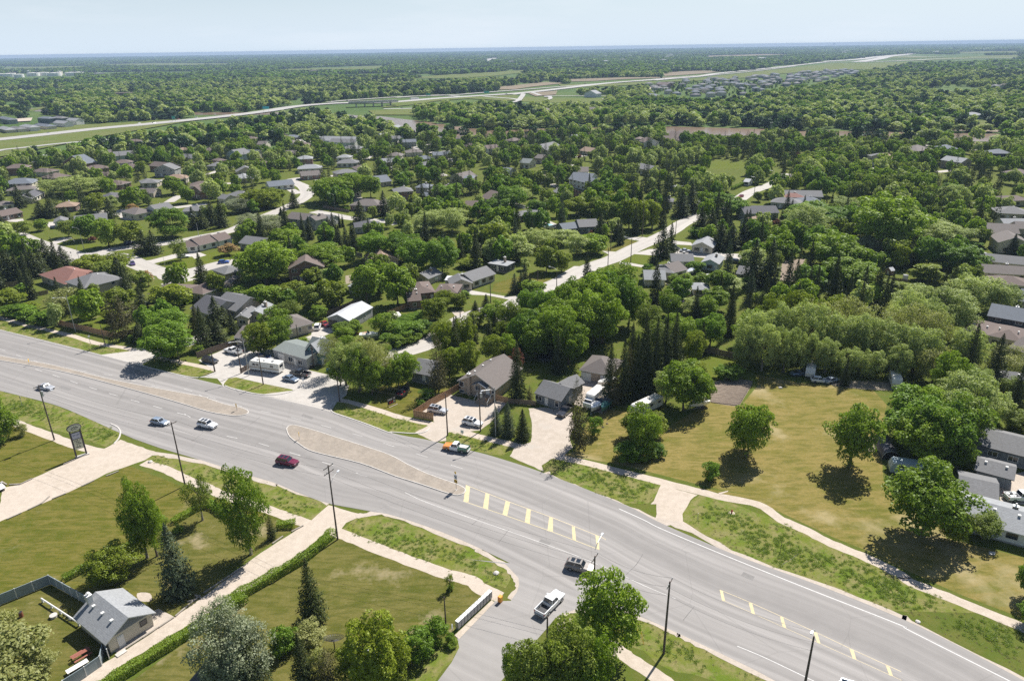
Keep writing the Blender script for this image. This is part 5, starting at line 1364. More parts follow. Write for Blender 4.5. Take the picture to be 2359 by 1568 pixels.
_vc = {}
def vehicle(kind_, color, tile, xr, yr, xf, yf, label, cat=None, lite=False, group='cars on the road and in the yards', roofcol=None, sunroof=False, rack=False, z=0.0):
    a, b_ = at(tile, xr, yr), at(tile, xf, yf); c = (a + b_) / 2; d = b_ - a; ang = math.atan2(d.y, d.x); c.z = z
    nm = {'sedan': 'car', 'hatch': 'car', 'suv': 'car', 'van': 'minivan', 'pickup': 'pickup_truck'}[kind_]
    root = empty(nm, c, ang, label, cat or {'pickup': 'pickup truck', 'van': 'van'}.get(kind_, 'car'), group)
    P = CP(color)
    if kind_ == 'pickup': return pickup(root, P, lite)
    L_, W_, H_, st_, (c0, c1, c2, c3), belt = VEH[kind_]; hw_ = W_ / 2; rings = []
    for x, zl, zt, wf in st_:
        w_ = hw_ * wf; rings.append([(x * L_, -w_ * .9, zl), (x * L_, -w_, zl + .18), (x * L_, -w_, zt - .16), (x * L_, -w_ * .86, zt), (x * L_, w_ * .86, zt), (x * L_, w_, zt - .16), (x * L_, w_, zl + .18), (x * L_, w_ * .9, zl)])
    body = loft(rings, 8).build('body', P, root)
    bw, tw = hw_ * .87, hw_ * .7; zb, zt = belt - .03, H_
    q = [(c0 * L_, zb), (c1 * L_, zt - .03), (c2 * L_, zt), (c3 * L_, zb)]
    v = []
    for x, z_ in q: wv = bw if z_ == zb else tw; v += [(x, -wv, z_), (x, wv, z_)]
    cb = MB().add(v, [(0, 2, 3, 1), (2, 4, 5, 3), (4, 6, 7, 5), (0, 6, 4, 2), (1, 3, 5, 7)]); cb.build('cabin', CP(roofcol) if roofcol else P, root)
    def pane(name, p4, off):
        p4 = [Vector(p) for p in p4]; n = (p4[1] - p4[0]).cross(p4[2] - p4[0]).normalized(); ce = sum(p4, Vector()) / 4
        if n.dot(ce - Vector((0, 0, 1.0))) < 0: n = -n
        if n.x * ce.x < 0 and name != 'side_window': n = -n
        q_ = [ce + (p - ce) * .9 + n * off for p in p4]; MB().add(q_ + [p - n * .02 for p in q_], [(0, 1, 2, 3), (7, 6, 5, 4), (0, 4, 5, 1), (1, 5, 6, 2), (2, 6, 7, 3), (3, 7, 4, 0)]).build(name, M_carglass, root)
    pane('windshield', [v[0], v[2], v[3], v[1]], .012); pane('rear_window', [v[6], v[4], v[5], v[7]], .012)
    for s_ in (0, 1):
        A, B, C, D = (Vector(v[i + s_]) for i in (0, 2, 4, 6))
        m0, m1 = A.lerp(D, .52), B.lerp(C, .45)
        pane('side_window', [A, B, m1, m0], .012); pane('side_window', [m0, m1, C, D], .012)
    if sunroof: MB().box(c1 * L_ - .95, c1 * L_ - .25, -.45, .45, H_ - .02, H_ + .012).build('sunroof', M_carglass, root); MB().box(c2 * L_ + .35, c2 * L_ + 1.0, -.45, .45, H_ - .02, H_ + .012).build('sunroof', M_carglass, root)
    if rack:
        for s_ in (-1, 1): MB().path([(c1 * L_ - .2, s_ * tw * .93, H_ + .05), (c2 * L_ + .2, s_ * tw * .93, H_ + .06)], .03, 4).build('roof_rail', M_metal, root)
    wheels(root, L_, W_, (L_ * .3, -L_ * .29), .33 if kind_ in ('sedan', 'hatch') else .37, lite)
    fx, rx = L_ * .485, -L_ * .492; zh = st_[1][2] - .13
    if not lite:
        for s_ in (-1, 1):
            MB().box(-.06, .03, -.2, .2, -.08, .08).build('headlight', M_lampw, root, (fx - .03, s_ * hw_ * .66, zh)); MB().box(-.03, .05, -.14, .14, -.12, .12).build('taillight', M_lampr, root, (rx + .02, s_ * hw_ * .74, st_[-3][2] - .2))
            MB().box(-.08, .08, -.1, .1, -.06, .08).build('mirror', P, root, (c0 * L_ - .35, s_ * (hw_ + .07), belt + .05))
        MB().box(-.04, .04, -.5, .5, -.11, .11).build('grille', M_blk, root, (L_ * .495, 0, zh - .12)); MB().box(-.03, .03, -.26, .26, -.07, .07).build('number_plate', M_trim, root, (-L_ * .5, 0, .62))
    return root
def pickup(root, P, lite=False, front=None, bed=None, cargo=True, L_=5.8, W_=1.98):
    hw_ = W_ / 2; rings = []
    for x, zl, zt, wf in [(.5, .5, .85, .85), (.47, .38, 1.02, .95), (.3, .36, 1.14, 1), (.2, .36, 1.2, 1), (-.12, .36, 1.22, 1)]:
        w_ = hw_ * wf; rings.append([(x * L_, -w_ * .95, zl), (x * L_, -w_, zl + .2), (x * L_, -w_, zt - .12), (x * L_, -w_ * .88, zt), (x * L_, w_ * .88, zt), (x * L_, w_, zt - .12), (x * L_, w_, zl + .2), (x * L_, w_ * .95, zl)])
    if front: loft(rings[:4], 8).build('hood', front, root); loft(rings[3:], 8).build('body', P, root)
    else: loft(rings, 8).build('body', P, root)
    x0, x1 = -.5 * L_, -.125 * L_; bd = MB().box(x0, x1, -hw_, -hw_ + .12, .5, 1.2).box(x0, x1, hw_ - .12, hw_, .5, 1.2).box(x1 - .08, x1, -hw_ + .12, hw_ - .12, .5, 1.22).box(x0, x1 - .08, -hw_ + .12, hw_ - .12, .5, .66); bd.build('bed', bed or P, root)
    MB().box(x0 - .05, x0 + .04, -hw_ + .12, hw_ - .12, .58, 1.18).build('tailgate', bed or P, root); MB().box(x0 - .2, x0 - .05, -hw_ * .9, hw_ * .9, .48, .66).build('bumper', M_metal, root)
    MB().box(x0 + .04, x1 - .08, -hw_ + .13, hw_ - .13, .66, .68).build('bed_liner', M_blk, root)
    c0, c1, c2, c3 = .2, .1, -.08, -.12; bw, tw, zb, zt = hw_ * .9, hw_ * .74, 1.18, 1.86
    v = []
    for x, z_ in ((c0, zb), (c1, zt - .03), (c2, zt), (c3, zb)): wv = bw if z_ == zb else tw; v += [(x * L_, -wv, z_), (x * L_, wv, z_)]
    MB().add(v, [(0, 2, 3, 1), (2, 4, 5, 3), (4, 6, 7, 5), (0, 6, 4, 2), (1, 3, 5, 7)]).build('cabin', P, root)
    def pane(name, p4):
        p4 = [Vector(p) for p in p4]; n = (p4[1] - p4[0]).cross(p4[2] - p4[0]).normalized(); ce = sum(p4, Vector()) / 4
        if n.dot(ce - Vector((.0, 0, 1.3))) < 0: n = -n
        q_ = [ce + (p - ce) * .88 + n * .012 for p in p4]; MB().add(q_ + [p - n * .02 for p in q_], [(0, 1, 2, 3), (7, 6, 5, 4), (0, 4, 5, 1), (1, 5, 6, 2), (2, 6, 7, 3), (3, 7, 4, 0)]).build(name, M_carglass, root)
    pane('windshield', [v[0], v[2], v[3], v[1]]); pane('rear_window', [v[6], v[4], v[5], v[7]])
    for s_ in (0, 1):
        A, B, C, D = (Vector(v[i + s_]) for i in (0, 2, 4, 6)); m0, m1 = A.lerp(D, .55), B.lerp(C, .45); pane('side_window', [A, B, m1, m0]); pane('side_window', [m0, m1, C, D])
    wheels(root, L_, W_, (L_ * .31, -L_ * .3), .4, lite)
    if not lite:
        for s_ in (-1, 1):
            MB().box(-.06, .03, -.2, .2, -.1, .1).build('headlight', M_lampw, root, (L_ * .48, s_ * hw_ * .7, .88)); MB().box(-.04, .04, -.09, .09, -.18, .18).build('taillight', M_lampr, root, (x0 - .02, s_ * (hw_ - .1), .95))
            MB().box(-.09, .09, -.12, .12, -.1, .12).build('mirror', P, root, (c0 * L_ - .35, s_ * (hw_ + .1), 1.3))
        MB().box(-.04, .04, -.6, .6, -.16, .16).build('grille', M_blk, root, (L_ * .495, 0, .78))
    return root
random.seed(4)
vehicle('sedan', 'silver', 'A', 325, 582, 462, 600, 'silver sedan driving past the far-left utility pole')
vehicle('hatch', 'bluesilver', 'A', 1285, 872, 1440, 900, 'blue-silver hatchback driving beside the crossarm pole')
vehicle('suv', 'white', 'B', 112, 893, 290, 930, 'white SUV with black sunroof panels on the near carriageway', sunroof=True, rack=True)
vehicle('suv', 'red', 'B', 785, 1210, 975, 1245, 'dark red SUV on the near carriageway below the median', sunroof=True)
o5 = at('C', 852, 1128); o6 = at('C', 640, 1090); pk = empty('pickup_truck', (o5 + o6) / 2, math.atan2((o6 - o5).y, (o6 - o5).x), 'pickup with orange hood, white cab and green bed on the far carriageway', 'pickup truck', 'cars on the road and in the yards')
pickup(pk, CP('white'), front=CP('orange'), bed=CP('green')); MB().box(-2.75, -.8, -.55, .1, 1.22, 1.3).box(-2.6, -.9, .2, .5, 1.2, 1.26).build('cargo_board', M_trim, pk)
vehicle('suv', 'bronze', 'H', 1080, 655, 1300, 710, 'bronze SUV with glass roof passing the side street mouth', sunroof=True, rack=True)
vehicle('pickup', 'white', 'H', 880, 1050, 1025, 900, 'white pickup with empty black bed leaving the side street')
vehicle('pickup', 'bluesilver', 'I', 1575, 1668, 1735, 1718, 'pale blue vehicle cut off by the bottom edge of the photo')
vehicle('suv', 'black', 'B', 165, 352, 280, 375, 'black SUV parked by the end of the brown fence', lite=True)
vehicle('pickup', 'white', 'B', 485, 300, 350, 268, 'white pickup parked in front of the beige house')
vehicle('sedan', 'grey', 'B', 520, 265, 455, 240, 'dark grey car in the shade behind the white parked pickup', lite=True)
vehicle('suv', 'navy', 'B', 605, 345, 735, 335, 'navy SUV parked behind the motorhome')
vehicle('sedan', 'silver', 'B', 690, 355, 815, 385, 'silver sedan squeezed between motorhome and workshop')
vehicle('sedan', 'bluegrey', 'B', 838, 500, 975, 535, 'blue-grey sedan parked in front of the motorhome')
vehicle('pickup', 'black', 'B', 1070, 490, 905, 460, 'black pickup with loaded bed beside the blue-grey sedan')
vehicle('suv', 'white', 'B', 1125, 100, 1145, 50, 'white car parked behind the taupe-roofed bungalow')
vehicle('sedan', 'darkred', 'B', 1165, 30, 1235, 75, 'red car parked at the open garage door')
vehicle('suv', 'silver', 'C', 515, 775, 665, 800, 'silver SUV with black roof parked against the new fence', sunroof=True)
vehicle('suv', 'white', 'C', 795, 875, 975, 915, 'white SUV parked on gravel in front of the tan bungalow', sunroof=True, rack=True)
vehicle('pickup', 'black', 'D', 150, 760, 60, 835, 'black pickup parked beside the blue-grey bungalow')
vehicle('sedan', 'white', 'A', -70, 1400, 22, 1465, 'white car cut off by the left edge on the wide gravel drive')
vehicle('hatch', 'blue', 'K', 1795, 720, 1888, 712, 'bright blue small car on the cul-de-sac street')
vehicle('suv', 'black', 'K', 1955, 690, 2030, 672, 'black SUV parked behind the bright blue car')
vehicle('sedan', 'purple', 'K', 1080, 700, 1105, 755, 'dark violet car at the end of the lime trees', lite=True)
vehicle('hatch', 'white', 'K', 1870, 815, 1820, 822, 'white car half hidden under trees by the cul-de-sac', lite=True)
vehicle('pickup', 'grey', 'M', 1530, 612, 1475, 588, 'grey pickup behind the pair of street-side spruces', lite=True)
vehicle('sedan', 'silver', 'M', 1555, 622, 1635, 625, 'silver sedan in the driveway of the cream garage')
vehicle('hatch', 'darkred', 'M', 2065, 170, 2035, 178, 'small red car on the far end of the side street', lite=True)
vehicle('suv', 'black', 'M', 1990, 712, 2040, 718, 'black vehicle in the pale blue house driveway', lite=True)
vehicle('hatch', 'maroon', 'M', 1950, 690, 1985, 706, 'maroon vehicle beside the pale blue house', lite=True)
vehicle('sedan', 'purple', 'M', 1490, 1045, 1560, 1040, 'violet-blue car in the shade behind the small white garage', lite=True)
vehicle('hatch', 'white', 'M', 1775, 840, 1810, 832, 'white car with red trim near the leafy hedge', lite=True)
vehicle('sedan', 'bluegrey', 'E', 470, 460, 545, 450, 'blue car under the edge of the pale woods', lite=True)
vehicle('sedan', 'bluesilver', 'E', 730, 525, 815, 500, 'pale blue car parked in the wood shade', lite=True)
vehicle('hatch', 'white', 'E', 640, 510, 715, 515, 'white car beside the pale blue one in the shade', lite=True)
wt = vehicle('pickup', 'white', 'J', 905, 470, 1040, 470, 'white and blue work pickup loaded with white drums')
for i, (u, v_) in enumerate(((-2.4, .4), (-1.6, -.3), (-1.2, .5), (-2.2, -.45))): MB().tube((0, 0, 0), (0, 0, .55), .3, .3, 12).build('drum', M_trim, wt, (u, v_, .68))
vehicle('sedan', 'grey', 'N', 1530, 200, 1565, 195, 'grey car in a distant backyard lot', lite=True); vehicle('van', 'silver', 'N', 1580, 200, 1625, 198, 'silver van in a distant backyard lot', lite=True)
vehicle('hatch', 'white', 'N', 2020, 660, 2045, 655, 'white car by the long right-edge house', lite=True)
vehicle('hatch', 'darkred', 'K', 235, 632, 285, 630, 'red car half hidden by the left spruces', lite=True); vehicle('sedan', 'white', 'K', 1490, 672, 1540, 668, 'white car by the brown-roofed white bungalow', lite=True)
vehicle('suv', 'navy', 'K', 1040, 565, 1090, 550, 'navy car under the lime tree by the service street', lite=True); vehicle('hatch', 'cream', 'K', 990, 15, 1030, 20, 'cream car in an upper-left driveway', lite=True)
for i, (t_, xr, yr, xf, yf, c_, k_) in enumerate((('O', 300, 648, 330, 645, 'black', 'sedan'), ('O', 880, 586, 905, 583, 'white', 'sedan'), ('O', 972, 584, 1005, 580, 'white', 'van'), ('O', 1130, 560, 1152, 556, 'darkred', 'suv'), ('O', 1245, 548, 1268, 546, 'silver', 'sedan'),
    ('S', 120, 441, 135, 440, 'black', 'suv'), ('S', 430, 440, 450, 438, 'black', 'suv'), ('S', 690, 400, 705, 399, 'darkred', 'sedan'), ('S', 1138, 397, 1152, 396, 'black', 'suv'), ('S', 1640, 330, 1655, 329, 'darkred', 'suv'), ('S', 2145, 302, 2165, 301, 'black', 'suv'), ('Q', 435, 262, 455, 260, 'black', 'van'), ('Q', 455, 258, 475, 256, 'darkred', 'sedan'), ('Q', 700, 232, 715, 231, 'red', 'suv'), ('Q', 1105, 192, 1135, 190, 'black', 'van'), ('S', 455, 488, 500, 490, 'black', 'suv'))):
    o_ = vehicle(k_, c_, t_, xr, yr, xf, yf, 'x', lite=True, group='small vehicles on the distant highway'); o_['label'] = 'tiny %s %s on the distant highway, number %d from left' % ({'darkred': 'red', 'black': 'dark'}.get(c_, c_), 'van' if k_ == 'van' else 'car', i + 1)
    o_['label'] = 'tiny %s %s on the highway %s' % ({'darkred': 'red', 'red': 'crimson', 'black': 'dark'}.get(c_, c_), 'van' if k_ == 'van' else 'car', ('at far left', 'near the left bend', 'beside a white car at left', 'before the wooded bend', 'nearest the left bridge', 'left of the overpass', 'just right of the overpass', 'on the upper carriageway', 'near the green gantry', 'at centre right', 'near the brick warehouse', 'near the bare field', 'behind the dark van', 'passing the distant estate', 'by the far interchange', 'under the overpass')[i]); o_.location.z = .3
def boxy(name, label, cat, tile, xr, yr, xf, yf, L_, W_, H_, z0, mat, **k):
    a, b_ = at(tile, xr, yr), at(tile, xf, yf); c = (a + b_) / 2; d = b_ - a; root = empty(name, c, math.atan2(d.y, d.x), label, cat, k.get('group')); h = L_ / 2
    nose = k.get('nose', .25); pr = [(-h, z0), (h - .1, z0), (h, z0 + H_ * .45), (h - nose, z0 + H_ - .25), (h - nose - .3, z0 + H_), (-h + .15, z0 + H_), (-h, z0 + H_ - .15)]
    mb = MB(); n = len(pr); mb.add([(x, -W_ / 2, z_) for x, z_ in pr] + [(x, W_ / 2, z_) for x, z_ in pr], [tuple(range(n)), tuple(range(2 * n - 1, n - 1, -1))] + [(i, n + i, n + (i + 1) % n, (i + 1) % n) for i in range(n)]); mb.build('body', mat, root); return root
# ---- motorhome
M_rv = pm('motorhome panels', (.74, .72, .67), .4, var=.06); M_strip = pm('beige stripe', (.4, .32, .24), .5)
rv = boxy('motorhome', 'white and beige class A motorhome parked beside the road', 'motorhome', 'B', 852, 455, 560, 415, 9.6, 2.5, 2.55, .55, M_rv, nose=.5)
for x in (3.0, 1.9, -2.6):
    for s_ in (-1, 1): MB().box(-.45, .45, -.025, .025, -.3, .3).build('side_window', M_carglass, rv, (x, s_ * 1.26, 2.1))
MB().box(-.03, .03, -1.05, 1.05, -.45, .45).build('windshield', M_carglass, rv, (4.62, 0, 2.2)); MB().box(-.03, .03, -.7, .7, -.3, .3).build('rear_window', M_carglass, rv, (-4.82, 0, 2.2))
for s_ in (-1, 1): MB().box(-4.7, 4.6, -.015, .015, -.14, .14).build('stripe', M_strip, rv, (0, s_ * 1.26, 1.35))
for x in (2.2, .2, -2.4): MB().box(-.32, .32, -.3, .3, 0, .28).build('roof_unit', M_trim if x != -2.4 else M_metal, rv, (x, .1, 3.1))
MB().path([(-4.9, -.6, 1), (-4.9, -.6, 3.2)], .03, 4).path([(-4.9, -1.0, 1), (-4.9, -1.0, 3.2)], .03, 4).box(-4.92, -4.88, -1, -.6, 1.4, 1.44).box(-4.92, -4.88, -1, -.6, 1.9, 1.94).box(-4.92, -4.88, -1, -.6, 2.4, 2.44).box(-4.92, -4.88, -1, -.6, 2.9, 2.94).build('ladder', M_trim, rv)
wheels(rv, 9.6, 2.4, (3.1, -2.6), .42)
# ---- travel trailer, box truck, camper in the woods
tt = boxy('travel_trailer', 'long white travel trailer parked under the big leafy tree', 'trailer', 'D', 915, 720, 665, 840, 9.2, 2.45, 2.3, .6, M_rv, nose=.3)
for x in (2.6, -.4, -3.3): MB().box(-.5, .5, -.02, .02, -.28, .28).build('side_window', M_carglass, tt, (x, 1.235, 2.0)); MB().box(-.5, .5, -.02, .02, -.28, .28).build('side_window', M_carglass, tt, (x, -1.235, 2.0))
for x in (1.8, -1.2): MB().box(-.25, .25, -.25, .25, 0, .2).build('roof_unit', M_metal, tt, (x, 0, 2.9))
wheels(tt, 9, 2.4, (-.5, -1.4), .34)
bt = boxy('box_truck', 'white box truck parked beside the boats', 'truck', 'D', 430, 640, 290, 760, 6.2, 2.3, 2.3, .95, M_rv, nose=.0)
MB().box(3.1, 4.7, -1.0, 1.0, .6, 1.7).box(3.1, 4.0, -.95, .95, 1.7, 2.3).build('cab', CP('white'), bt); MB().box(4.0, 4.05, -.85, .85, 1.72, 2.25).build('windshield', M_carglass, bt); wheels(bt, 7, 2.2, (3.7, -1.8), .42)
for (nm, lab, t_, a, b_, c_, d_, L_) in (('camper', 'white camper parked in shade at the edge of the woods', 'E', 600, 430, 595, 470, 6), ('camper', 'white camper trailer half hidden by foliage', 'E', 1285, 510, 1300, 555, 6), ('camper', 'white domed trailer on the lawn behind the dense shrubs', 'L', 1230, 1180, 1262, 1215, 4)):
    cm_ = boxy(nm, lab, 'camper', t_, a, b_, c_, d_, L_, 2.3, 2.1, .55, M_rv, nose=.6); wheels(cm_, 6, 2.2, (-.4,), .34, True); MB().box(-.4, .4, -.02, .02, -.25, .25).build('side_window', M_carglass, cm_, (0, 1.16, 1.9)); MB().box(-.4, .4, -.02, .02, -.25, .25).build('side_window', M_carglass, cm_, (0, -1.16, 1.9)); MB().box(-.02, .02, -.6, .6, -.25, .25).build('rear_window', M_carglass, cm_, (-L_ / 2 - .01, 0, 1.9))
sm = boxy('semi_trailer', 'white semi-trailer truck on the highway right of the overpass', 'truck', 'S', 527, 434, 575, 430, 15, 2.6, 2.8, 1.2, M_rv, nose=.0); MB().box(8, 11, -1.2, 1.2, .7, 3.3).build('cab', CP('white'), sm); wheels(sm, 15, 2.5, (9, 3, -5, -6.2), .5, True)
# ---- boats
M_hullw = pm('boat gelcoat', (.78, .77, .73), .3, var=.05, coat=.5); M_hullg = pm('green boat hull', (.05, .17, .15), .35, coat=.5); M_tan = pm('tan boat cover', (.42, .34, .25), .85)
def boat(label, tile, xr, yr, xf, yf, L_, W_, mats, top=True, cover=None, zt=.55, group='boats stored on trailers'):
    a, b_ = at(tile, xr, yr), at(tile, xf, yf); c = (a + b_) / 2; d = b_ - a; root = empty('boat', c, math.atan2(d.y, d.x), label, 'boat', group); rings = []
    for t_ in (0, .25, .5, .7, .85, .95, 1.0):
        x = -L_ / 2 + t_ * L_; w_ = W_ / 2 * (1 - max(0, t_ - .45) ** 2 * 3.0) if t_ < 1 else .04; k = zt + max(0, t_ - .6) * .9; dk = zt + 1.15 + .25 * t_
        rings.append([(x, 0, k), (x, -w_ * .75, k + .3), (x, -w_, dk), (x, -w_ * .8, dk + .03), (x, w_ * .8, dk + .03), (x, w_, dk), (x, w_ * .75, k + .3)])
    loft(rings, 7).build('hull', mats[0], root)
    if cover: loft([[(x, -w_, zt + 1.3), (x, 0, zt + 1.3 + h_), (x, w_, zt + 1.3), (x, 0, zt + 1.25)] for x, w_, h_ in ((-L_ * .45, W_ * .4, .2), (-L_ * .1, W_ * .42, .75), (L_ * .2, W_ * .36, .5), (L_ * .42, W_ * .12, .15))], 4).build('cover', cover, root)
    elif top:
        MB().box(-L_ * .35, -.1, -W_ * .3, W_ * .3, zt + 1.2, zt + 1.28).build('cockpit', M_tan, root); MB().add([(.2, -W_ * .38, zt + 1.3), (.2, W_ * .38, zt + 1.3), (-.4, W_ * .34, zt + 2.0), (-.4, -W_ * .34, zt + 2.0), (.26, -W_ * .38, zt + 1.3), (.26, W_ * .38, zt + 1.3), (-.34, W_ * .34, zt + 2.0), (-.34, -W_ * .34, zt + 2.0)], [(0, 1, 2, 3), (7, 6, 5, 4), (0, 4, 5, 1), (1, 5, 6, 2), (2, 6, 7, 3), (3, 7, 4, 0)]).build('windshield', M_carglass, root)
        MB().box(.35, L_ * .28, -W_ * .25, W_ * .25, zt + 1.36, zt + 1.6).build('foredeck', mats[0], root)
    tr = MB().box(-L_ * .42, L_ * .45, -.5, -.42, .38, .5).box(-L_ * .42, L_ * .45, .42, .5, .38, .5).box(L_ * .45, L_ * .45 + .9, -.05, .05, .38, .48).box(-.1, .1, -.9, .9, .36, .46).build('trailer_frame', M_metal, root)
    for s_ in (-1, 1): MB().tube((-.6, s_ * .8, .33), (-.6, s_ * 1.0, .33), .32, .32, 10).build('wheel', M_tyre, root)
    return root
boat('white cabin boat with brown seats behind the spruce pair', 'D', 440, 700, 330, 810, 8.0, 2.7, [M_hullw])
boat('dark green boat beside the white cabin boat', 'D', 500, 690, 410, 820, 7.5, 2.4, [M_hullg], top=True)
boat('white boat under a cover near the garage doors', 'D', 490, 555, 420, 575, 5.5, 2.2, [M_hullw], cover=M_hullw)
boat('small silver-white boat on a trailer under the leafy tree', 'D', 1285, 735, 1180, 765, 5.5, 2.1, [M_hullw])
boat('white boat beside the open-doored garage yard', 'L', 945, 1340, 1085, 1335, 5.5, 2.1, [M_hullw]); boat('white covered boat on the brown house drive', 'L', 1495, 880, 1560, 870, 5.5, 2.2, [M_hullw], cover=M_trim)
boat('blue-covered boat by the side street garages', 'M', 1610, 815, 1665, 800, 5.5, 2.2, [M_hullw], cover=pm('blue cover', (.5, .54, .62), .7))
boat('turquoise-covered boat in a wooded backyard', 'M', 420, 440, 520, 430, 5.5, 2.3, [M_hullw], cover=pm('teal cover', (.05, .35, .42), .6))
ky = empty('kayak', at('L', 965, 1292), .3, 'orange kayak lying in the backyard grass', 'kayak'); loft([[(x, -w_, .25), (x, 0, .38), (x, w_, .25), (x, 0, .0)] for x, w_ in ((-1.9, .03), (-1, .3), (0, .36), (1, .3), (1.9, .03))], 4).build('hull', pm('orange plastic', (.75, .2, .04), .5), ky); MB().box(-.4, .4, -.2, .2, .3, .37).build('cockpit', M_blk, ky)
# ================================================================== POLES, LAMPS, WIRES
M_pole = pm('weathered wood pole', (.11, .085, .07), .95, var=.25, scale=2); M_lamp = pm('galvanised steel', (.42, .42, .41), .5, .3); M_lens = pm('lamp head', (.55, .57, .6), .4)
POLET = {}
def pole(tile, bx, by, ty, label, arm=0, lamp=None, trans=False, r=.17, steel=False, h=None, key=None, tx=None, adir=R_(60), group='wooden utility poles'):
    p = at(tile, bx, by); h = h or height(tile, bx, by, tx if tx else bx, ty); root = empty('street_lamp' if steel else 'utility_pole', p, 0, label, 'street lamp' if steel else 'utility pole', 'steel street lamps' if steel else group)
    M_ = M_lamp if steel else M_pole
    MB().tube((0, 0, 0), (0, 0, h), r, r * .62, 8).build('pole', M_, root)
    if arm:
        dx, dy = math.cos(adir) * 1.15, math.sin(adir) * 1.15
        for j in range(arm):
            zz = h - .35 - j * 1.1; MB().tube((-dx, -dy, zz), (dx, dy, zz), .07, .07, 4).build('crossarm', M_pole, root)
            for u in (-.9, -.45, .9): MB().tube((dx * u, dy * u, zz + .05), (dx * u, dy * u, zz + .32), .06, .04, 6).build('insulator', M_trim, root)
    if trans: MB().tube((.38, 0, h - 2.6), (.38, 0, h - 1.5), .26, .26, 10).build('transformer', M_metal, root)
    if lamp is not None:
        L_, ad, zz = lamp; e = Vector((math.cos(ad) * L_, math.sin(ad) * L_, zz + .9)); MB().path([Vector((0, 0, zz)), Vector((e.x * .35, e.y * .35, zz + .65)), e], .06, 5).build('lamp_arm', M_lamp, root)
        MB().box(-.12, .5, -.16, .16, -.08, .06).build('lamp_head', M_lens, root, e, ad)
    if key: POLET[key] = (p, h)
    return root
A1 = R_(62)    # across the road
pole('A', 463, 1022, 555, 'utility pole with lamp and transformer left of the business sign', 1, (2.2, A1, 10.5), True, key='n0', tx=325)
pole('A', 1575, 1410, 870, 'crossarm utility pole beside the near carriageway path', 1, None, False, key='n1', tx=1465)
pole('G', 893, 443, -150, 'tall utility pole at the end of the front hedge', 2, (2.6, A1 + .2, 11.5), False, key='n2', tx=835)
pole('H', 1293, 1010, 575, 'utility pole behind the round tree at the side street', 1, (2.6, A1, 11.5), False, key='n3', tx=1310)
pole('I', 65, 1350, 775, 'utility pole in the lower ditch right of the side street', 1, None, False, key='n4', tx=97, r=.19)
pole('I', 1178, 1640, 1205, 'utility pole cut off by the bottom edge of the photo', 0, (1.2, A1 + 2.9, 10.2), False, key='n5', tx=1240, r=.19)
pole('G', 1752, 1120, 900, 'short greenish post beside the mailbox row shrubs', 0, None, False, r=.13, tx=1720); pole('H', 930, 1330, 1055, 'bare wooden pole rising behind the lower right tree', 0, None, False, r=.17, tx=930)
pole('K', 865, 1385, 1220, 'short wooden pole by the left roadside path', 0, None, False, r=.14, tx=833)
pole('K', 622, 1278, 980, 'steel street lamp behind the left roadside path', 0, (3.2, A1 + 2.6, 10.8), False, r=.13, steel=True, tx=548)
pole('A', 1528, 360, 110, 'utility pole under the dark roadside tree', 0, None, key='f0', tx=1510)
pole('B', 260, 442, 270, 'thick wooden pole at the parking yard entrance', 0, None, r=.22, key='f1', tx=245)
pole('B', 487, 455, 230, 'slim wooden pole beside the motorhome nose', 0, None, key='f2', tx=452); pole('B', 550, 475, 150, 'steel street lamp beside the motorhome', 0, (3.2, A1 + 2.7, 9.5), steel=True, r=.13, tx=498)
pole('B', 672, 552, 295, 'wooden pole standing in the grass island', 0, None, key='f3', tx=645); pole('B', 972, 200, 40, 'wooden pole behind the teal house', 0, None, tx=955); pole('B', 1103, 405, 210, 'wooden pole at the workshop corner', 0, None, tx=1086)
pole('B', 1322, 695, 480, 'wooden pole in front of the pale tree clump', 0, None, key='f4', tx=1326)
pole('C', 672, 985, 630, 'bare wooden pole at the gravel yard entrance', 0, None, key='f5', tx=645); pole('C', 952, 950, 570, 'wooden pole with transformer beside the white parked SUV', 0, None, True, key='f6', tx=938)
pole('C', 1080, 992, 575, 'steel street lamp beside the three round spruces', 0, (2.8, A1 + 2.6, 11.2), steel=True, r=.13, tx=1072)
pole('M', 535, 990, 785, 'utility pole with lamp at the near end of the side street', 0, (2.6, R_(150), 9.5), tx=542); pole('M', 955, 800, 590, 'utility pole by the side street crossing lawn', 0, None, tx=968)
pole('M', 1145, 710, 510, 'utility pole with lamp beside the green corner lawn', 0, (2.8, R_(150), 9.3), tx=1155); pole('M', 380, 895, 770, 'short wooden pole on the lawn by the spruce pair', 0, None, tx=380)
pole('M', 1512, 500, 330, 'utility pole where the side street bends right', 0, None, tx=1525); pole('M', 1240, 500, 230, 'utility pole below the lime trees on the side street', 0, None, tx=1245); pole('M', 980, 612, 455, 'utility pole in front of the dark street-side spruces', 0, None, tx=980)
pole('N', 140, 140, 50, 'lamp pole at the far street corner', 0, (2.5, R_(160), 8.5), tx=150); pole('N', 290, 90, 20, 'dark lamp pole by the street and dark trees', 0, (2.5, R_(160), 9), tx=292)
pole('K', 692, 605, 485, 'steel street lamp on the crescent verge, farther one', 0, (3.0, R_(165), 9), steel=True, r=.12, tx=660); pole('K', 655, 700, 575, 'steel street lamp on the crescent verge, nearer one', 0, (3.0, R_(140), 8.5), steel=True, r=.12, tx=628)
pole('K', 1635, 492, 385, 'steel street lamp before the silver willows', 0, (3.0, R_(140), 9), steel=True, r=.12, tx=1618); pole('K', 215, 490, 370, 'steel street lamp beside the left corner shrub', 0, (2.2, R_(140), 8), steel=True, r=.12, tx=200)
pole('K', 1358, 742, 650, 'thin steel post on the cul-de-sac lawn', 0, None, steel=True, r=.07, tx=1352); pole('L', 735, 272, 175, 'street lamp on the winding street verge', 0, (2.5, R_(160), 7.5), steel=True, r=.12, tx=730)
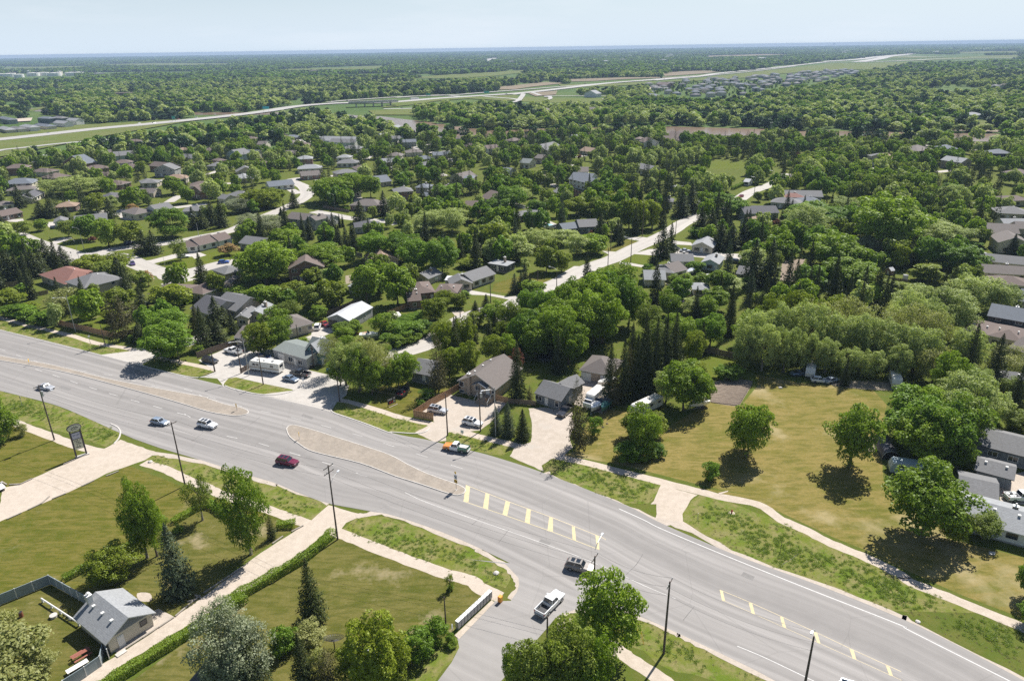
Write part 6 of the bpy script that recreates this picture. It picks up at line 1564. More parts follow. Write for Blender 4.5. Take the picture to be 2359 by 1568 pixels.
pole('L', 2015, 1042, 880, 'wooden pole before the cream house with grey roof', 0, None, tx=2015); pole('L', 1765, 1160, 1110, 'short post at the brown house drive', 0, None, tx=1763)
M_wire = pm('wire', (.03, .03, .03), .6)
def wire(a, b_, za, zb, sag, lab, off=(0, 0)):
    P = [];
    for i in range(13):
        t_ = i / 12; q = a.lerp(b_, t_); P.append(Vector((q.x + off[0], q.y + off[1], za + (zb - za) * t_ - sag * 4 * t_ * (1 - t_))))
    setp(MB().path(P, .018, 3).build('overhead_wire', M_wire), lab, 'wire', 'overhead wires between the poles')
seq = ['n0', 'n1', 'n2', 'n3', 'n4', 'n5']; WN = ['far-left pole and crossarm pole', 'crossarm pole and hedge-end pole', 'hedge-end pole and round-tree pole', 'round-tree pole and lower-ditch pole', 'lower-ditch pole and bottom-edge pole']
for i, (a, b_) in enumerate(zip(seq[:-1], seq[1:])):
    (pa, ha), (pb, hb_) = POLET[a], POLET[b_]; ox, oy = math.cos(R_(60)) * 1.0, math.sin(R_(60)) * 1.0
    for zz, of, nm in ((-.1, (-ox, -oy), 'nearer top'), (-.1, (ox, oy), 'farther top'), (-2.4, (0, 0), 'lower')): wire(pa, pb, ha + zz, hb_ + zz, .9, '%s wire between the %s' % (nm, WN[i]), of)
WF = ['the dark roadside tree and parking entrance', 'parking entrance and motorhome nose', 'motorhome nose and grass island', 'grass island and pale tree clump', 'pale tree clump and gravel yard', 'gravel yard and white parked SUV']
for i in range(6):
    (pa, ha), (pb, hb_) = POLET['f%d' % i], POLET['f%d' % (i + 1)]; wire(pa, pb, ha - .2, hb_ - .2, .6, 'upper far-side wire between %s' % WF[i]); wire(pa, pb, ha - 1.6, hb_ - 1.6, .7, 'lower far-side wire between %s' % WF[i])
# ================================================================== FENCES
M_fblue = pm('blue grey fence panel', (.24, .29, .31), .6, var=.12); M_fwood = pm('new cedar boards', (.4, .24, .13), .8, var=.25, scale=4); M_fold = pm('old fence boards', (.2, .15, .115), .9, var=.25, scale=4); M_fgrey = pm('weathered grey boards', (.25, .23, .21), .9, var=.2, scale=4)
def fence(spec, h, mat, label, span=2.4, boards=True, topm=None, group='yard fences'):
    P = pts(spec) if isinstance(spec, str) else spec; root = empty('fence', P[0], 0, label, 'fence', group); o0 = P[0]
    post = MB().box(-.06, .06, -.06, .06, 0, h + .08).mesh('post_mesh', [topm or mat])
    cache = {}
    for a, b_ in zip(P[:-1], P[1:]):
        d = b_ - a; n_ = max(1, round(d.length / span)); ang = math.atan2(d.y, d.x); s_ = d.length / n_; key = round(s_, 2)
        if key not in cache:
            mb = MB()
            if boards:
                k = max(3, int(s_ / .2)); bw = s_ / k
                for i in range(k): j = .012 * ((i * 7) % 3 - 1); mb.box(i * bw + .01, (i + 1) * bw - .01, -.02 + j, .02 + j, .05, h + .02 * ((i * 5) % 3))
                mb.box(0, s_, .03, .08, .3, .4).box(0, s_, .03, .08, h - .4, h - .3)
            else: mb.box(.03, s_ - .03, -.02, .02, .05, h - .04).box(0, s_, -.045, .045, h - .05, h + .02)
            cache[key] = mb.mesh('panel_mesh', [mat])
        for i in range(n_):
            q = a + d * (i / n_) - o0; q.z = 0; link('panel', cache[key], root, q, ang); link('post', post, root, q, ang)
    q = P[-1] - o0; q.z = 0; link('post', post, root, q); return root
fence('F -60,985 0,965 405,800 690,960', 1.9, M_fblue, 'blue-grey panel fence cornering behind the cottage lawn', 2.1, False, topm=M_trim)
fence('F 870,1390 835,1330 810,1445 690,1530 520,1640 400,1740', 1.8, M_fblue, 'blue-grey panel fence along the gravel drive below the cottage', 2.0, False, topm=M_trim)
fence('K 480,1225 940,1335', 1.9, M_fwood, 'brown board fence behind the left roadside path'); fence('K 950,1335 1130,1300', 1.9, M_fwood, 'short return of brown boards meeting the left fence')
fence('B 110,330 445,215', 1.9, M_fold, 'dark board fence left of the parking yard'); fence('C 550,858 385,828 520,740 700,640 785,590', 1.85, M_fwood, 'new cedar fence around the gravel yard corner')
fence('C 1000,715 1075,675', 1.4, M_fwood, 'short cedar fence beside the front steps'); fence('C 1085,690 1185,712', 1.6, M_fwood, 'cedar fence panels right of the front steps'); fence('C 1190,712 1420,735', 1.4, M_fold, 'low dark fence behind the gravel yard spruces')
fence('D 1110,40 1430,90', 1.9, M_fgrey, 'grey board fence at the top of the green backyard'); fence('D 1260,275 1580,345', 1.9, M_fold, 'dark board fence at the foot of the green backyard')
fence('N 1090,850 1400,890', 1.8, M_fold, 'dark fence in front of the small playhouse lawn'); fence('L 1170,1150 1335,1085', 1.8, M_fwood, 'brown fence behind the white garage'); fence('L 670,1150 930,1050', 1.8, M_fold, 'dark red fence left of the white garage')
fence('L 640,265 850,300', 1.6, M_fold, 'dark brown fence along the winding street'); fence('L 820,635 960,670', 1.8, M_fgrey, 'pale fence under the chain of backyard spruces'); fence('K -30,925 260,890', 1.8, M_fold, 'dark fence under the left spruce row')
fence('K 195,1010 400,970', 1.6, M_fold, 'brown fence behind the leftmost lime trees'); fence('E 2080,590 2359,640', 1.8, M_fwood, 'brown fence at the right edge behind the tall spruce'); fence('E 2110,690 2400,770', 1.7, M_fold, 'lower dark fence at the right edge by the deck')
fence('M 1480,1000 1700,1020', 1.4, M_fold, 'dark red fence behind the small white garage'); fence('B 480,460 570,410', 1.5, M_fold, 'slatted brown screen beside the motorhome nose'); fence('L 1380,1075 1460,1090', 1.5, M_fwood, 'short brown fence by the brown hip-roofed house')
# ================================================================== HEDGES
def hedge(spec, wd, h, mat, label, dens=380):
    P = smooth(pts(spec), 4) if len(spec.split()) > 3 else pts(spec); rs.seed(len(spec)); C = []; Nn = []; o0 = P[0]
    for a, b_ in zip(P[:-1], P[1:]):
        d = b_ - a; L_ = d.length
        if L_ < .05: continue
        d.normalize(); n = Vector((-d.y, d.x, 0)); m = max(3, int(L_ * dens * (wd + 2 * h) / 3))
        for _ in range(m):
            u = rs.rand() * L_; s_ = rs.rand() * (wd + 2 * h)
            if s_ < h: q, nn_ = (-wd / 2, s_), -n
            elif s_ < h + wd: q, nn_ = (s_ - h - wd / 2, h), Vector((0, 0, 1))
            else: q, nn_ = (wd / 2, s_ - h - wd), n
            w1 = .07 * math.sin((a.x + d.x * u) * 1.7) + .05 * math.sin((a.y + d.y * u) * 3.1); p = a + d * u + n * (q[0] * (1 + w1) + rs.normal() * .04) - o0; C.append((p.x, p.y, max(.03, q[1] * (1 + w1) + rs.normal() * .05))); Nn.append(tuple(nn_ + Vector(rs.normal(size=3) * .5)))
    o = link('hedge', quads_mesh('hedge_mesh', np.array(C), np.array(Nn), rs.uniform(.09, .19, len(C)), mat), None, o0); setp(o, label, 'hedge', 'clipped hedges')
    core = MB()
    return o
hedge('G 865,400 640,600 300,800 0,975 F 1952,925 1700,1085 1300,1330 870,1600 700,1700', 1.5, 1.25, L_mid, 'long clipped hedge along the gravel drive')
hedge('F 505,775 760,640 1000,520 1180,400', 1.2, .9, L_mid, 'low hedge between the green lawn and the cottage lawn'); hedge('F 1370,320 1560,215 1700,150', 1.2, .9, L_mid, 'low hedge stretch behind the sapling'); hedge('F 1650,170 1820,260', 1.3, 1.0, L_dark, 'short dark hedge beside the big poplar')
hedge('G 412,350 560,335', 1.3, 1.2, L_mid, 'short square hedge near the gravel drive corner'); hedge('M 1980,115 2150,40 2220,20', 2.0, 1.8, L_mid, 'rounded hedge row along the far street'); hedge('L 700,245 850,280', 1.2, 1.2, L_dark, 'trimmed hedge by the winding street')
hedge('L 1180,1330 1330,1230 1490,1180', 4.5, 2.6, L_dark, 'thick dark shrub row before the curving road'); hedge('C 150,150 300,60 420,10', 4.5, 2.6, L_dark, 'wide dark shrub bank above the curving road')
# ================================================================== SIGNS
M_signdk = pm('dark sign frame', (.045, .035, .045), .6); M_signface = pm('cream sign face', (.5, .52, .4), .6); M_signpl = pm('grey sign panel', (.36, .38, .45), .5); M_ink = pm('black lettering', (.02, .02, .02), .7)
def text(s_, size, mat, parent, loc, rot, name='lettering', ext=.006):
    c = bpy.data.curves.new('lettering', 'FONT'); c.body = s_; c.size = size; c.extrude = ext; c.align_x = 'CENTER'; c.align_y = 'CENTER'; o = bpy.data.objects.new(name, c)
    dg = bpy.context.evaluated_depsgraph_get(); COL.objects.link(o); me = bpy.data.meshes.new_from_object(o); bpy.data.objects.remove(o); me.materials.clear(); me.materials.append(mat)
    q = link(name, me, parent, loc); q.rotation_euler = rot; return q
sa, sb = at('A', 652, 1172), at('A', 738, 1145); sd = sb - sa; sang = math.atan2(sd.y, sd.x); sw = sd.length; sg = empty('business_sign', (sa + sb) / 2, sang, 'tall two-post business sign with oval emblem above message board', 'sign')
hs = height('A', 695, 1160, 640, 890)
for s_ in (-1, 1): MB().box(s_ * sw / 2 - .15, s_ * sw / 2 + .15, -.15, .15, 0, hs - .9).build('post', M_signdk, sg)
zt_ = hs - 1.9
MB().box(-sw / 2 + .17, sw / 2 - .17, -.1, .1, zt_ - 1.4, zt_).build('name_panel', M_signpl, sg); MB().box(-sw / 2 + .17, sw / 2 - .17, -.1, .1, zt_ - 3.9, zt_ - 1.55).build('message_board', M_signface, sg)
for zz in (zt_ + .02, zt_ - 1.53): MB().box(-sw / 2, sw / 2, -.13, .13, zz, zz + .13).build('crossbar', M_signdk, sg)
el = [(math.cos(2 * math.pi * i / 28), math.sin(2 * math.pi * i / 28)) for i in range(28)]
def oval(a, b_, y0, y1, m, nm): MB().add([(x * a, y0, z_ * b_) for x, z_ in el] + [(x * a, y1, z_ * b_) for x, z_ in el], [tuple(range(28)), tuple(range(55, 27, -1))] + [(i, 28 + i, 28 + (i + 1) % 28, (i + 1) % 28) for i in range(28)]).build(nm, m, sg, (0, 0, hs - .75))
oval(sw * .72, .82, -.16, .16, M_signdk, 'oval_frame'); oval(sw * .65, .7, -.19, .19, M_signface, 'oval_face')
for s_ in (-1, 1):
    MB().path([(-sw * .33, s_ * .21, -.3), (-sw * .2, s_ * .21, .05), (-sw * .02, s_ * .21, .25), (sw * .08, s_ * .21, .05), (sw * .2, s_ * .21, .25), (sw * .38, s_ * .21, -.05)], .06, 4).path([(-sw * .25, s_ * .21, -.42), (0, s_ * .21, -.2), (sw * .3, s_ * .21, -.25)], .045, 4).build('emblem', M_ink, sg, (0, 0, hs - .75))
M_tx = M_ink
def scrawl(mb, w_, z_, h, y, n_):
    """a row of letter-sized marks, unreadable at this distance in the photograph"""
    x = -w_ / 2
    while x < w_ / 2:
        l = random.uniform(.6, 1.5) * h
        if random.random() > .2: mb.box(x, x + l * .55, y - .01, y + .01, z_, z_ + h)
        x += l * .8
for s_ in (-1, 1):
    for j, (wf, nm) in enumerate(((.75, 'letter_row'), (.5, 'letter_row'), (.82, 'letter_row'), (.4, 'letter_row'), (.78, 'letter_row'))):
        mb = MB(); random.seed(20 + j); scrawl(mb, sw * wf * .8, 0, .2, s_ * .115, 5); mb.build(nm, M_ink, sg, (0, 0, zt_ - 1.95 - j * .38))['kind'] = 'stuff'
    mb = MB(); scrawl(mb, sw * .6, 0, .16, s_ * .115, 5); mb.build('letter_row', pm('navy lettering', (.05, .07, .2), .6), sg, (0, 0, zt_ - .6))['kind'] = 'stuff'
MB().box(-sw * .6, sw * .75, -.35, .35, 0, .22).build('base', M_curb, sg)
def plate(root, w_, h, z_, mat, y=-.05, shape=None, name='sign_plate', x=0):
    if shape == 'diamond': v = [(x, z_ - h / 2), (x + w_ / 2, z_), (x, z_ + h / 2), (x - w_ / 2, z_)]
    elif shape == 'oct': v = [(x + w_ / 2 * math.cos(math.pi / 8 + i * math.pi / 4) / math.cos(math.pi / 8), z_ + h / 2 * math.sin(math.pi / 8 + i * math.pi / 4) / math.cos(math.pi / 8)) for i in range(8)]
    else: v = [(x - w_ / 2, z_ - h / 2), (x + w_ / 2, z_ - h / 2), (x + w_ / 2, z_ + h / 2), (x - w_ / 2, z_ + h / 2)]
    n = len(v); MB().add([(a, y - .012, b_) for a, b_ in v] + [(a, y + .012, b_) for a, b_ in v], [tuple(range(n)), tuple(range(2 * n - 1, n - 1, -1))] + [(i, n + i, n + (i + 1) % n, (i + 1) % n) for i in range(n)]).build(name, mat, root)
def signpost(tile, bx, by, h, label, ang, cat='road sign', mat=M_lamp): 
    r_ = empty('road_sign', at(tile, bx, by), ang, label, cat); MB().box(-.04, .04, -.035, .035, 0, h).build('post', mat, r_); return r_
M_sy = pm('yellow sign sheeting', (.85, .52, .03), .5, var=.05); M_sw = pm('white sign sheeting', (.75, .76, .78), .5, var=.04); M_sb = pm('sign back', (.35, .36, .37), .5, .3); M_sblue = pm('blue sign sheeting', (.05, .25, .55), .5); M_sr = pm('red sign sheeting', (.5, .03, .03), .5); M_or = pm('orange sheeting', (.85, .33, .04), .5)
rd = R_(-33)
s1 = signpost('C', 746, 1450, 4.3, 'stacked yellow and white keep-right signs at the median tip', rd + math.pi / 2 + math.pi)
s1.rotation_euler[2] = R_(-35); plate(s1, .55, .7, 4.05, M_sy, shape='diamond', name='object_marker'); plate(s1, .75, 1.1, 3.1, M_sw, name='keep_right_plate'); plate(s1, .8, .75, 2.1, M_sy, name='checker_plate')
MB().tube((.05, -.075, 2.85), (-.18, -.075, 3.3), .05, .05, 4).tube((.16, -.075, 2.75), (.16, -.075, 3.4), .05, .05, 4).tube((-.18, -.075, 3.3), (-.02, -.075, 3.3), .05, .05, 4).build('arrow', M_ink, s1)
MB().box(-.38, -.15, -.085, -.063, 1.85, 2.1).box(.05, .3, -.085, -.063, 2.1, 2.35).box(.0, .25, -.085, -.063, 1.78, 1.98).box(-.25, 0, -.085, -.063, 2.2, 2.4).build('checker_marks', M_ink, s1)
MB().box(-.2, .2, -.2, .2, 0, .15).build('base', M_curb, s1)
for t_, x, y, lb, a in (('B', 450, 775, 'yellow hazard marker at the right tip of the left median', -35), ('B', 980, 1022, 'narrow hazard marker at the left tip of the centre median', 100), ('A', 252, 388, 'small hazard marker on the thin left median', 100)):
    q = signpost(t_, x, y, 1.9, lb, R_(a)); plate(q, .4, .95, 1.5, M_sy, name='marker_plate'); MB().add([(-.2, -.068, 1.2), (.2, -.068, 1.4), (.2, -.068, 1.55), (-.2, -.068, 1.35)] + [(-.2, -.064, 1.2), (.2, -.064, 1.4), (.2, -.064, 1.55), (-.2, -.064, 1.35)], [(0, 1, 2, 3), (7, 6, 5, 4), (0, 4, 5, 1), (2, 6, 7, 3)]).build('stripe', M_ink, q)
q = signpost('A', 190, 735, 2.6, 'diamond road sign seen from behind at the left ditch', R_(150)); plate(q, .75, .75, 2.4, M_sb, shape='diamond')
q = signpost('A', 770, 205, 2.5, 'white-topped sign on the left boulevard grass', R_(60)); plate(q, .6, .5, 2.4, M_sw)
q = signpost('B', 1016, 560, 2.2, 'small white sign on a round base at the yard corner', R_(-20)); plate(q, .6, .35, 2.1, M_sw); plate(q, .4, .5, 1.6, M_sw); MB().tube((0, 0, 0), (0, 0, .22), .3, .25, 10).build('base', M_trim, q)
q = signpost('C', 797, 985, 1.3, 'small white lawn sign on the boulevard grass', R_(-20)); plate(q, .7, .8, 1.0, M_sw)
q = signpost('C', 270, 215, 2.8, 'blue and yellow street sign before the dark shrub bank', R_(-30)); plate(q, .7, .5, 2.7, M_sy, shape='diamond'); plate(q, .5, .6, 2.1, M_sblue)
q = signpost('K', 590, 665, 2.2, 'small dark sign at the crescent corner', R_(20)); plate(q, .5, .6, 2.0, M_sb); q = signpost('K', 1102, 675, 2.2, 'small dark sign on the service street verge', R_(20)); plate(q, .5, .6, 2.0, M_sb)
q = signpost('K', 215, 425, 2.2, 'white street sign by the left corner', R_(20)); plate(q, .5, .6, 2.0, M_sw)
q = signpost('H', 176, 1180, 1.6, 'narrow white sign at the end of the mailbox row', R_(60)); plate(q, .3, .9, 1.1, M_sw); q = signpost('I', 335, 290, 1.5, 'thin stake beside the gravel apron', R_(60)); q = signpost('I', 990, 550, 2.0, 'leaning brown stake in the right ditch', R_(60), mat=M_pole); q.rotation_euler[1] = .15
# banner on the lawn, deer crossing etc
ba, bb = at('C', 165, 740), at('C', 230, 712); bn = empty('lawn_banner', (ba + bb) / 2, math.atan2((bb - ba).y, (bb - ba).x), 'dark printed lawn banner beside the open utility trailer', 'banner'); bl = (bb - ba).length
MB().box(-bl / 2, bl / 2, -.03, .03, .35, 1.9).build('banner_sheet', pm('banner print', (.06, .045, .05), .7), bn); mb = MB(); random.seed(5); scrawl(mb, bl * .9, 1.5, .28, -.05, 6); mb.build('letter_row', M_trim, bn)['kind'] = 'stuff'
for x, m_ in ((-.5, M_sr), (.3, M_sr), (.75, M_signface)): MB().box(-.25, .25, -.05, -.032, -.25, .25).build('printed_patch', m_, bn, (x * bl / 2.4, 0, .9))
for s_ in (-1, 1): MB().box(s_ * bl / 2 - .04, s_ * bl / 2 + .04, -.05, .05, 0, 1.95).build('post', M_fold, bn)
MB().box(-bl / 2 - .2, bl / 2 + .1, -.75, -.6, 0, .12).build('timber', M_path, bn)
ut = empty('utility_trailer', at('C', 290, 640), R_(70), 'dark open utility trailer loaded with scrap on the shaded lawn', 'trailer'); MB().box(-2, 2, -1.0, 1.0, .45, .55).box(-2, 2, -1.05, -1, .55, 1.2).box(-2, 2, 1.0, 1.05, .55, 1.2).box(2, 2.05, -1, 1, .55, 1.5).box(-2.05, -2, -1, 1, .55, 1.0).build('bed', M_dkmetal, ut)
random.seed(9)
for i in range(9): MB().box(-.3, .3, -.2, .2, 0, .25).build('scrap_piece', random.choice((M_bark, M_dirt, M_metal, M_sr, M_trim)), ut, (random.uniform(-1.6, 1.6), random.uniform(-.7, .7), .6), random.uniform(0, 3))
wheels(ut, 4, 2.1, (0.,), .33, True); MB().box(2.05, 3.4, -.05, .05, .4, .5).build('drawbar', M_dkmetal, ut)
# ================================================================== MAILBOXES, BOX, YARD THINGS
mA, mB_ = at('H', 212, 1160), at('H', 485, 905); md = mB_ - mA; mang = math.atan2(md.y, md.x); nn = 11; stp = md.length / nn
M_mbx = pm('grey mailbox metal', (.36, .37, .38), .45, .2, var=.05); M_mtop = pm('mailbox top', (.74, .74, .74), .5)
bodym = MB().box(-stp * .42, stp * .42, -.28, .28, .28, 1.5).box(-stp * .38, stp * .38, -.2, .2, 0, .28).mesh('box_body', [M_mbx]); topm_ = MB().box(-stp * .44, stp * .44, -.31, .31, 1.5, 1.56).mesh('box_top', [M_mtop]); dm_ = MB()
for i in range(5): dm_.box(-stp * .4, -.01, -.3, -.28, .36 + i * .23, .36 + i * .23 + .2).box(.01, stp * .4, -.3, -.28, .36 + i * .23, .36 + i * .23 + .2)
dm_ = dm_.mesh('box_doors', [M_mbx])
for i in range(nn):
    p = mA + md * ((i + .5) / nn); r_ = empty('community_mailbox', p, mang, None, 'mailbox', 'row of grey community mailboxes'); link('body', bodym, r_); link('top', topm_, r_); link('door_panel', dm_, r_)
    r_['label'] = 'grey community mailbox, %s in the row counting from the orange box' % ['first', 'second', 'third', 'fourth', 'fifth', 'sixth', 'seventh', 'eighth', 'ninth', 'tenth', 'eleventh'][nn - 1 - i]
area('mailbox_slab', 'H 195,1205 490,925 510,945 230,1235', M_path, z=.06)
ob = empty('newspaper_box', at('H', 558, 938), mang, 'orange newspaper box on the gravel by the corner', 'newspaper box'); MB().box(-.3, .3, -.28, .28, .12, 1.15).box(-.26, .26, -.24, .24, 0, .12).build('body', M_or, ob); MB().box(-.22, .22, -.3, -.28, .5, 1.0).build('window', M_sy, ob)
# timbers edging the drives
M_timber = pm('landscape timber', (.3, .27, .23), .9, var=.2, scale=3)
def timbers(spec, label, L_=2.4, gap=.5):
    P = pts(spec); root = empty('timber_edging', P[0], 0, label, 'edging'); o0 = P[0]; me = MB().box(0, L_, -.12, .12, 0, .2).mesh('timber_mesh', [M_timber])
    for a, b_ in zip(P[:-1], P[1:]):
        d = b_ - a; n_ = max(1, int(d.length / (L_ + gap)))
        for i in range(n_):
            q = a + d * (i * (L_ + gap) / d.length) - o0; q.z = 0; link('timber', me, root, q, math.atan2(d.y, d.x) + random.uniform(-.03, .03))
random.seed(2)
timbers('A 1010,1290 800,1370 560,1480 350,1568 F 330,160 170,235 0,310', 'grey timbers along the lower edge of the wide gravel drive', 2.4, 1.0); timbers('A 640,1190 420,1285', 'dark timbers edging the lawn by the business sign', 2.4, .3); timbers('A 275,1355 175,1400 60,1405 10,1375', 'loose grey timbers at the left drive lawn edge', 2.2, .8)
timbers('F 1930,665 1590,890 1380,1065 940,1350', 'long timber line between the cottage lawn and the drive', 2.4, .08); timbers('G 620,335 460,420 320,520', 'pale timber line near the poplar at the drive', 2.4, .1); timbers('F 1490,940 1600,910 1560,895', 'timber frame on the lawn edge', 1.4, .1)
# cottage yard
pt = empty('picnic_table', at('F', 650, 1375), math.atan2(*(at('F', 710, 1330) - at('F', 590, 1400)).yx), 'red-brown picnic table on the lawn beside the cottage', 'picnic table'); M_red = pm('red stained boards', (.28, .1, .07), .8)
for i in range(4): MB().box(-1.2, 1.2, -.36 + i * .18, -.2 + i * .18, .72, .76).build('table_board', M_red, pt)
for s_ in (-1, 1): MB().box(-1.2, 1.2, s_ * .75 - .14, s_ * .75 + .14, .42, .46).build('bench_board', M_red, pt)
for x in (-.85, .85): MB().path([(x, -.7, 0), (x, -.25, .72)], .045, 4).path([(x, .7, 0), (x, .25, .72)], .045, 4).box(x - .03, x + .03, -.85, .85, .36, .42).build('leg_frame', M_red, pt)
lt = empty('pallet', at('F', 620, 1470), R_(50), 'pale grey table top lying by the blue-grey fence', 'table')
MB().box(-1.4, 1.4, -.45, .45, .5, .56).build('top', M_trim, lt)
for x in (-1.2, 1.2): MB().box(x - .04, x + .04, -.4, .4, 0, .5).build('leg', M_trim, lt)
pa_, pb_ = at('F', 335, 935), at('F', 640, 1135); rl = empty('white_rail', pa_, 0, 'long white rail on short posts beside the cottage', 'rail')
dv = pb_ - pa_; MB().path([(0, 0, .62), (dv.x * .5, dv.y * .5, .64), (dv.x, dv.y, .62)], .13, 6).build('rail', M_trim, rl)
for i in range(5): t_ = .03 + i * .235; MB().box(-.12, .12, -.12, .12, 0, .55).build('post', M_trim, rl, (dv.x * t_, dv.y * t_, 0))
wc_ = empty('well_cover', at('F', 428, 1058), 0, 'round pale concrete well cover on the cottage lawn', 'well cover'); MB().tube((0, 0, 0), (0, 0, .35), .5, .5, 18).build('ring', M_curb, wc_); MB().tube((0, 0, .35), (0, 0, .42), .56, .54, 18).build('lid', M_curb, wc_)
br = empty('burn_barrel', at('F', 172, 1055), 0, 'rusty burn barrel on the cottage lawn', 'barrel'); MB().tube((0, 0, 0), (0, 0, .9), .3, .3, 14).build('barrel', pm('rust', (.2, .07, .035), .9, var=.3), br); MB().tube((0, 0, .9), (0, 0, .93), .27, .27, 14).build('opening', M_blk, br)
dk = empty('deck_steps', at('F', 960, 1345), h1.rotation_euler[2], 'small concrete step at the cottage door', 'step'); MB().box(-.7, .7, -.5, .3, 0, .16).build('slab', M_curb, dk)
# satellite dish
ds = empty('satellite_dish', at('G', 872, 1325), 0, 'large black mesh satellite dish among the garden trees', 'satellite dish'); MB().tube((0, 0, 0), (0, 0, 1.9), .08, .08, 8).build('mast', M_blk, ds)
rad = 1.5; rib = MB(); tilt = Matrix.Rotation(R_(-25), 3, 'X')
for i in range(24):
    a = 2 * math.pi * i / 24; rib.path([tilt @ Vector((math.cos(a) * r_ * rad, math.sin(a) * r_ * rad, .45 * r_ * r_)) + Vector((0, 0, 1.9)) for r_ in (0, .33, .66, 1)], .018, 3)
for r_ in (.4, .7, 1): rib.path([tilt @ Vector((math.cos(2 * math.pi * i / 24) * r_ * rad, math.sin(2 * math.pi * i / 24) * r_ * rad, .45 * r_ * r_)) + Vector((0, 0, 1.9)) for i in range(25)], .022, 3)
rib.build('mesh_dish', M_blk, ds); rib2 = MB()
mesh_d = []; 
for i in range(24):
    for j in range(6):
        a0, a1 = 2 * math.pi * i / 24, 2 * math.pi * (i + .55) / 24; r0, r1 = j / 6, (j + .6) / 6
        rib2.add([tilt @ Vector((math.cos(a) * r_ * rad, math.sin(a) * r_ * rad, .45 * r_ * r_)) + Vector((0, 0, 1.9)) for a, r_ in ((a0, r0), (a1, r0), (a1, r1), (a0, r1))], [(0, 1, 2, 3)])
rib2.build('mesh_screen', M_blk, ds)
# hidden white roofs among the lower garden trees
house('G', 1060, 1480, 1180, 1500, 4.0, 2.4, 'gx', 'white', 'white', hr=.8, label='small white-roofed shed glimpsed through the yellow-green garden tree', name='shed', cat='shed', level=0, feats=[('d', 'f', 0, .05, .9, 1.9)], over=.2)
hq = house('F', 1440, 1650, 1640, 1700, 5, 3.0, 'hip', 'dark', 'grey', hr=2.2, label='dark pointed roof peeking in at the bottom edge', name='shed', cat='shed', level=0, feats=[('d', 'f', 0, .05, .9, 1.9)], over=.3)
# quonset shelter and tarped rows in the field edge
qa, qb = at('E', 1185, 1150), at('E', 1335, 1165); qd = qb - qa; qw = qd.length; qs = empty('storage_shelter', (qa + qb) / 2, math.atan2(qd.y, qd.x), 'dark arched storage shelter at the edge of the field', 'shelter'); M_tarp = pm('dark tarp', (.06, .06, .075), .55, var=.4, scale=.7); v = []; f = []
na_ = 12; dl = 8.0
for i in range(na_ + 1):
    a = math.pi * i / na_
    for j in range(5): v.append((math.cos(a) * qw / 2, j * dl / 4, math.sin(a) * qw * .62 + random.uniform(-.05, .05)))
for i in range(na_):
    for j in range(4): f.append((i * 5 + j, i * 5 + j + 1, (i + 1) * 5 + j + 1, (i + 1) * 5 + j))
MB().add(v, f).build('cover', M_tarp, qs); b5 = [(math.cos(math.pi * i / na_) * qw / 2 * .96, .5, math.sin(math.pi * i / na_) * qw * .6) for i in range(na_ + 1)]
MB().add(b5 + [(x, y + .05, z_) for x, y, z_ in b5], [tuple(range(na_ + 1)), tuple(range(2 * na_ + 1, na_, -1))]).build('end_wall', M_blk, qs); MB().path([(math.cos(math.pi * i / na_) * qw / 2, 0, math.sin(math.pi * i / na_) * qw * .62) for i in range(na_ + 1)], .06, 5).build('hoop', M_metal, qs)
lb_ = boxy('old_bus', 'pale blue long trailer behind the round field tree', 'trailer', 'E', 1620, 1290, 1310, 1250, 10, 2.5, 2.2, .5, pm('pale blue panels', (.4, .48, .53), .45, .2), nose=.5); wheels(lb_, 10, 2.4, (3, -3), .4)
for x in (-3, -1, 1, 3): MB().box(-.5, .5, -.02, .02, -.3, .3).build('side_window', M_carglass, lb_, (x, 1.26, 1.9)); MB().box(-.5, .5, -.02, .02, -.3, .3).build('side_window', M_carglass, lb_, (x, -1.26, 1.9))
# hydrant, guards, dead sapling, rocks, playhouse, trampoline
hy = empty('fire_hydrant', at('I', 606, 235), 0, 'red fire hydrant on the grass by the right footpath', 'fire hydrant'); MB().tube((0, 0, 0), (0, 0, .7), .13, .12, 10).tube((0, 0, .7), (0, 0, .82), .14, .05, 10).build('barrel', M_sr, hy); MB().tube((-.22, 0, .5), (.22, 0, .5), .07, .07, 8).build('nozzle', M_sr, hy); MB().tube((0, 0, -.02), (0, 0, .04), .6, .6, 14).build('pad', M_path, hy)
M_yst = pm('yellow stake', (.8, .5, .04), .6)
for i, (x, y, x2, y2) in enumerate(((1505, 1205, 1455, 1135), (1545, 1215, 1505, 1140), (1605, 1225, 1585, 1180), (1650, 1250, 1640, 1205), (1695, 1275, 1650, 1210))):
    p, q = at('H', x, y), at('H', x2, y2); g_ = empty('guy_marker', p, 0, None, 'guy marker', 'yellow guy-wire markers'); g_['label'] = 'slanted yellow guy-wire marker in the lower ditch, %s from left' % ['first', 'second', 'third', 'fourth', 'fifth'][i]; d = (q - p) * .5; MB().path([(0, 0, 0), (d.x, d.y, 1.6)], .05, 5).build('marker', M_yst, g_)
dd_ = empty('bare_sapling', at('G', 1790, 840), 0, 'bare thin sapling beside the lower footpath', 'tree'); random.seed(31); mb = MB().tube((0, 0, 0), (0, 0, 1.2), .05, .03, 5)
for i in range(9): a = i * .7; mb.path([(0, 0, .5 + .1 * i), (math.cos(a) * .35, math.sin(a) * .35, 1.4 + .15 * i), (math.cos(a) * .5, math.sin(a) * .5, 2.1 + .12 * i)], .022, 3)
mb.build('branches', M_palebark, dd_); sb_ = link('base_shoots', KIND['bush']['m'][0], dd_, (0, 0, 0)); sb_.scale = (1.3, 1.3, .8)
tp = empty('trampoline', at('C', 1515, 345), 0, 'round grey trampoline on the shaded lawn', 'trampoline'); MB().tube((0, 0, .8), (0, 0, .86), 2.1, 2.1, 24).build('mat', M_dkmetal, tp)
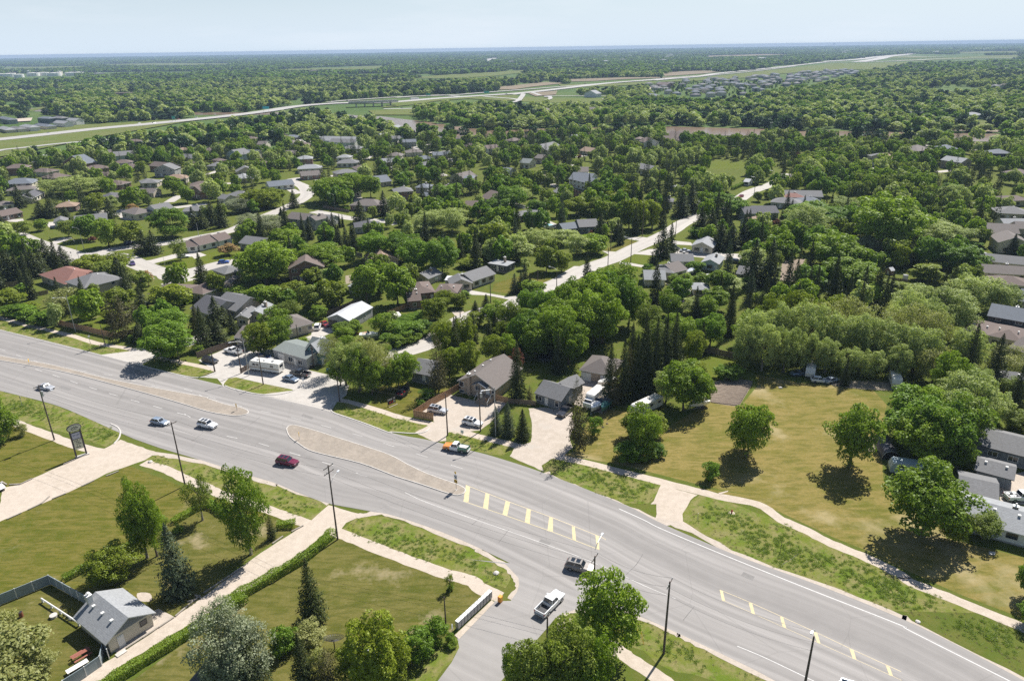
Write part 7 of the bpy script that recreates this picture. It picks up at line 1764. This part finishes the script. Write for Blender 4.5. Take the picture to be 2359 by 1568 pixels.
MB().path([(math.cos(2 * math.pi * i / 24) * 2.15, math.sin(2 * math.pi * i / 24) * 2.15, .85) for i in range(25)], .06, 5).build('ring', M_metal, tp)
for i in range(6): a = i * math.pi / 3; MB().path([(math.cos(a) * 2.1, math.sin(a) * 2.1, 0), (math.cos(a) * 2.1, math.sin(a) * 2.1, .85)], .04, 4).build('leg', M_metal, tp)
ph = house('N', 1215, 800, 1260, 815, 1.8, 1.6, 'gy', 'white', 'brick', hr=.9, zp=0, label='tiny red playhouse on the small bright lawn', name='playhouse', cat='playhouse', level=0, feats=[('d', 'f', 0, .05, .7, 1.2)], over=.15, base=False)
whb = house('N', 1365, 860, 1400, 862, 1.6, 1.8, 'flat', 'light', 'white', zp=0, label='little white shed by the dark backyard fence', name='shed', cat='shed', level=0, feats=[('d', 'f', 0, .05, .7, 1.5)], over=.1, base=False)
random.seed(41)
for i, (t_, x, y, s_, lb) in enumerate((('H', 525, 712, .5, 'pale boulder at the tip of the lower ditch'), ('E', 355, 562, .5, 'pale boulder on the dry field near the garden'), ('E', 285, 805, .8, 'pale rubble heap behind the left field tree'), ('D', 640, 410, .4, 'small pale rock under the spruces'), ('J', 350, 1208, .35, 'small pale rock at the right road edge'), ('A', 1280, 1210, .5, 'pale rock at the ditch mouth by the gravel drive'), ('D', 460, 885, .3, 'dark stump left of the leafy field tree'), ('D', 425, 915, .3, 'dark stump beside the gravel yard shrub'))):
    r_ = link('boulder', loft([[(math.cos(2 * math.pi * j / 8) * w_ * s_ * random.uniform(.8, 1.2), math.sin(2 * math.pi * j / 8) * w_ * s_ * random.uniform(.8, 1.2), z_ * s_) for j in range(8)] for z_, w_ in ((-.1, .9), (.25, 1.), (.55, .7), (.7, .25))], 8).mesh('boulder_mesh', [M_curb if 'pale' in lb else M_bark], False), None, at(t_, x, y)); setp(r_, lb, 'boulder' if 'stump' not in lb else 'stump'); r_.name = 'boulder' if 'stump' not in lb else 'tree_stump'
bin_ = empty('wheeled_bin', at('B', 1083, 410), 0, 'black bin with pale lid at the workshop corner', 'bin'); MB().box(-.35, .35, -.35, .35, 0, 1.0).build('body', M_blk, bin_); MB().box(-.38, .38, -.38, .38, 1.0, 1.08).build('lid', M_metal, bin_)
bb_ = empty('blue_barrel', at('B', 1222, 440), 0, 'blue barrel half hidden beside the pale tree clump', 'barrel'); MB().tube((0, 0, 0), (0, 0, 1.0), .4, .4, 14).build('barrel', M_sblue, bb_); MB().tube((0, 0, 1.0), (0, 0, 1.05), .36, .36, 14).build('lid', M_blk, bb_)
# highway overpass and gantries
oa, ob_ = at('S', 180, 478), at('S', 410, 470); od = ob_ - oa; ov = empty('highway_bridge', (oa + ob_) / 2, math.atan2(od.y, od.x), 'low highway bridge over the river road with dark piers', 'bridge'); ol = od.length / 2 + 10
MB().box(-ol, ol, -3, 14, 6.0, 7.3).box(-ol, ol, -3.2, -2.8, 7.3, 8.3).box(-ol, ol, 13.8, 14.2, 7.3, 8.3).build('deck', M_curb, ov)
for i in range(5):
    for y in (0, 5, 10): MB().tube((0, 0, 0), (0, 0, 6), .7, .7, 8).build('pier', M_curb, ov, (-ol * .7 + i * ol * .35, y, 0))
M_sgn = pm('green gantry sheeting', (.02, .3, .22), .5); M_sgb = pm('teal sign sheeting', (.02, .4, .45), .5)
for t_, x, y, w_, lb, m_ in (('O', 1705, 508, 9, 'teal highway sign over the left carriageway', M_sgb), ('O', 1115, 575, 4, 'green highway sign near the wooded bend', M_sgn), ('S', 645, 418, 8, 'green highway sign right of the overpass', M_sgn), ('S', 1018, 402, 10, 'green highway gantry sign at the centre', M_sgn), ('S', 1580, 222, 26, 'teal field structure far beyond the highway', M_sgb)):
    g_ = empty('highway_sign', at(t_, x, y), .1, lb, 'road sign')
    for s_ in (-.4, .4): MB().tube((w_ * s_, 0, 0), (w_ * s_, 0, 6), .2, .2, 6).build('post', M_lamp, g_)
    MB().box(-w_ / 2, w_ / 2, -.1, .1, 4.2, 7.6).build('panel', m_, g_)
tw = empty('radio_mast', at('P', 1921, 103), 0, 'faint cluster of towers on the far right horizon', 'tower'); MB().box(-60, 60, -30, 30, 0, 30).box(-20, 15, -20, 20, 30, 75).build('tower', M_metal, tw)
# ================================================================== PLACING THE TREES
def make_tree(k, p, h, w_, i, label=None):
    K = KIND[k]; root = empty(K['name'], p, 0, label, K['cat'])
    ms = K['hi'] if dist(p) < 240 or w_ > 15 else K['m']; me = ms[i % len(ms)]; r = random.uniform(0, 6.28)
    c = link('crown' if K['cat'] == 'tree' else 'foliage', me, root, (0, 0, 0), r); c.scale = (w_, w_ * random.uniform(.9, 1.1), h)
    if K['t']:
        t_ = link('trunk', K['t'][i % len(K['t'])], root, (0, 0, 0), r); s_ = min(w_ * 1.05, h * .8); t_.scale = (s_, s_, h)
    return root
random.seed(77)
TOBJ = []
for i, (k, p, h, w_) in enumerate(TREES): TOBJ.append((make_tree(k, p, h, w_, i), k, p, h, w_))
# ---- everything else that is green: a scattered mass
def inside(polys, X_, Y_):
    m = np.zeros(len(X_), bool)
    for P in polys:
        a = np.array(P); x0, y0 = a.min(0); x1, y1 = a.max(0); c = (X_ > x0) & (X_ < x1) & (Y_ > y0) & (Y_ < y1)
        if not c.any(): continue
        idx = np.nonzero(c)[0]; xx, yy = X_[idx], Y_[idx]; ins = np.zeros(len(idx), bool); j = len(a) - 1
        for i in range(len(a)):
            if a[i, 1] != a[j, 1]:
                cond = ((a[i, 1] > yy) != (a[j, 1] > yy)) & (xx < (a[j, 0] - a[i, 0]) * (yy - a[i, 1]) / (a[j, 1] - a[i, 1]) + a[i, 0]); ins ^= cond
            j = i
        m[idx[ins]] = True
    return m
def vnoise(X_, Y_, s, seed):
    r = np.random.RandomState(seed); g_ = r.rand(64, 64); x, y = X_ / s, Y_ / s; xi, yi = np.floor(x).astype(int), np.floor(y).astype(int); fx, fy = x - xi, y - yi
    fx, fy = fx * fx * (3 - 2 * fx), fy * fy * (3 - 2 * fy); A = g_[xi % 64, yi % 64]; B = g_[(xi + 1) % 64, yi % 64]; C = g_[xi % 64, (yi + 1) % 64]; D = g_[(xi + 1) % 64, (yi + 1) % 64]
    return (A * (1 - fx) + B * fx) * (1 - fy) + (C * (1 - fx) + D * fx) * fy
rp = np.random.RandomState(99)
def wedge(r0, r1, cell):
    """jittered grid over the part of the land the camera can see, r0..r1 metres out"""
    X0 = r1 * .8; gx = np.arange(-X0, X0, cell); gy = np.arange(0, r1, cell); X_, Y_ = np.meshgrid(gx, gy); X_ = X_.ravel() + rp.uniform(-.45, .45, X_.size) * cell; Y_ = Y_.ravel() + rp.uniform(-.45, .45, Y_.size) * cell
    d_ = np.hypot(X_, Y_); k = (d_ > r0) & (d_ < r1) & (np.abs(np.arctan2(X_, Y_)) < R_(44 if r1 < 800 else 39.5)); return X_[k], Y_[k]
SHOW = [[(p.x, p.y) for p in pts(s)] for s in ('O -100,660 0,655 600,590 1180,552 1450,530 1690,500 1900,470 2359,425 2359,450 1900,490 1690,525 1450,550 1180,590 700,650 400,700 0,745 -100,760', 'S 0,445 160,432 500,410 1000,385 1400,352 1700,328 2359,278 2359,295 1800,335 1500,372 1250,400 1420,400 1790,408 1790,440 1500,440 1222,445 1000,430 700,440 420,470 180,485 0,465',
    'Q 0,300 400,258 700,228 1100,180 1640,135 2359,150 2359,170 1640,195 1400,238 1150,245 900,258 600,288 250,318 0,318', 'S 500,290 900,262 1280,240 1310,250 1100,275 900,290 700,295', 'S 1090,350 1400,318 1520,325 1300,350 1200,365 1100,368', 'S 1540,300 1900,288 2350,285 1900,300 1700,312',
    'Q 40,255 300,245 450,248 330,262 60,280', 'S 980,185 1030,165 1090,163 1030,195', 'S 405,545 575,545 585,585 420,585', 'Q 60,600 700,607 700,626 60,622', 'Q 1130,614 1245,618 1245,632 1130,630', 'N -30,210 80,205 170,180 310,60 300,30 120,90 0,160', 'Q 330,822 380,822 600,832 620,868 330,868', 'Q 1880,640 2200,650 2200,668 1950,655', 'O 1230,525 1400,530 1400,540 1230,540', 
    'Q -60,330 130,320 400,300 600,290 800,270 1150,245 1320,250 1180,290 1050,320 900,340 700,370 560,400 350,415 0,400', 'O -20,520 65,515 130,590 200,570 230,520 480,545 480,610 200,625 0,640', 'S 260,480 420,470 560,490 560,525 300,525', 'Q 0,130 320,125 330,135 0,140', 'S 140,222 300,215 420,215 300,235 150,235', 'O 1700,240 2359,225 2359,235 1900,245', 'O 0,262 540,262 540,290 0,300', 'O 160,480 280,472 280,500 160,505')]
SHOW += SHOWX + [[(p.x, p.y) for p in pts(q)] for q in ('L 330,20 560,8 570,50 450,62 545,140 500,230 330,275 240,330 200,300 330,225 460,185 470,140 370,60', 'L 560,280 850,335 1190,365 1190,385 850,355 560,305', 'K 1060,285 1110,280 1110,355 960,300', 'K 1380,200 1490,155 1490,190 1420,225')]
def blocks(X_, Y_, h=11.):
    b_ = np.zeros(len(X_), bool)
    for f in np.linspace(1.0, 1 + h / (80 - h), 6): b_ |= inside(SHOW, X_ * f, Y_ * f)
    return b_
def keepers(X_, Y_, shift=0., hx=True):
    """drop what stands on roads, lawns kept open, roofs, or blocks them"""
    bad = inside(EXC, X_, Y_) | blocks(X_, Y_)
    if shift:
        d_ = np.hypot(X_, Y_); bad |= inside(EXC, X_ + X_ / d_ * shift, Y_ + Y_ / d_ * shift)
    if hx:
        for x, y, r in HXY:
            bad |= (X_ - x) ** 2 + (Y_ - y) ** 2 < r * r
    return ~bad
hx_ = np.array([(p.x, p.y, max(2.2, w_ * .36)) for _, p, h, w_ in TREES])
# the open ground in the foreground stays open
OPEN = [[(p.x, p.y) for p in pts(s)] for s in (
    'P -600,640 0,735 340,830 560,880 700,870 760,900 800,880 900,905 950,960 1060,880 1130,860 1240,930 1330,850 1420,860 1500,960 1560,880 1700,760 1740,840 1850,890 2000,900 2359,1000 2405,1015 2440,2400 -900,2400',
    'K 440,540 2200,300 2250,340 1950,460 2020,700 1640,860 1060,900 620,700', 'M 860,820 1240,800 1250,720 1480,640 2050,700 2080,640 1650,540 1500,520 1500,460 1700,350 1640,330 1300,470 940,620 700,740 520,830 300,960 0,930 20,990 220,1000 150,1130 240,1100 480,960',
    'L 1700,900 2359,1000 2359,960 2050,880', 'K 130,360 480,380 500,560 130,440', 'M 1420,870 1650,870 1820,920 1780,1000 1480,1010')]
X_, Y_ = wedge(150, 700, 7.6); ok = keepers(X_, Y_, 5.5); ok &= ~inside(OPEN, X_, Y_)
for root_, c_, _r, _w, w_, d_, *_ in HOUSES:          # sight lines to the roofs that show
    rd_ = c_.length
    if rd_ < 230 or rd_ > 640 or len(_) > 2: continue
    u_ = X_ * (-c_.x / rd_) + Y_ * (-c_.y / rd_) + rd_; t2 = np.abs(X_ * c_.y - Y_ * c_.x) / rd_; ok &= ~((u_ > 0) & (u_ < .105 * rd_) & (t2 < w_ * .42))
for x, y, r in hx_: ok &= (X_ - x) ** 2 + (Y_ - y) ** 2 > (r + 2.2) ** 2
open_ = vnoise(X_, Y_, 34, 3) * .3 + vnoise(X_, Y_, 11, 4) * .7; ok &= open_ < np.where(Y_ > 560, .8, np.where(X_ < 60, .57, .66))
X_, Y_ = X_[ok], Y_[ok]; R2 = np.hypot(X_, Y_); order = np.argsort(R2); X_, Y_, R2 = X_[order], Y_[order], R2[order]
sp_n = vnoise(X_, Y_, 45, 9); kindn = vnoise(X_, Y_, 30, 12); rr = rp.rand(len(X_))
conif = (sp_n > np.where(X_ < 60, .42, .5)) & (rr < .62) | (rr < np.where(X_ < 60, .24, .12))
NDEC, NCON = 300 - sum(1 for t in TREES if KIND[t[0]]['name'] not in ('spruce_tree', 'shrub', 'cedar_tree')), 290 - sum(1 for t in TREES if KIND[t[0]]['name'] == 'spruce_tree')
MASS = dict(x=[], y=[], s=[], h=[], k=[])
random.seed(5)
DK = ['maple', 'elm', 'maple', 'willow', 'olive', 'maple', 'elm', 'elm', 'lime']
MK = ['maple', 'lime', 'elm', 'willow', 'olive', 'spruce', 'pale', 'plum']
nd = nc = 0
for i in range(len(X_)):
    x, y = float(X_[i]), float(Y_[i]); far = R2[i] > 400
    if conif[i]:
        k = 'blue' if rr[i] < .03 else 'spruce'; h = random.uniform(8, 16.5); w_ = h * random.uniform(.34, .45)
    else:
        k = DK[int(kindn[i] * 7 + random.random() * 2.2) % 9]
        if random.random() < .015: k = 'plum'
        h = random.uniform(6.5, 12.5) * (.55 if k == 'plum' else 1); w_ = h * random.uniform(.72, 1.05)
        if random.random() < .12: h *= .55; w_ *= .7
    if (nc < NCON if conif[i] else nd < NDEC) and R2[i] < 480:
        TOBJ.append((make_tree(k, Vector((x, y, 0)), h, w_, random.randrange(99)), k, Vector((x, y, 0)), h, w_))
        if conif[i]: nc += 1
        else: nd += 1
    else:
        MASS['x'].append(x); MASS['y'].append(y); MASS['s'].append(w_); MASS['h'].append(h); MASS['k'].append(MK.index('spruce' if k == 'blue' else k))
def scatter(name, xs, ys, ws, hs, ks, protos, label, cat='trees'):
    """one object whose geometry nodes set a proto tree on every point"""
    pc = bpy.data.collections.new(name + '_kinds')
    for i, me in enumerate(protos):
        o = bpy.data.objects.new('%s_kind_%02d' % (name, i), me); pc.objects.link(o)
    me = bpy.data.meshes.new(name); n = len(xs); me.vertices.add(n); co = np.zeros((n, 3)); co[:, 0] = xs; co[:, 1] = ys; me.vertices.foreach_set('co', co.ravel())
    def att(nm, ty, v):
        a = me.attributes.new(nm, ty, 'POINT'); a.data.foreach_set('vector' if ty == 'FLOAT_VECTOR' else 'value', np.asarray(v).ravel())
    att('scl', 'FLOAT_VECTOR', np.stack([ws, ws, hs], 1).astype(np.float32)); att('rot', 'FLOAT_VECTOR', np.stack([np.zeros(n), np.zeros(n), rp.uniform(0, 6.28, n)], 1).astype(np.float32)); att('idx', 'INT', np.asarray(ks, np.int32))
    o = link(name, me); setp(o, label, None, None, 'stuff')
    ng = bpy.data.node_groups.new(name + '_nodes', 'GeometryNodeTree'); ng.interface.new_socket('Geometry', in_out='INPUT', socket_type='NodeSocketGeometry'); ng.interface.new_socket('Geometry', in_out='OUTPUT', socket_type='NodeSocketGeometry')
    gi = ng.nodes.new('NodeGroupInput'); go = ng.nodes.new('NodeGroupOutput'); ci = ng.nodes.new('GeometryNodeCollectionInfo'); ci.inputs['Collection'].default_value = pc; ci.inputs['Separate Children'].default_value = True; ci.inputs['Reset Children'].default_value = True
    ip = ng.nodes.new('GeometryNodeInstanceOnPoints'); ip.inputs['Pick Instance'].default_value = True
    def na(nm, ty):
        a = ng.nodes.new('GeometryNodeInputNamedAttribute'); a.data_type = ty; a.inputs['Name'].default_value = nm; return a.outputs[0]
    mp_ = ng.nodes.new('GeometryNodeMeshToPoints')
    ng.links.new(gi.outputs[0], mp_.inputs[0]); ng.links.new(mp_.outputs[0], ip.inputs['Points']); ng.links.new(ci.outputs[0], ip.inputs['Instance']); ng.links.new(na('idx', 'INT'), ip.inputs['Instance Index'])
    ng.links.new(na('rot', 'FLOAT_VECTOR'), ip.inputs['Rotation']); ng.links.new(na('scl', 'FLOAT_VECTOR'), ip.inputs['Scale']); ng.links.new(ip.outputs[0], go.inputs[0])
    md = o.modifiers.new('scatter', 'NODES'); md.node_group = ng; return o
def far_cr(mat, n, nq, ls, seed, shape='round'): return [crown('far_crown_%s_%d' % (mat.name[:4], i), seed + i, mat, nl=22, nq=nq, base=.08, ls=ls, shape=shape, lobe=(.26, .4)) for i in range(n)]
mid_protos = [crown('mid_%d' % i, 300 + i, m_, nl=30, nq=1500, base=.1, ls=.075, shape=s_, loose=l_) for i, (m_, s_, l_) in enumerate(((L_mid, 'round', .1), (L_lime, 'round', .1), (L_dark, 'dome', .1), (L_willow, 'dome', .2), (L_olive, 'round', .12)))]
mid_protos += [spruce_mesh('mid_spruce', 310, L_spruce, levels=16, nb=9, nqb=6, ls=.085), crown('mid_pale', 320, L_pale, nl=26, nq=900, base=.1, ls=.075, loose=.3), crown('mid_plum', 321, L_plum, nl=20, nq=800, base=.1, ls=.09)]
scatter('tree_mass', MASS['x'], MASS['y'], np.array(MASS['s']), np.array(MASS['h']), MASS['k'], mid_protos, 'broadleaf trees and spruces merging among the rear streets')
# 700 m and on: smaller protos
FIELDS = EXC
def sub_p(nq, ls, seed):
    return [crown('f%d_%d' % (seed, i), seed + i, m_, nl=16, nq=nq, base=.04, ls=ls, shape='dome', lobe=(.28, .42)) for i, m_ in enumerate((L_mid, L_deep, L_willow, L_dark, L_deep))]
fp = sub_p(420, .15, 400)
X2, Y2 = wedge(700, 2300, 11.5); k2 = keepers(X2, Y2, 0); k2 &= (vnoise(X2, Y2, 120, 21) * .6 + vnoise(X2, Y2, 40, 22) * .4) < np.where(np.hypot(X2, Y2) < 1150, .8, .62)
X2, Y2 = X2[k2], Y2[k2]; n2 = len(X2); w2 = rp.uniform(9, 16, n2); h2 = rp.uniform(7, 14, n2)
kk = (vnoise(X2, Y2, 90, 31) * 3.4 + rp.rand(n2) * 1.6).astype(int) % 5
scatter('woods', X2, Y2, w2, h2, kk, fp, 'wide belt of woods on both sides of the highway')
ep = [(p.x, p.y) for p in pts('Q -60,345 130,325 400,305 600,292 800,272 1150,247 1320,250 1180,290 1050,320 900,340 700,370 560,400 350,415 0,400 -200,400')]
X5, Y5 = wedge(600, 1800, 15); k5 = inside([ep], X5, Y5) & (rp.rand(len(X5)) < .55)
for x, y, r in HXY: k5 &= (X5 - x) ** 2 + (Y5 - y) ** 2 > (r * .8) ** 2
X5, Y5 = X5[k5], Y5[k5]; h5 = rp.uniform(3.5, 7, len(X5)); scatter('estate_trees', X5, Y5, h5 * .9, h5, rp.randint(0, 5, len(X5)), fp, 'small young trees between the distant estate houses')
def clump(name, seed, r, n, mats, hmin, hmax):
    """a grove r metres across, built once as separate crowns"""
    rs.seed(seed); C = []; Nn = []; S = []
    for i in range(n):
        a, q = rs.uniform(0, 6.28), r * .5 * rs.rand() ** .5; x, y = q * math.cos(a), q * math.sin(a); h = rs.uniform(hmin, hmax); w_ = h * rs.uniform(.9, 1.3)
        m_ = 26; d = rs.normal(size=(m_, 3)); d /= np.linalg.norm(d, axis=1, keepdims=True); d[:, 2] = np.abs(d[:, 2])
        C.append(np.stack([x + d[:, 0] * w_ * .5, y + d[:, 1] * w_ * .5, h * .35 + d[:, 2] * h * .6], 1)); Nn.append(d + rs.normal(size=d.shape) * .3 + np.array([0, 0, .3])); S.append(rs.uniform(.35, .6, m_) * w_)
    C, Nn, S = np.concatenate(C), np.concatenate(Nn), np.concatenate(S); me = quads_mesh(name, C, Nn, S, mats[0])
    for m_ in mats[1:]: me.materials.append(m_)
    me.polygons.foreach_set('material_index', np.repeat(rs.randint(0, len(mats), n), 26)); return me
cl = [clump('grove_%d' % i, 500 + i, 70, 34, (L_mid, L_deep, L_deep, L_dark), 7, 13) for i in range(5)]
X3, Y3 = wedge(2250, 7500, 52); k3 = keepers(X3, Y3, 0, True); k3 &= (vnoise(X3, Y3, 420, 41) * .65 + vnoise(X3, Y3, 150, 42) * .35) < .62
X3, Y3 = X3[k3], Y3[k3]; n3_ = len(X3); u3 = rp.uniform(.8, 1.25, n3_)
scatter('far_woods', X3, Y3, u3, rp.uniform(.8, 1.3, n3_), rp.randint(0, 5, n3_), cl, 'far flat woodland reaching towards the horizon')
c4 = [clump('forest_%d' % i, 600 + i, 300, 60, (L_dark, L_deep), 9, 17) for i in range(3)]
for me in c4:     # broader crowns far out
    co = np.zeros(len(me.vertices) * 3); me.vertices.foreach_get('co', co); co = co.reshape(-1, 3)
X4, Y4 = wedge(7300, 21500, 230); k4 = (Y4 < 17300) & ((vnoise(X4, Y4, 1800, 51) * .6 + vnoise(X4, Y4, 700, 52) * .4) < .66)
X4, Y4 = X4[k4], Y4[k4]; n4_ = len(X4)
scatter('horizon_woods', X4, Y4, np.full(n4_, 1.5), rp.uniform(.7, 1.2, n4_), rp.randint(0, 3, n4_), c4, 'last strip of woods along the horizon')
# ---- rough grass in the ditches
def tuft(name, seed, mat, n=26, h=.5, sp=.5):
    rs.seed(seed); v = []; f = []
    for i in range(n):
        x, y = rs.normal(size=2) * sp * .4; a = rs.uniform(0, 6.28); hh = h * rs.uniform(.5, 1.2); b_ = .05 * rs.uniform(.7, 1.6); lx, ly = rs.normal(size=2) * h * .9; k = len(v)
        v += [(x - b_ * math.cos(a), y - b_ * math.sin(a), 0), (x + b_ * math.cos(a), y + b_ * math.sin(a), 0), (x + lx, y + ly, hh)]; f.append((k, k + 1, k + 2))
    me = bpy.data.meshes.new(name); me.from_pydata(v, [], f); me.materials.append(mat); return me
L_g1 = leafmat('ditch blades', (.21, .3, .04), (.25, .31, .055), (.25, .3, .08), .5); L_g2 = leafmat('dry blades', (.33, .3, .15), (.38, .33, .19), (.28, .29, .12), .45); L_g3 = leafmat('darker blades', (.18, .27, .035), (.22, .29, .05), (.23, .28, .07), .5)
tf = [tuft('tuft_0', 1, L_g1, h=.35), tuft('tuft_1', 2, L_g1, h=.4), tuft('tuft_2', 3, L_g3, h=.4), tuft('tuft_3', 4, L_g2, h=.26), tuft('tuft_4', 5, L_g2, h=.22)]
gx_, gy_, gk, gs = [], [], [], []
for s in D_SPECS:
    P = [(p.x, p.y) for p in pts(s)]; a = np.array(P); x0, y0 = a.min(0); x1, y1 = a.max(0); nn_ = int((x1 - x0) * (y1 - y0) * 2.6); xx = rp.uniform(x0, x1, nn_); yy = rp.uniform(y0, y1, nn_)
    ins = inside([P], xx, yy); xx, yy = xx[ins], yy[ins]
    # wetter (greener, taller) along the middle of the strip
    cm = np.zeros(len(xx)) + 99.
    for (ax_, ay_), (bx_, by_) in zip(P, P[1:] + P[:1]):
        dx, dy = bx_ - ax_, by_ - ay_; L2 = dx * dx + dy * dy + 1e-9; t_ = np.clip(((xx - ax_) * dx + (yy - ay_) * dy) / L2, 0, 1); cm = np.minimum(cm, np.hypot(xx - ax_ - t_ * dx, yy - ay_ - t_ * dy))
    vn = vnoise(xx, yy, 3.2, 61) * .6 + vnoise(xx, yy, 9, 62) * .4; wet = cm * .28 + (vn - .5) * 2.2
    kpr = rp.rand(len(xx)) < np.clip(.25 + wet * .6, .12, 1) * np.clip(cm / .6, 0, 1)
    xx, yy, wet, cm = xx[kpr], yy[kpr], wet[kpr], cm[kpr]
    gx_.append(xx); gy_.append(yy); gk.append(np.where(wet > .75, rp.randint(0, 3, len(xx)), np.where(wet > .3, rp.randint(0, 5, len(xx)), rp.randint(3, 5, len(xx))))); gs.append(np.clip(.4 + wet * .28, .35, .95))
gx_, gy_, gk, gs = map(np.concatenate, (gx_, gy_, gk, gs))
scatter('ditch_grass', gx_, gy_, gs, gs, gk, tf, 'rough green and straw-coloured grass in the roadside ditches')
# ================================================================== LABELS FOR THE MANY
LM = [('the motorhome', at('B', 705, 430)), ('the tan raised bungalow', at('C', 930, 560)), ('the blue-grey bungalow', at('C', 1560, 700)), ('the tilled garden plot', at('D', 1500, 630)), ('the cream cottage', at('F', 1000, 1150)),
      ('the long white bungalow', at('J', 800, 620)), ('the white pickup', at('H', 950, 965)), ('the curved dark shelter', at('E', 1265, 1080)), ('the white-roofed garage', at('L', 840, 1150)), ('the cul-de-sac', at('K', 1450, 800)),
      ('the red-roofed house', at('K', 480, 800)), ('the brown-roofed white bungalow', at('K', 1750, 560)), ('the winding street', at('L', 480, 130)), ('the brown hip-roofed house', at('L', 1540, 900)), ('the cream house with blue-spruce pair', at('L', 1900, 850)),
      ('the straight side street', at('M', 1100, 620)), ('the pale blue house', at('M', 1800, 720)), ('the dark long house', at('N', 200, 290)), ('the large grey willow', at('N', 560, 520)), ('the big poplar at mid right', at('N', 1180, 600)),
      ('the right-edge row of houses', at('N', 2250, 700)), ('the cottage fence', at('F', 450, 850)), ('the tall business sign', at('A', 690, 1160)), ('the orange box', at('H', 558, 935)), ('the mowed field tree', at('E', 920, 1200)),
      ('the dark two-storey river house', at('Q', 1660, 760)), ('the clearing by the river', at('Q', 500, 850)), ('the bend of the highway', at('O', 1180, 570)), ('the highway ramp', at('S', 1222, 436)), ('the tudor-style house', at('K', 1640, 120)),
      ('the river at left', at('S', 480, 590)), ('the blue-white gabled house', at('S', 1600, 930)), ('the grey-roofed crescent house', at('K', 1270, 300)), ('the leftmost roofs', at('O', 100, 900)), ('the bridge', at('S', 290, 480)),
      ('the three round spruces', at('C', 1190, 970)), ('the distant estate', at('Q', 500, 350)), ('the far right street lamps', at('N', 140, 130)), ('the chain of backyard spruces', at('L', 870, 600)), ('the silver willow group', at('K', 2080, 430)),
      ('the side street mouth', at('H', 400, 1200)), ('the front hedge', at('G', 400, 760)), ('the side street garages', at('M', 1350, 830)), ('the far brick houses', at('O', 650, 900)), ('the row of river villas', at('Q', 2200, 780))]
LMn = [n_ for n_, _ in LM]; LMp = np.array([(p.x, p.y) for _, p in LM])
ORD = ['nearest', 'second', 'third', 'fourth', 'fifth', 'sixth', 'seventh', 'eighth', 'ninth', 'tenth', 'eleventh', 'twelfth', 'thirteenth', 'fourteenth', 'fifteenth', 'sixteenth', 'seventeenth', 'eighteenth', 'nineteenth', 'twentieth']
def where(p):
    d_ = np.hypot(LMp[:, 0] - p.x, LMp[:, 1] - p.y); i = int(d_.argmin()); v = Vector((p.x - LMp[i, 0], p.y - LMp[i, 1])); o = Vector(LMp[i]).normalized(); fw = v.dot(o); rt = v.dot(Vector((o.y, -o.x)))
    side = ('behind' if fw > 0 else 'in front of') if abs(fw) > abs(rt) else ('right of' if rt > 0 else 'left of')
    return LMn[i], side, float(d_[i])
groups = {}
def size_word(k, h): return ('tall ' if h > 11.5 else 'low ' if h < 6 else '')
for root, k, p, h, w_ in TOBJ:
    K = KIND[k]; lm, side, dd = where(p); look = K['look'];
    if k in ('maple', 'lime', 'elm', 'willow', 'olive', 'spruce', 'blue', 'brown'): look = size_word(k, h) + look
    groups.setdefault((look, side, lm), []).append((dd, root))
seen_ = set()
for t_ in HOUSES:
    if len(t_) == 8 or t_[0].name in seen_: continue
    seen_.add(t_[0].name)
    root, p, rc_, wc_, w_, d_, ang, rf = t_[:8]; lm, side, dd = where(p)
    what = {'warehouse': 'flat-roofed building', 'garage': 'garage'}.get(root['category'], 'gabled house' if rf in ('gx', 'gy') else 'hip-roofed house' if rf == 'hip' else 'flat-roofed house')
    look = '%s-walled %s with %s roof' % (WNAME[wc_], what, RNAME[rc_])
    if t_[-1] == 'far' and p.length > 900:
        root['label'] = 'small distant %s among the far trees' % look.replace('-walled', ''); root['group'] = 'distant %s houses with %s roofs' % (WNAME[wc_], RNAME[rc_]); continue
    groups.setdefault((look, side, lm), []).append((dd, root))
for (look, side, lm), L_ in groups.items():
    L_.sort(key=lambda q: q[0])
    for j, (dd, root) in enumerate(L_):
        nm = lm.replace('the ', '', 1)
        if len(L_) == 1: lb = '%s %s the %s' % (look, side, nm)
        else: lb = '%s, %s one %s the %s' % (look, ORD[min(j, 19)], side, nm)
        root['label'] = lb
for root, k, p, h, w_ in TOBJ:
    root['group'] = {'spruce_tree': 'spruces', 'shrub': 'shrubs', 'cedar_tree': 'columnar cedars'}.get(KIND[k]['name'], 'broadleaf trees')
for t_ in HOUSES:
    if 'group' not in t_[0]: t_[0]['group'] = 'houses and garages'
# ================================================================== HAZE
hb = MB().box(-16800, 16800, -60, 17700, -1.2, 82.0).build('haze', [])
hm = bpy.data.materials.new('haze'); hm.use_nodes = True; t = hm.node_tree; t.nodes.clear(); o = t.nodes.new('ShaderNodeOutputMaterial'); v = t.nodes.new('ShaderNodeVolumePrincipled')
v.inputs['Color'].default_value = (.47, .63, .86, 1); v.inputs['Density'].default_value = HAZE; v.inputs['Anisotropy'].default_value = .0; t.links.new(v.outputs[0], o.inputs['Volume'])
hb.data.materials.append(hm); hb['kind'] = 'stuff'
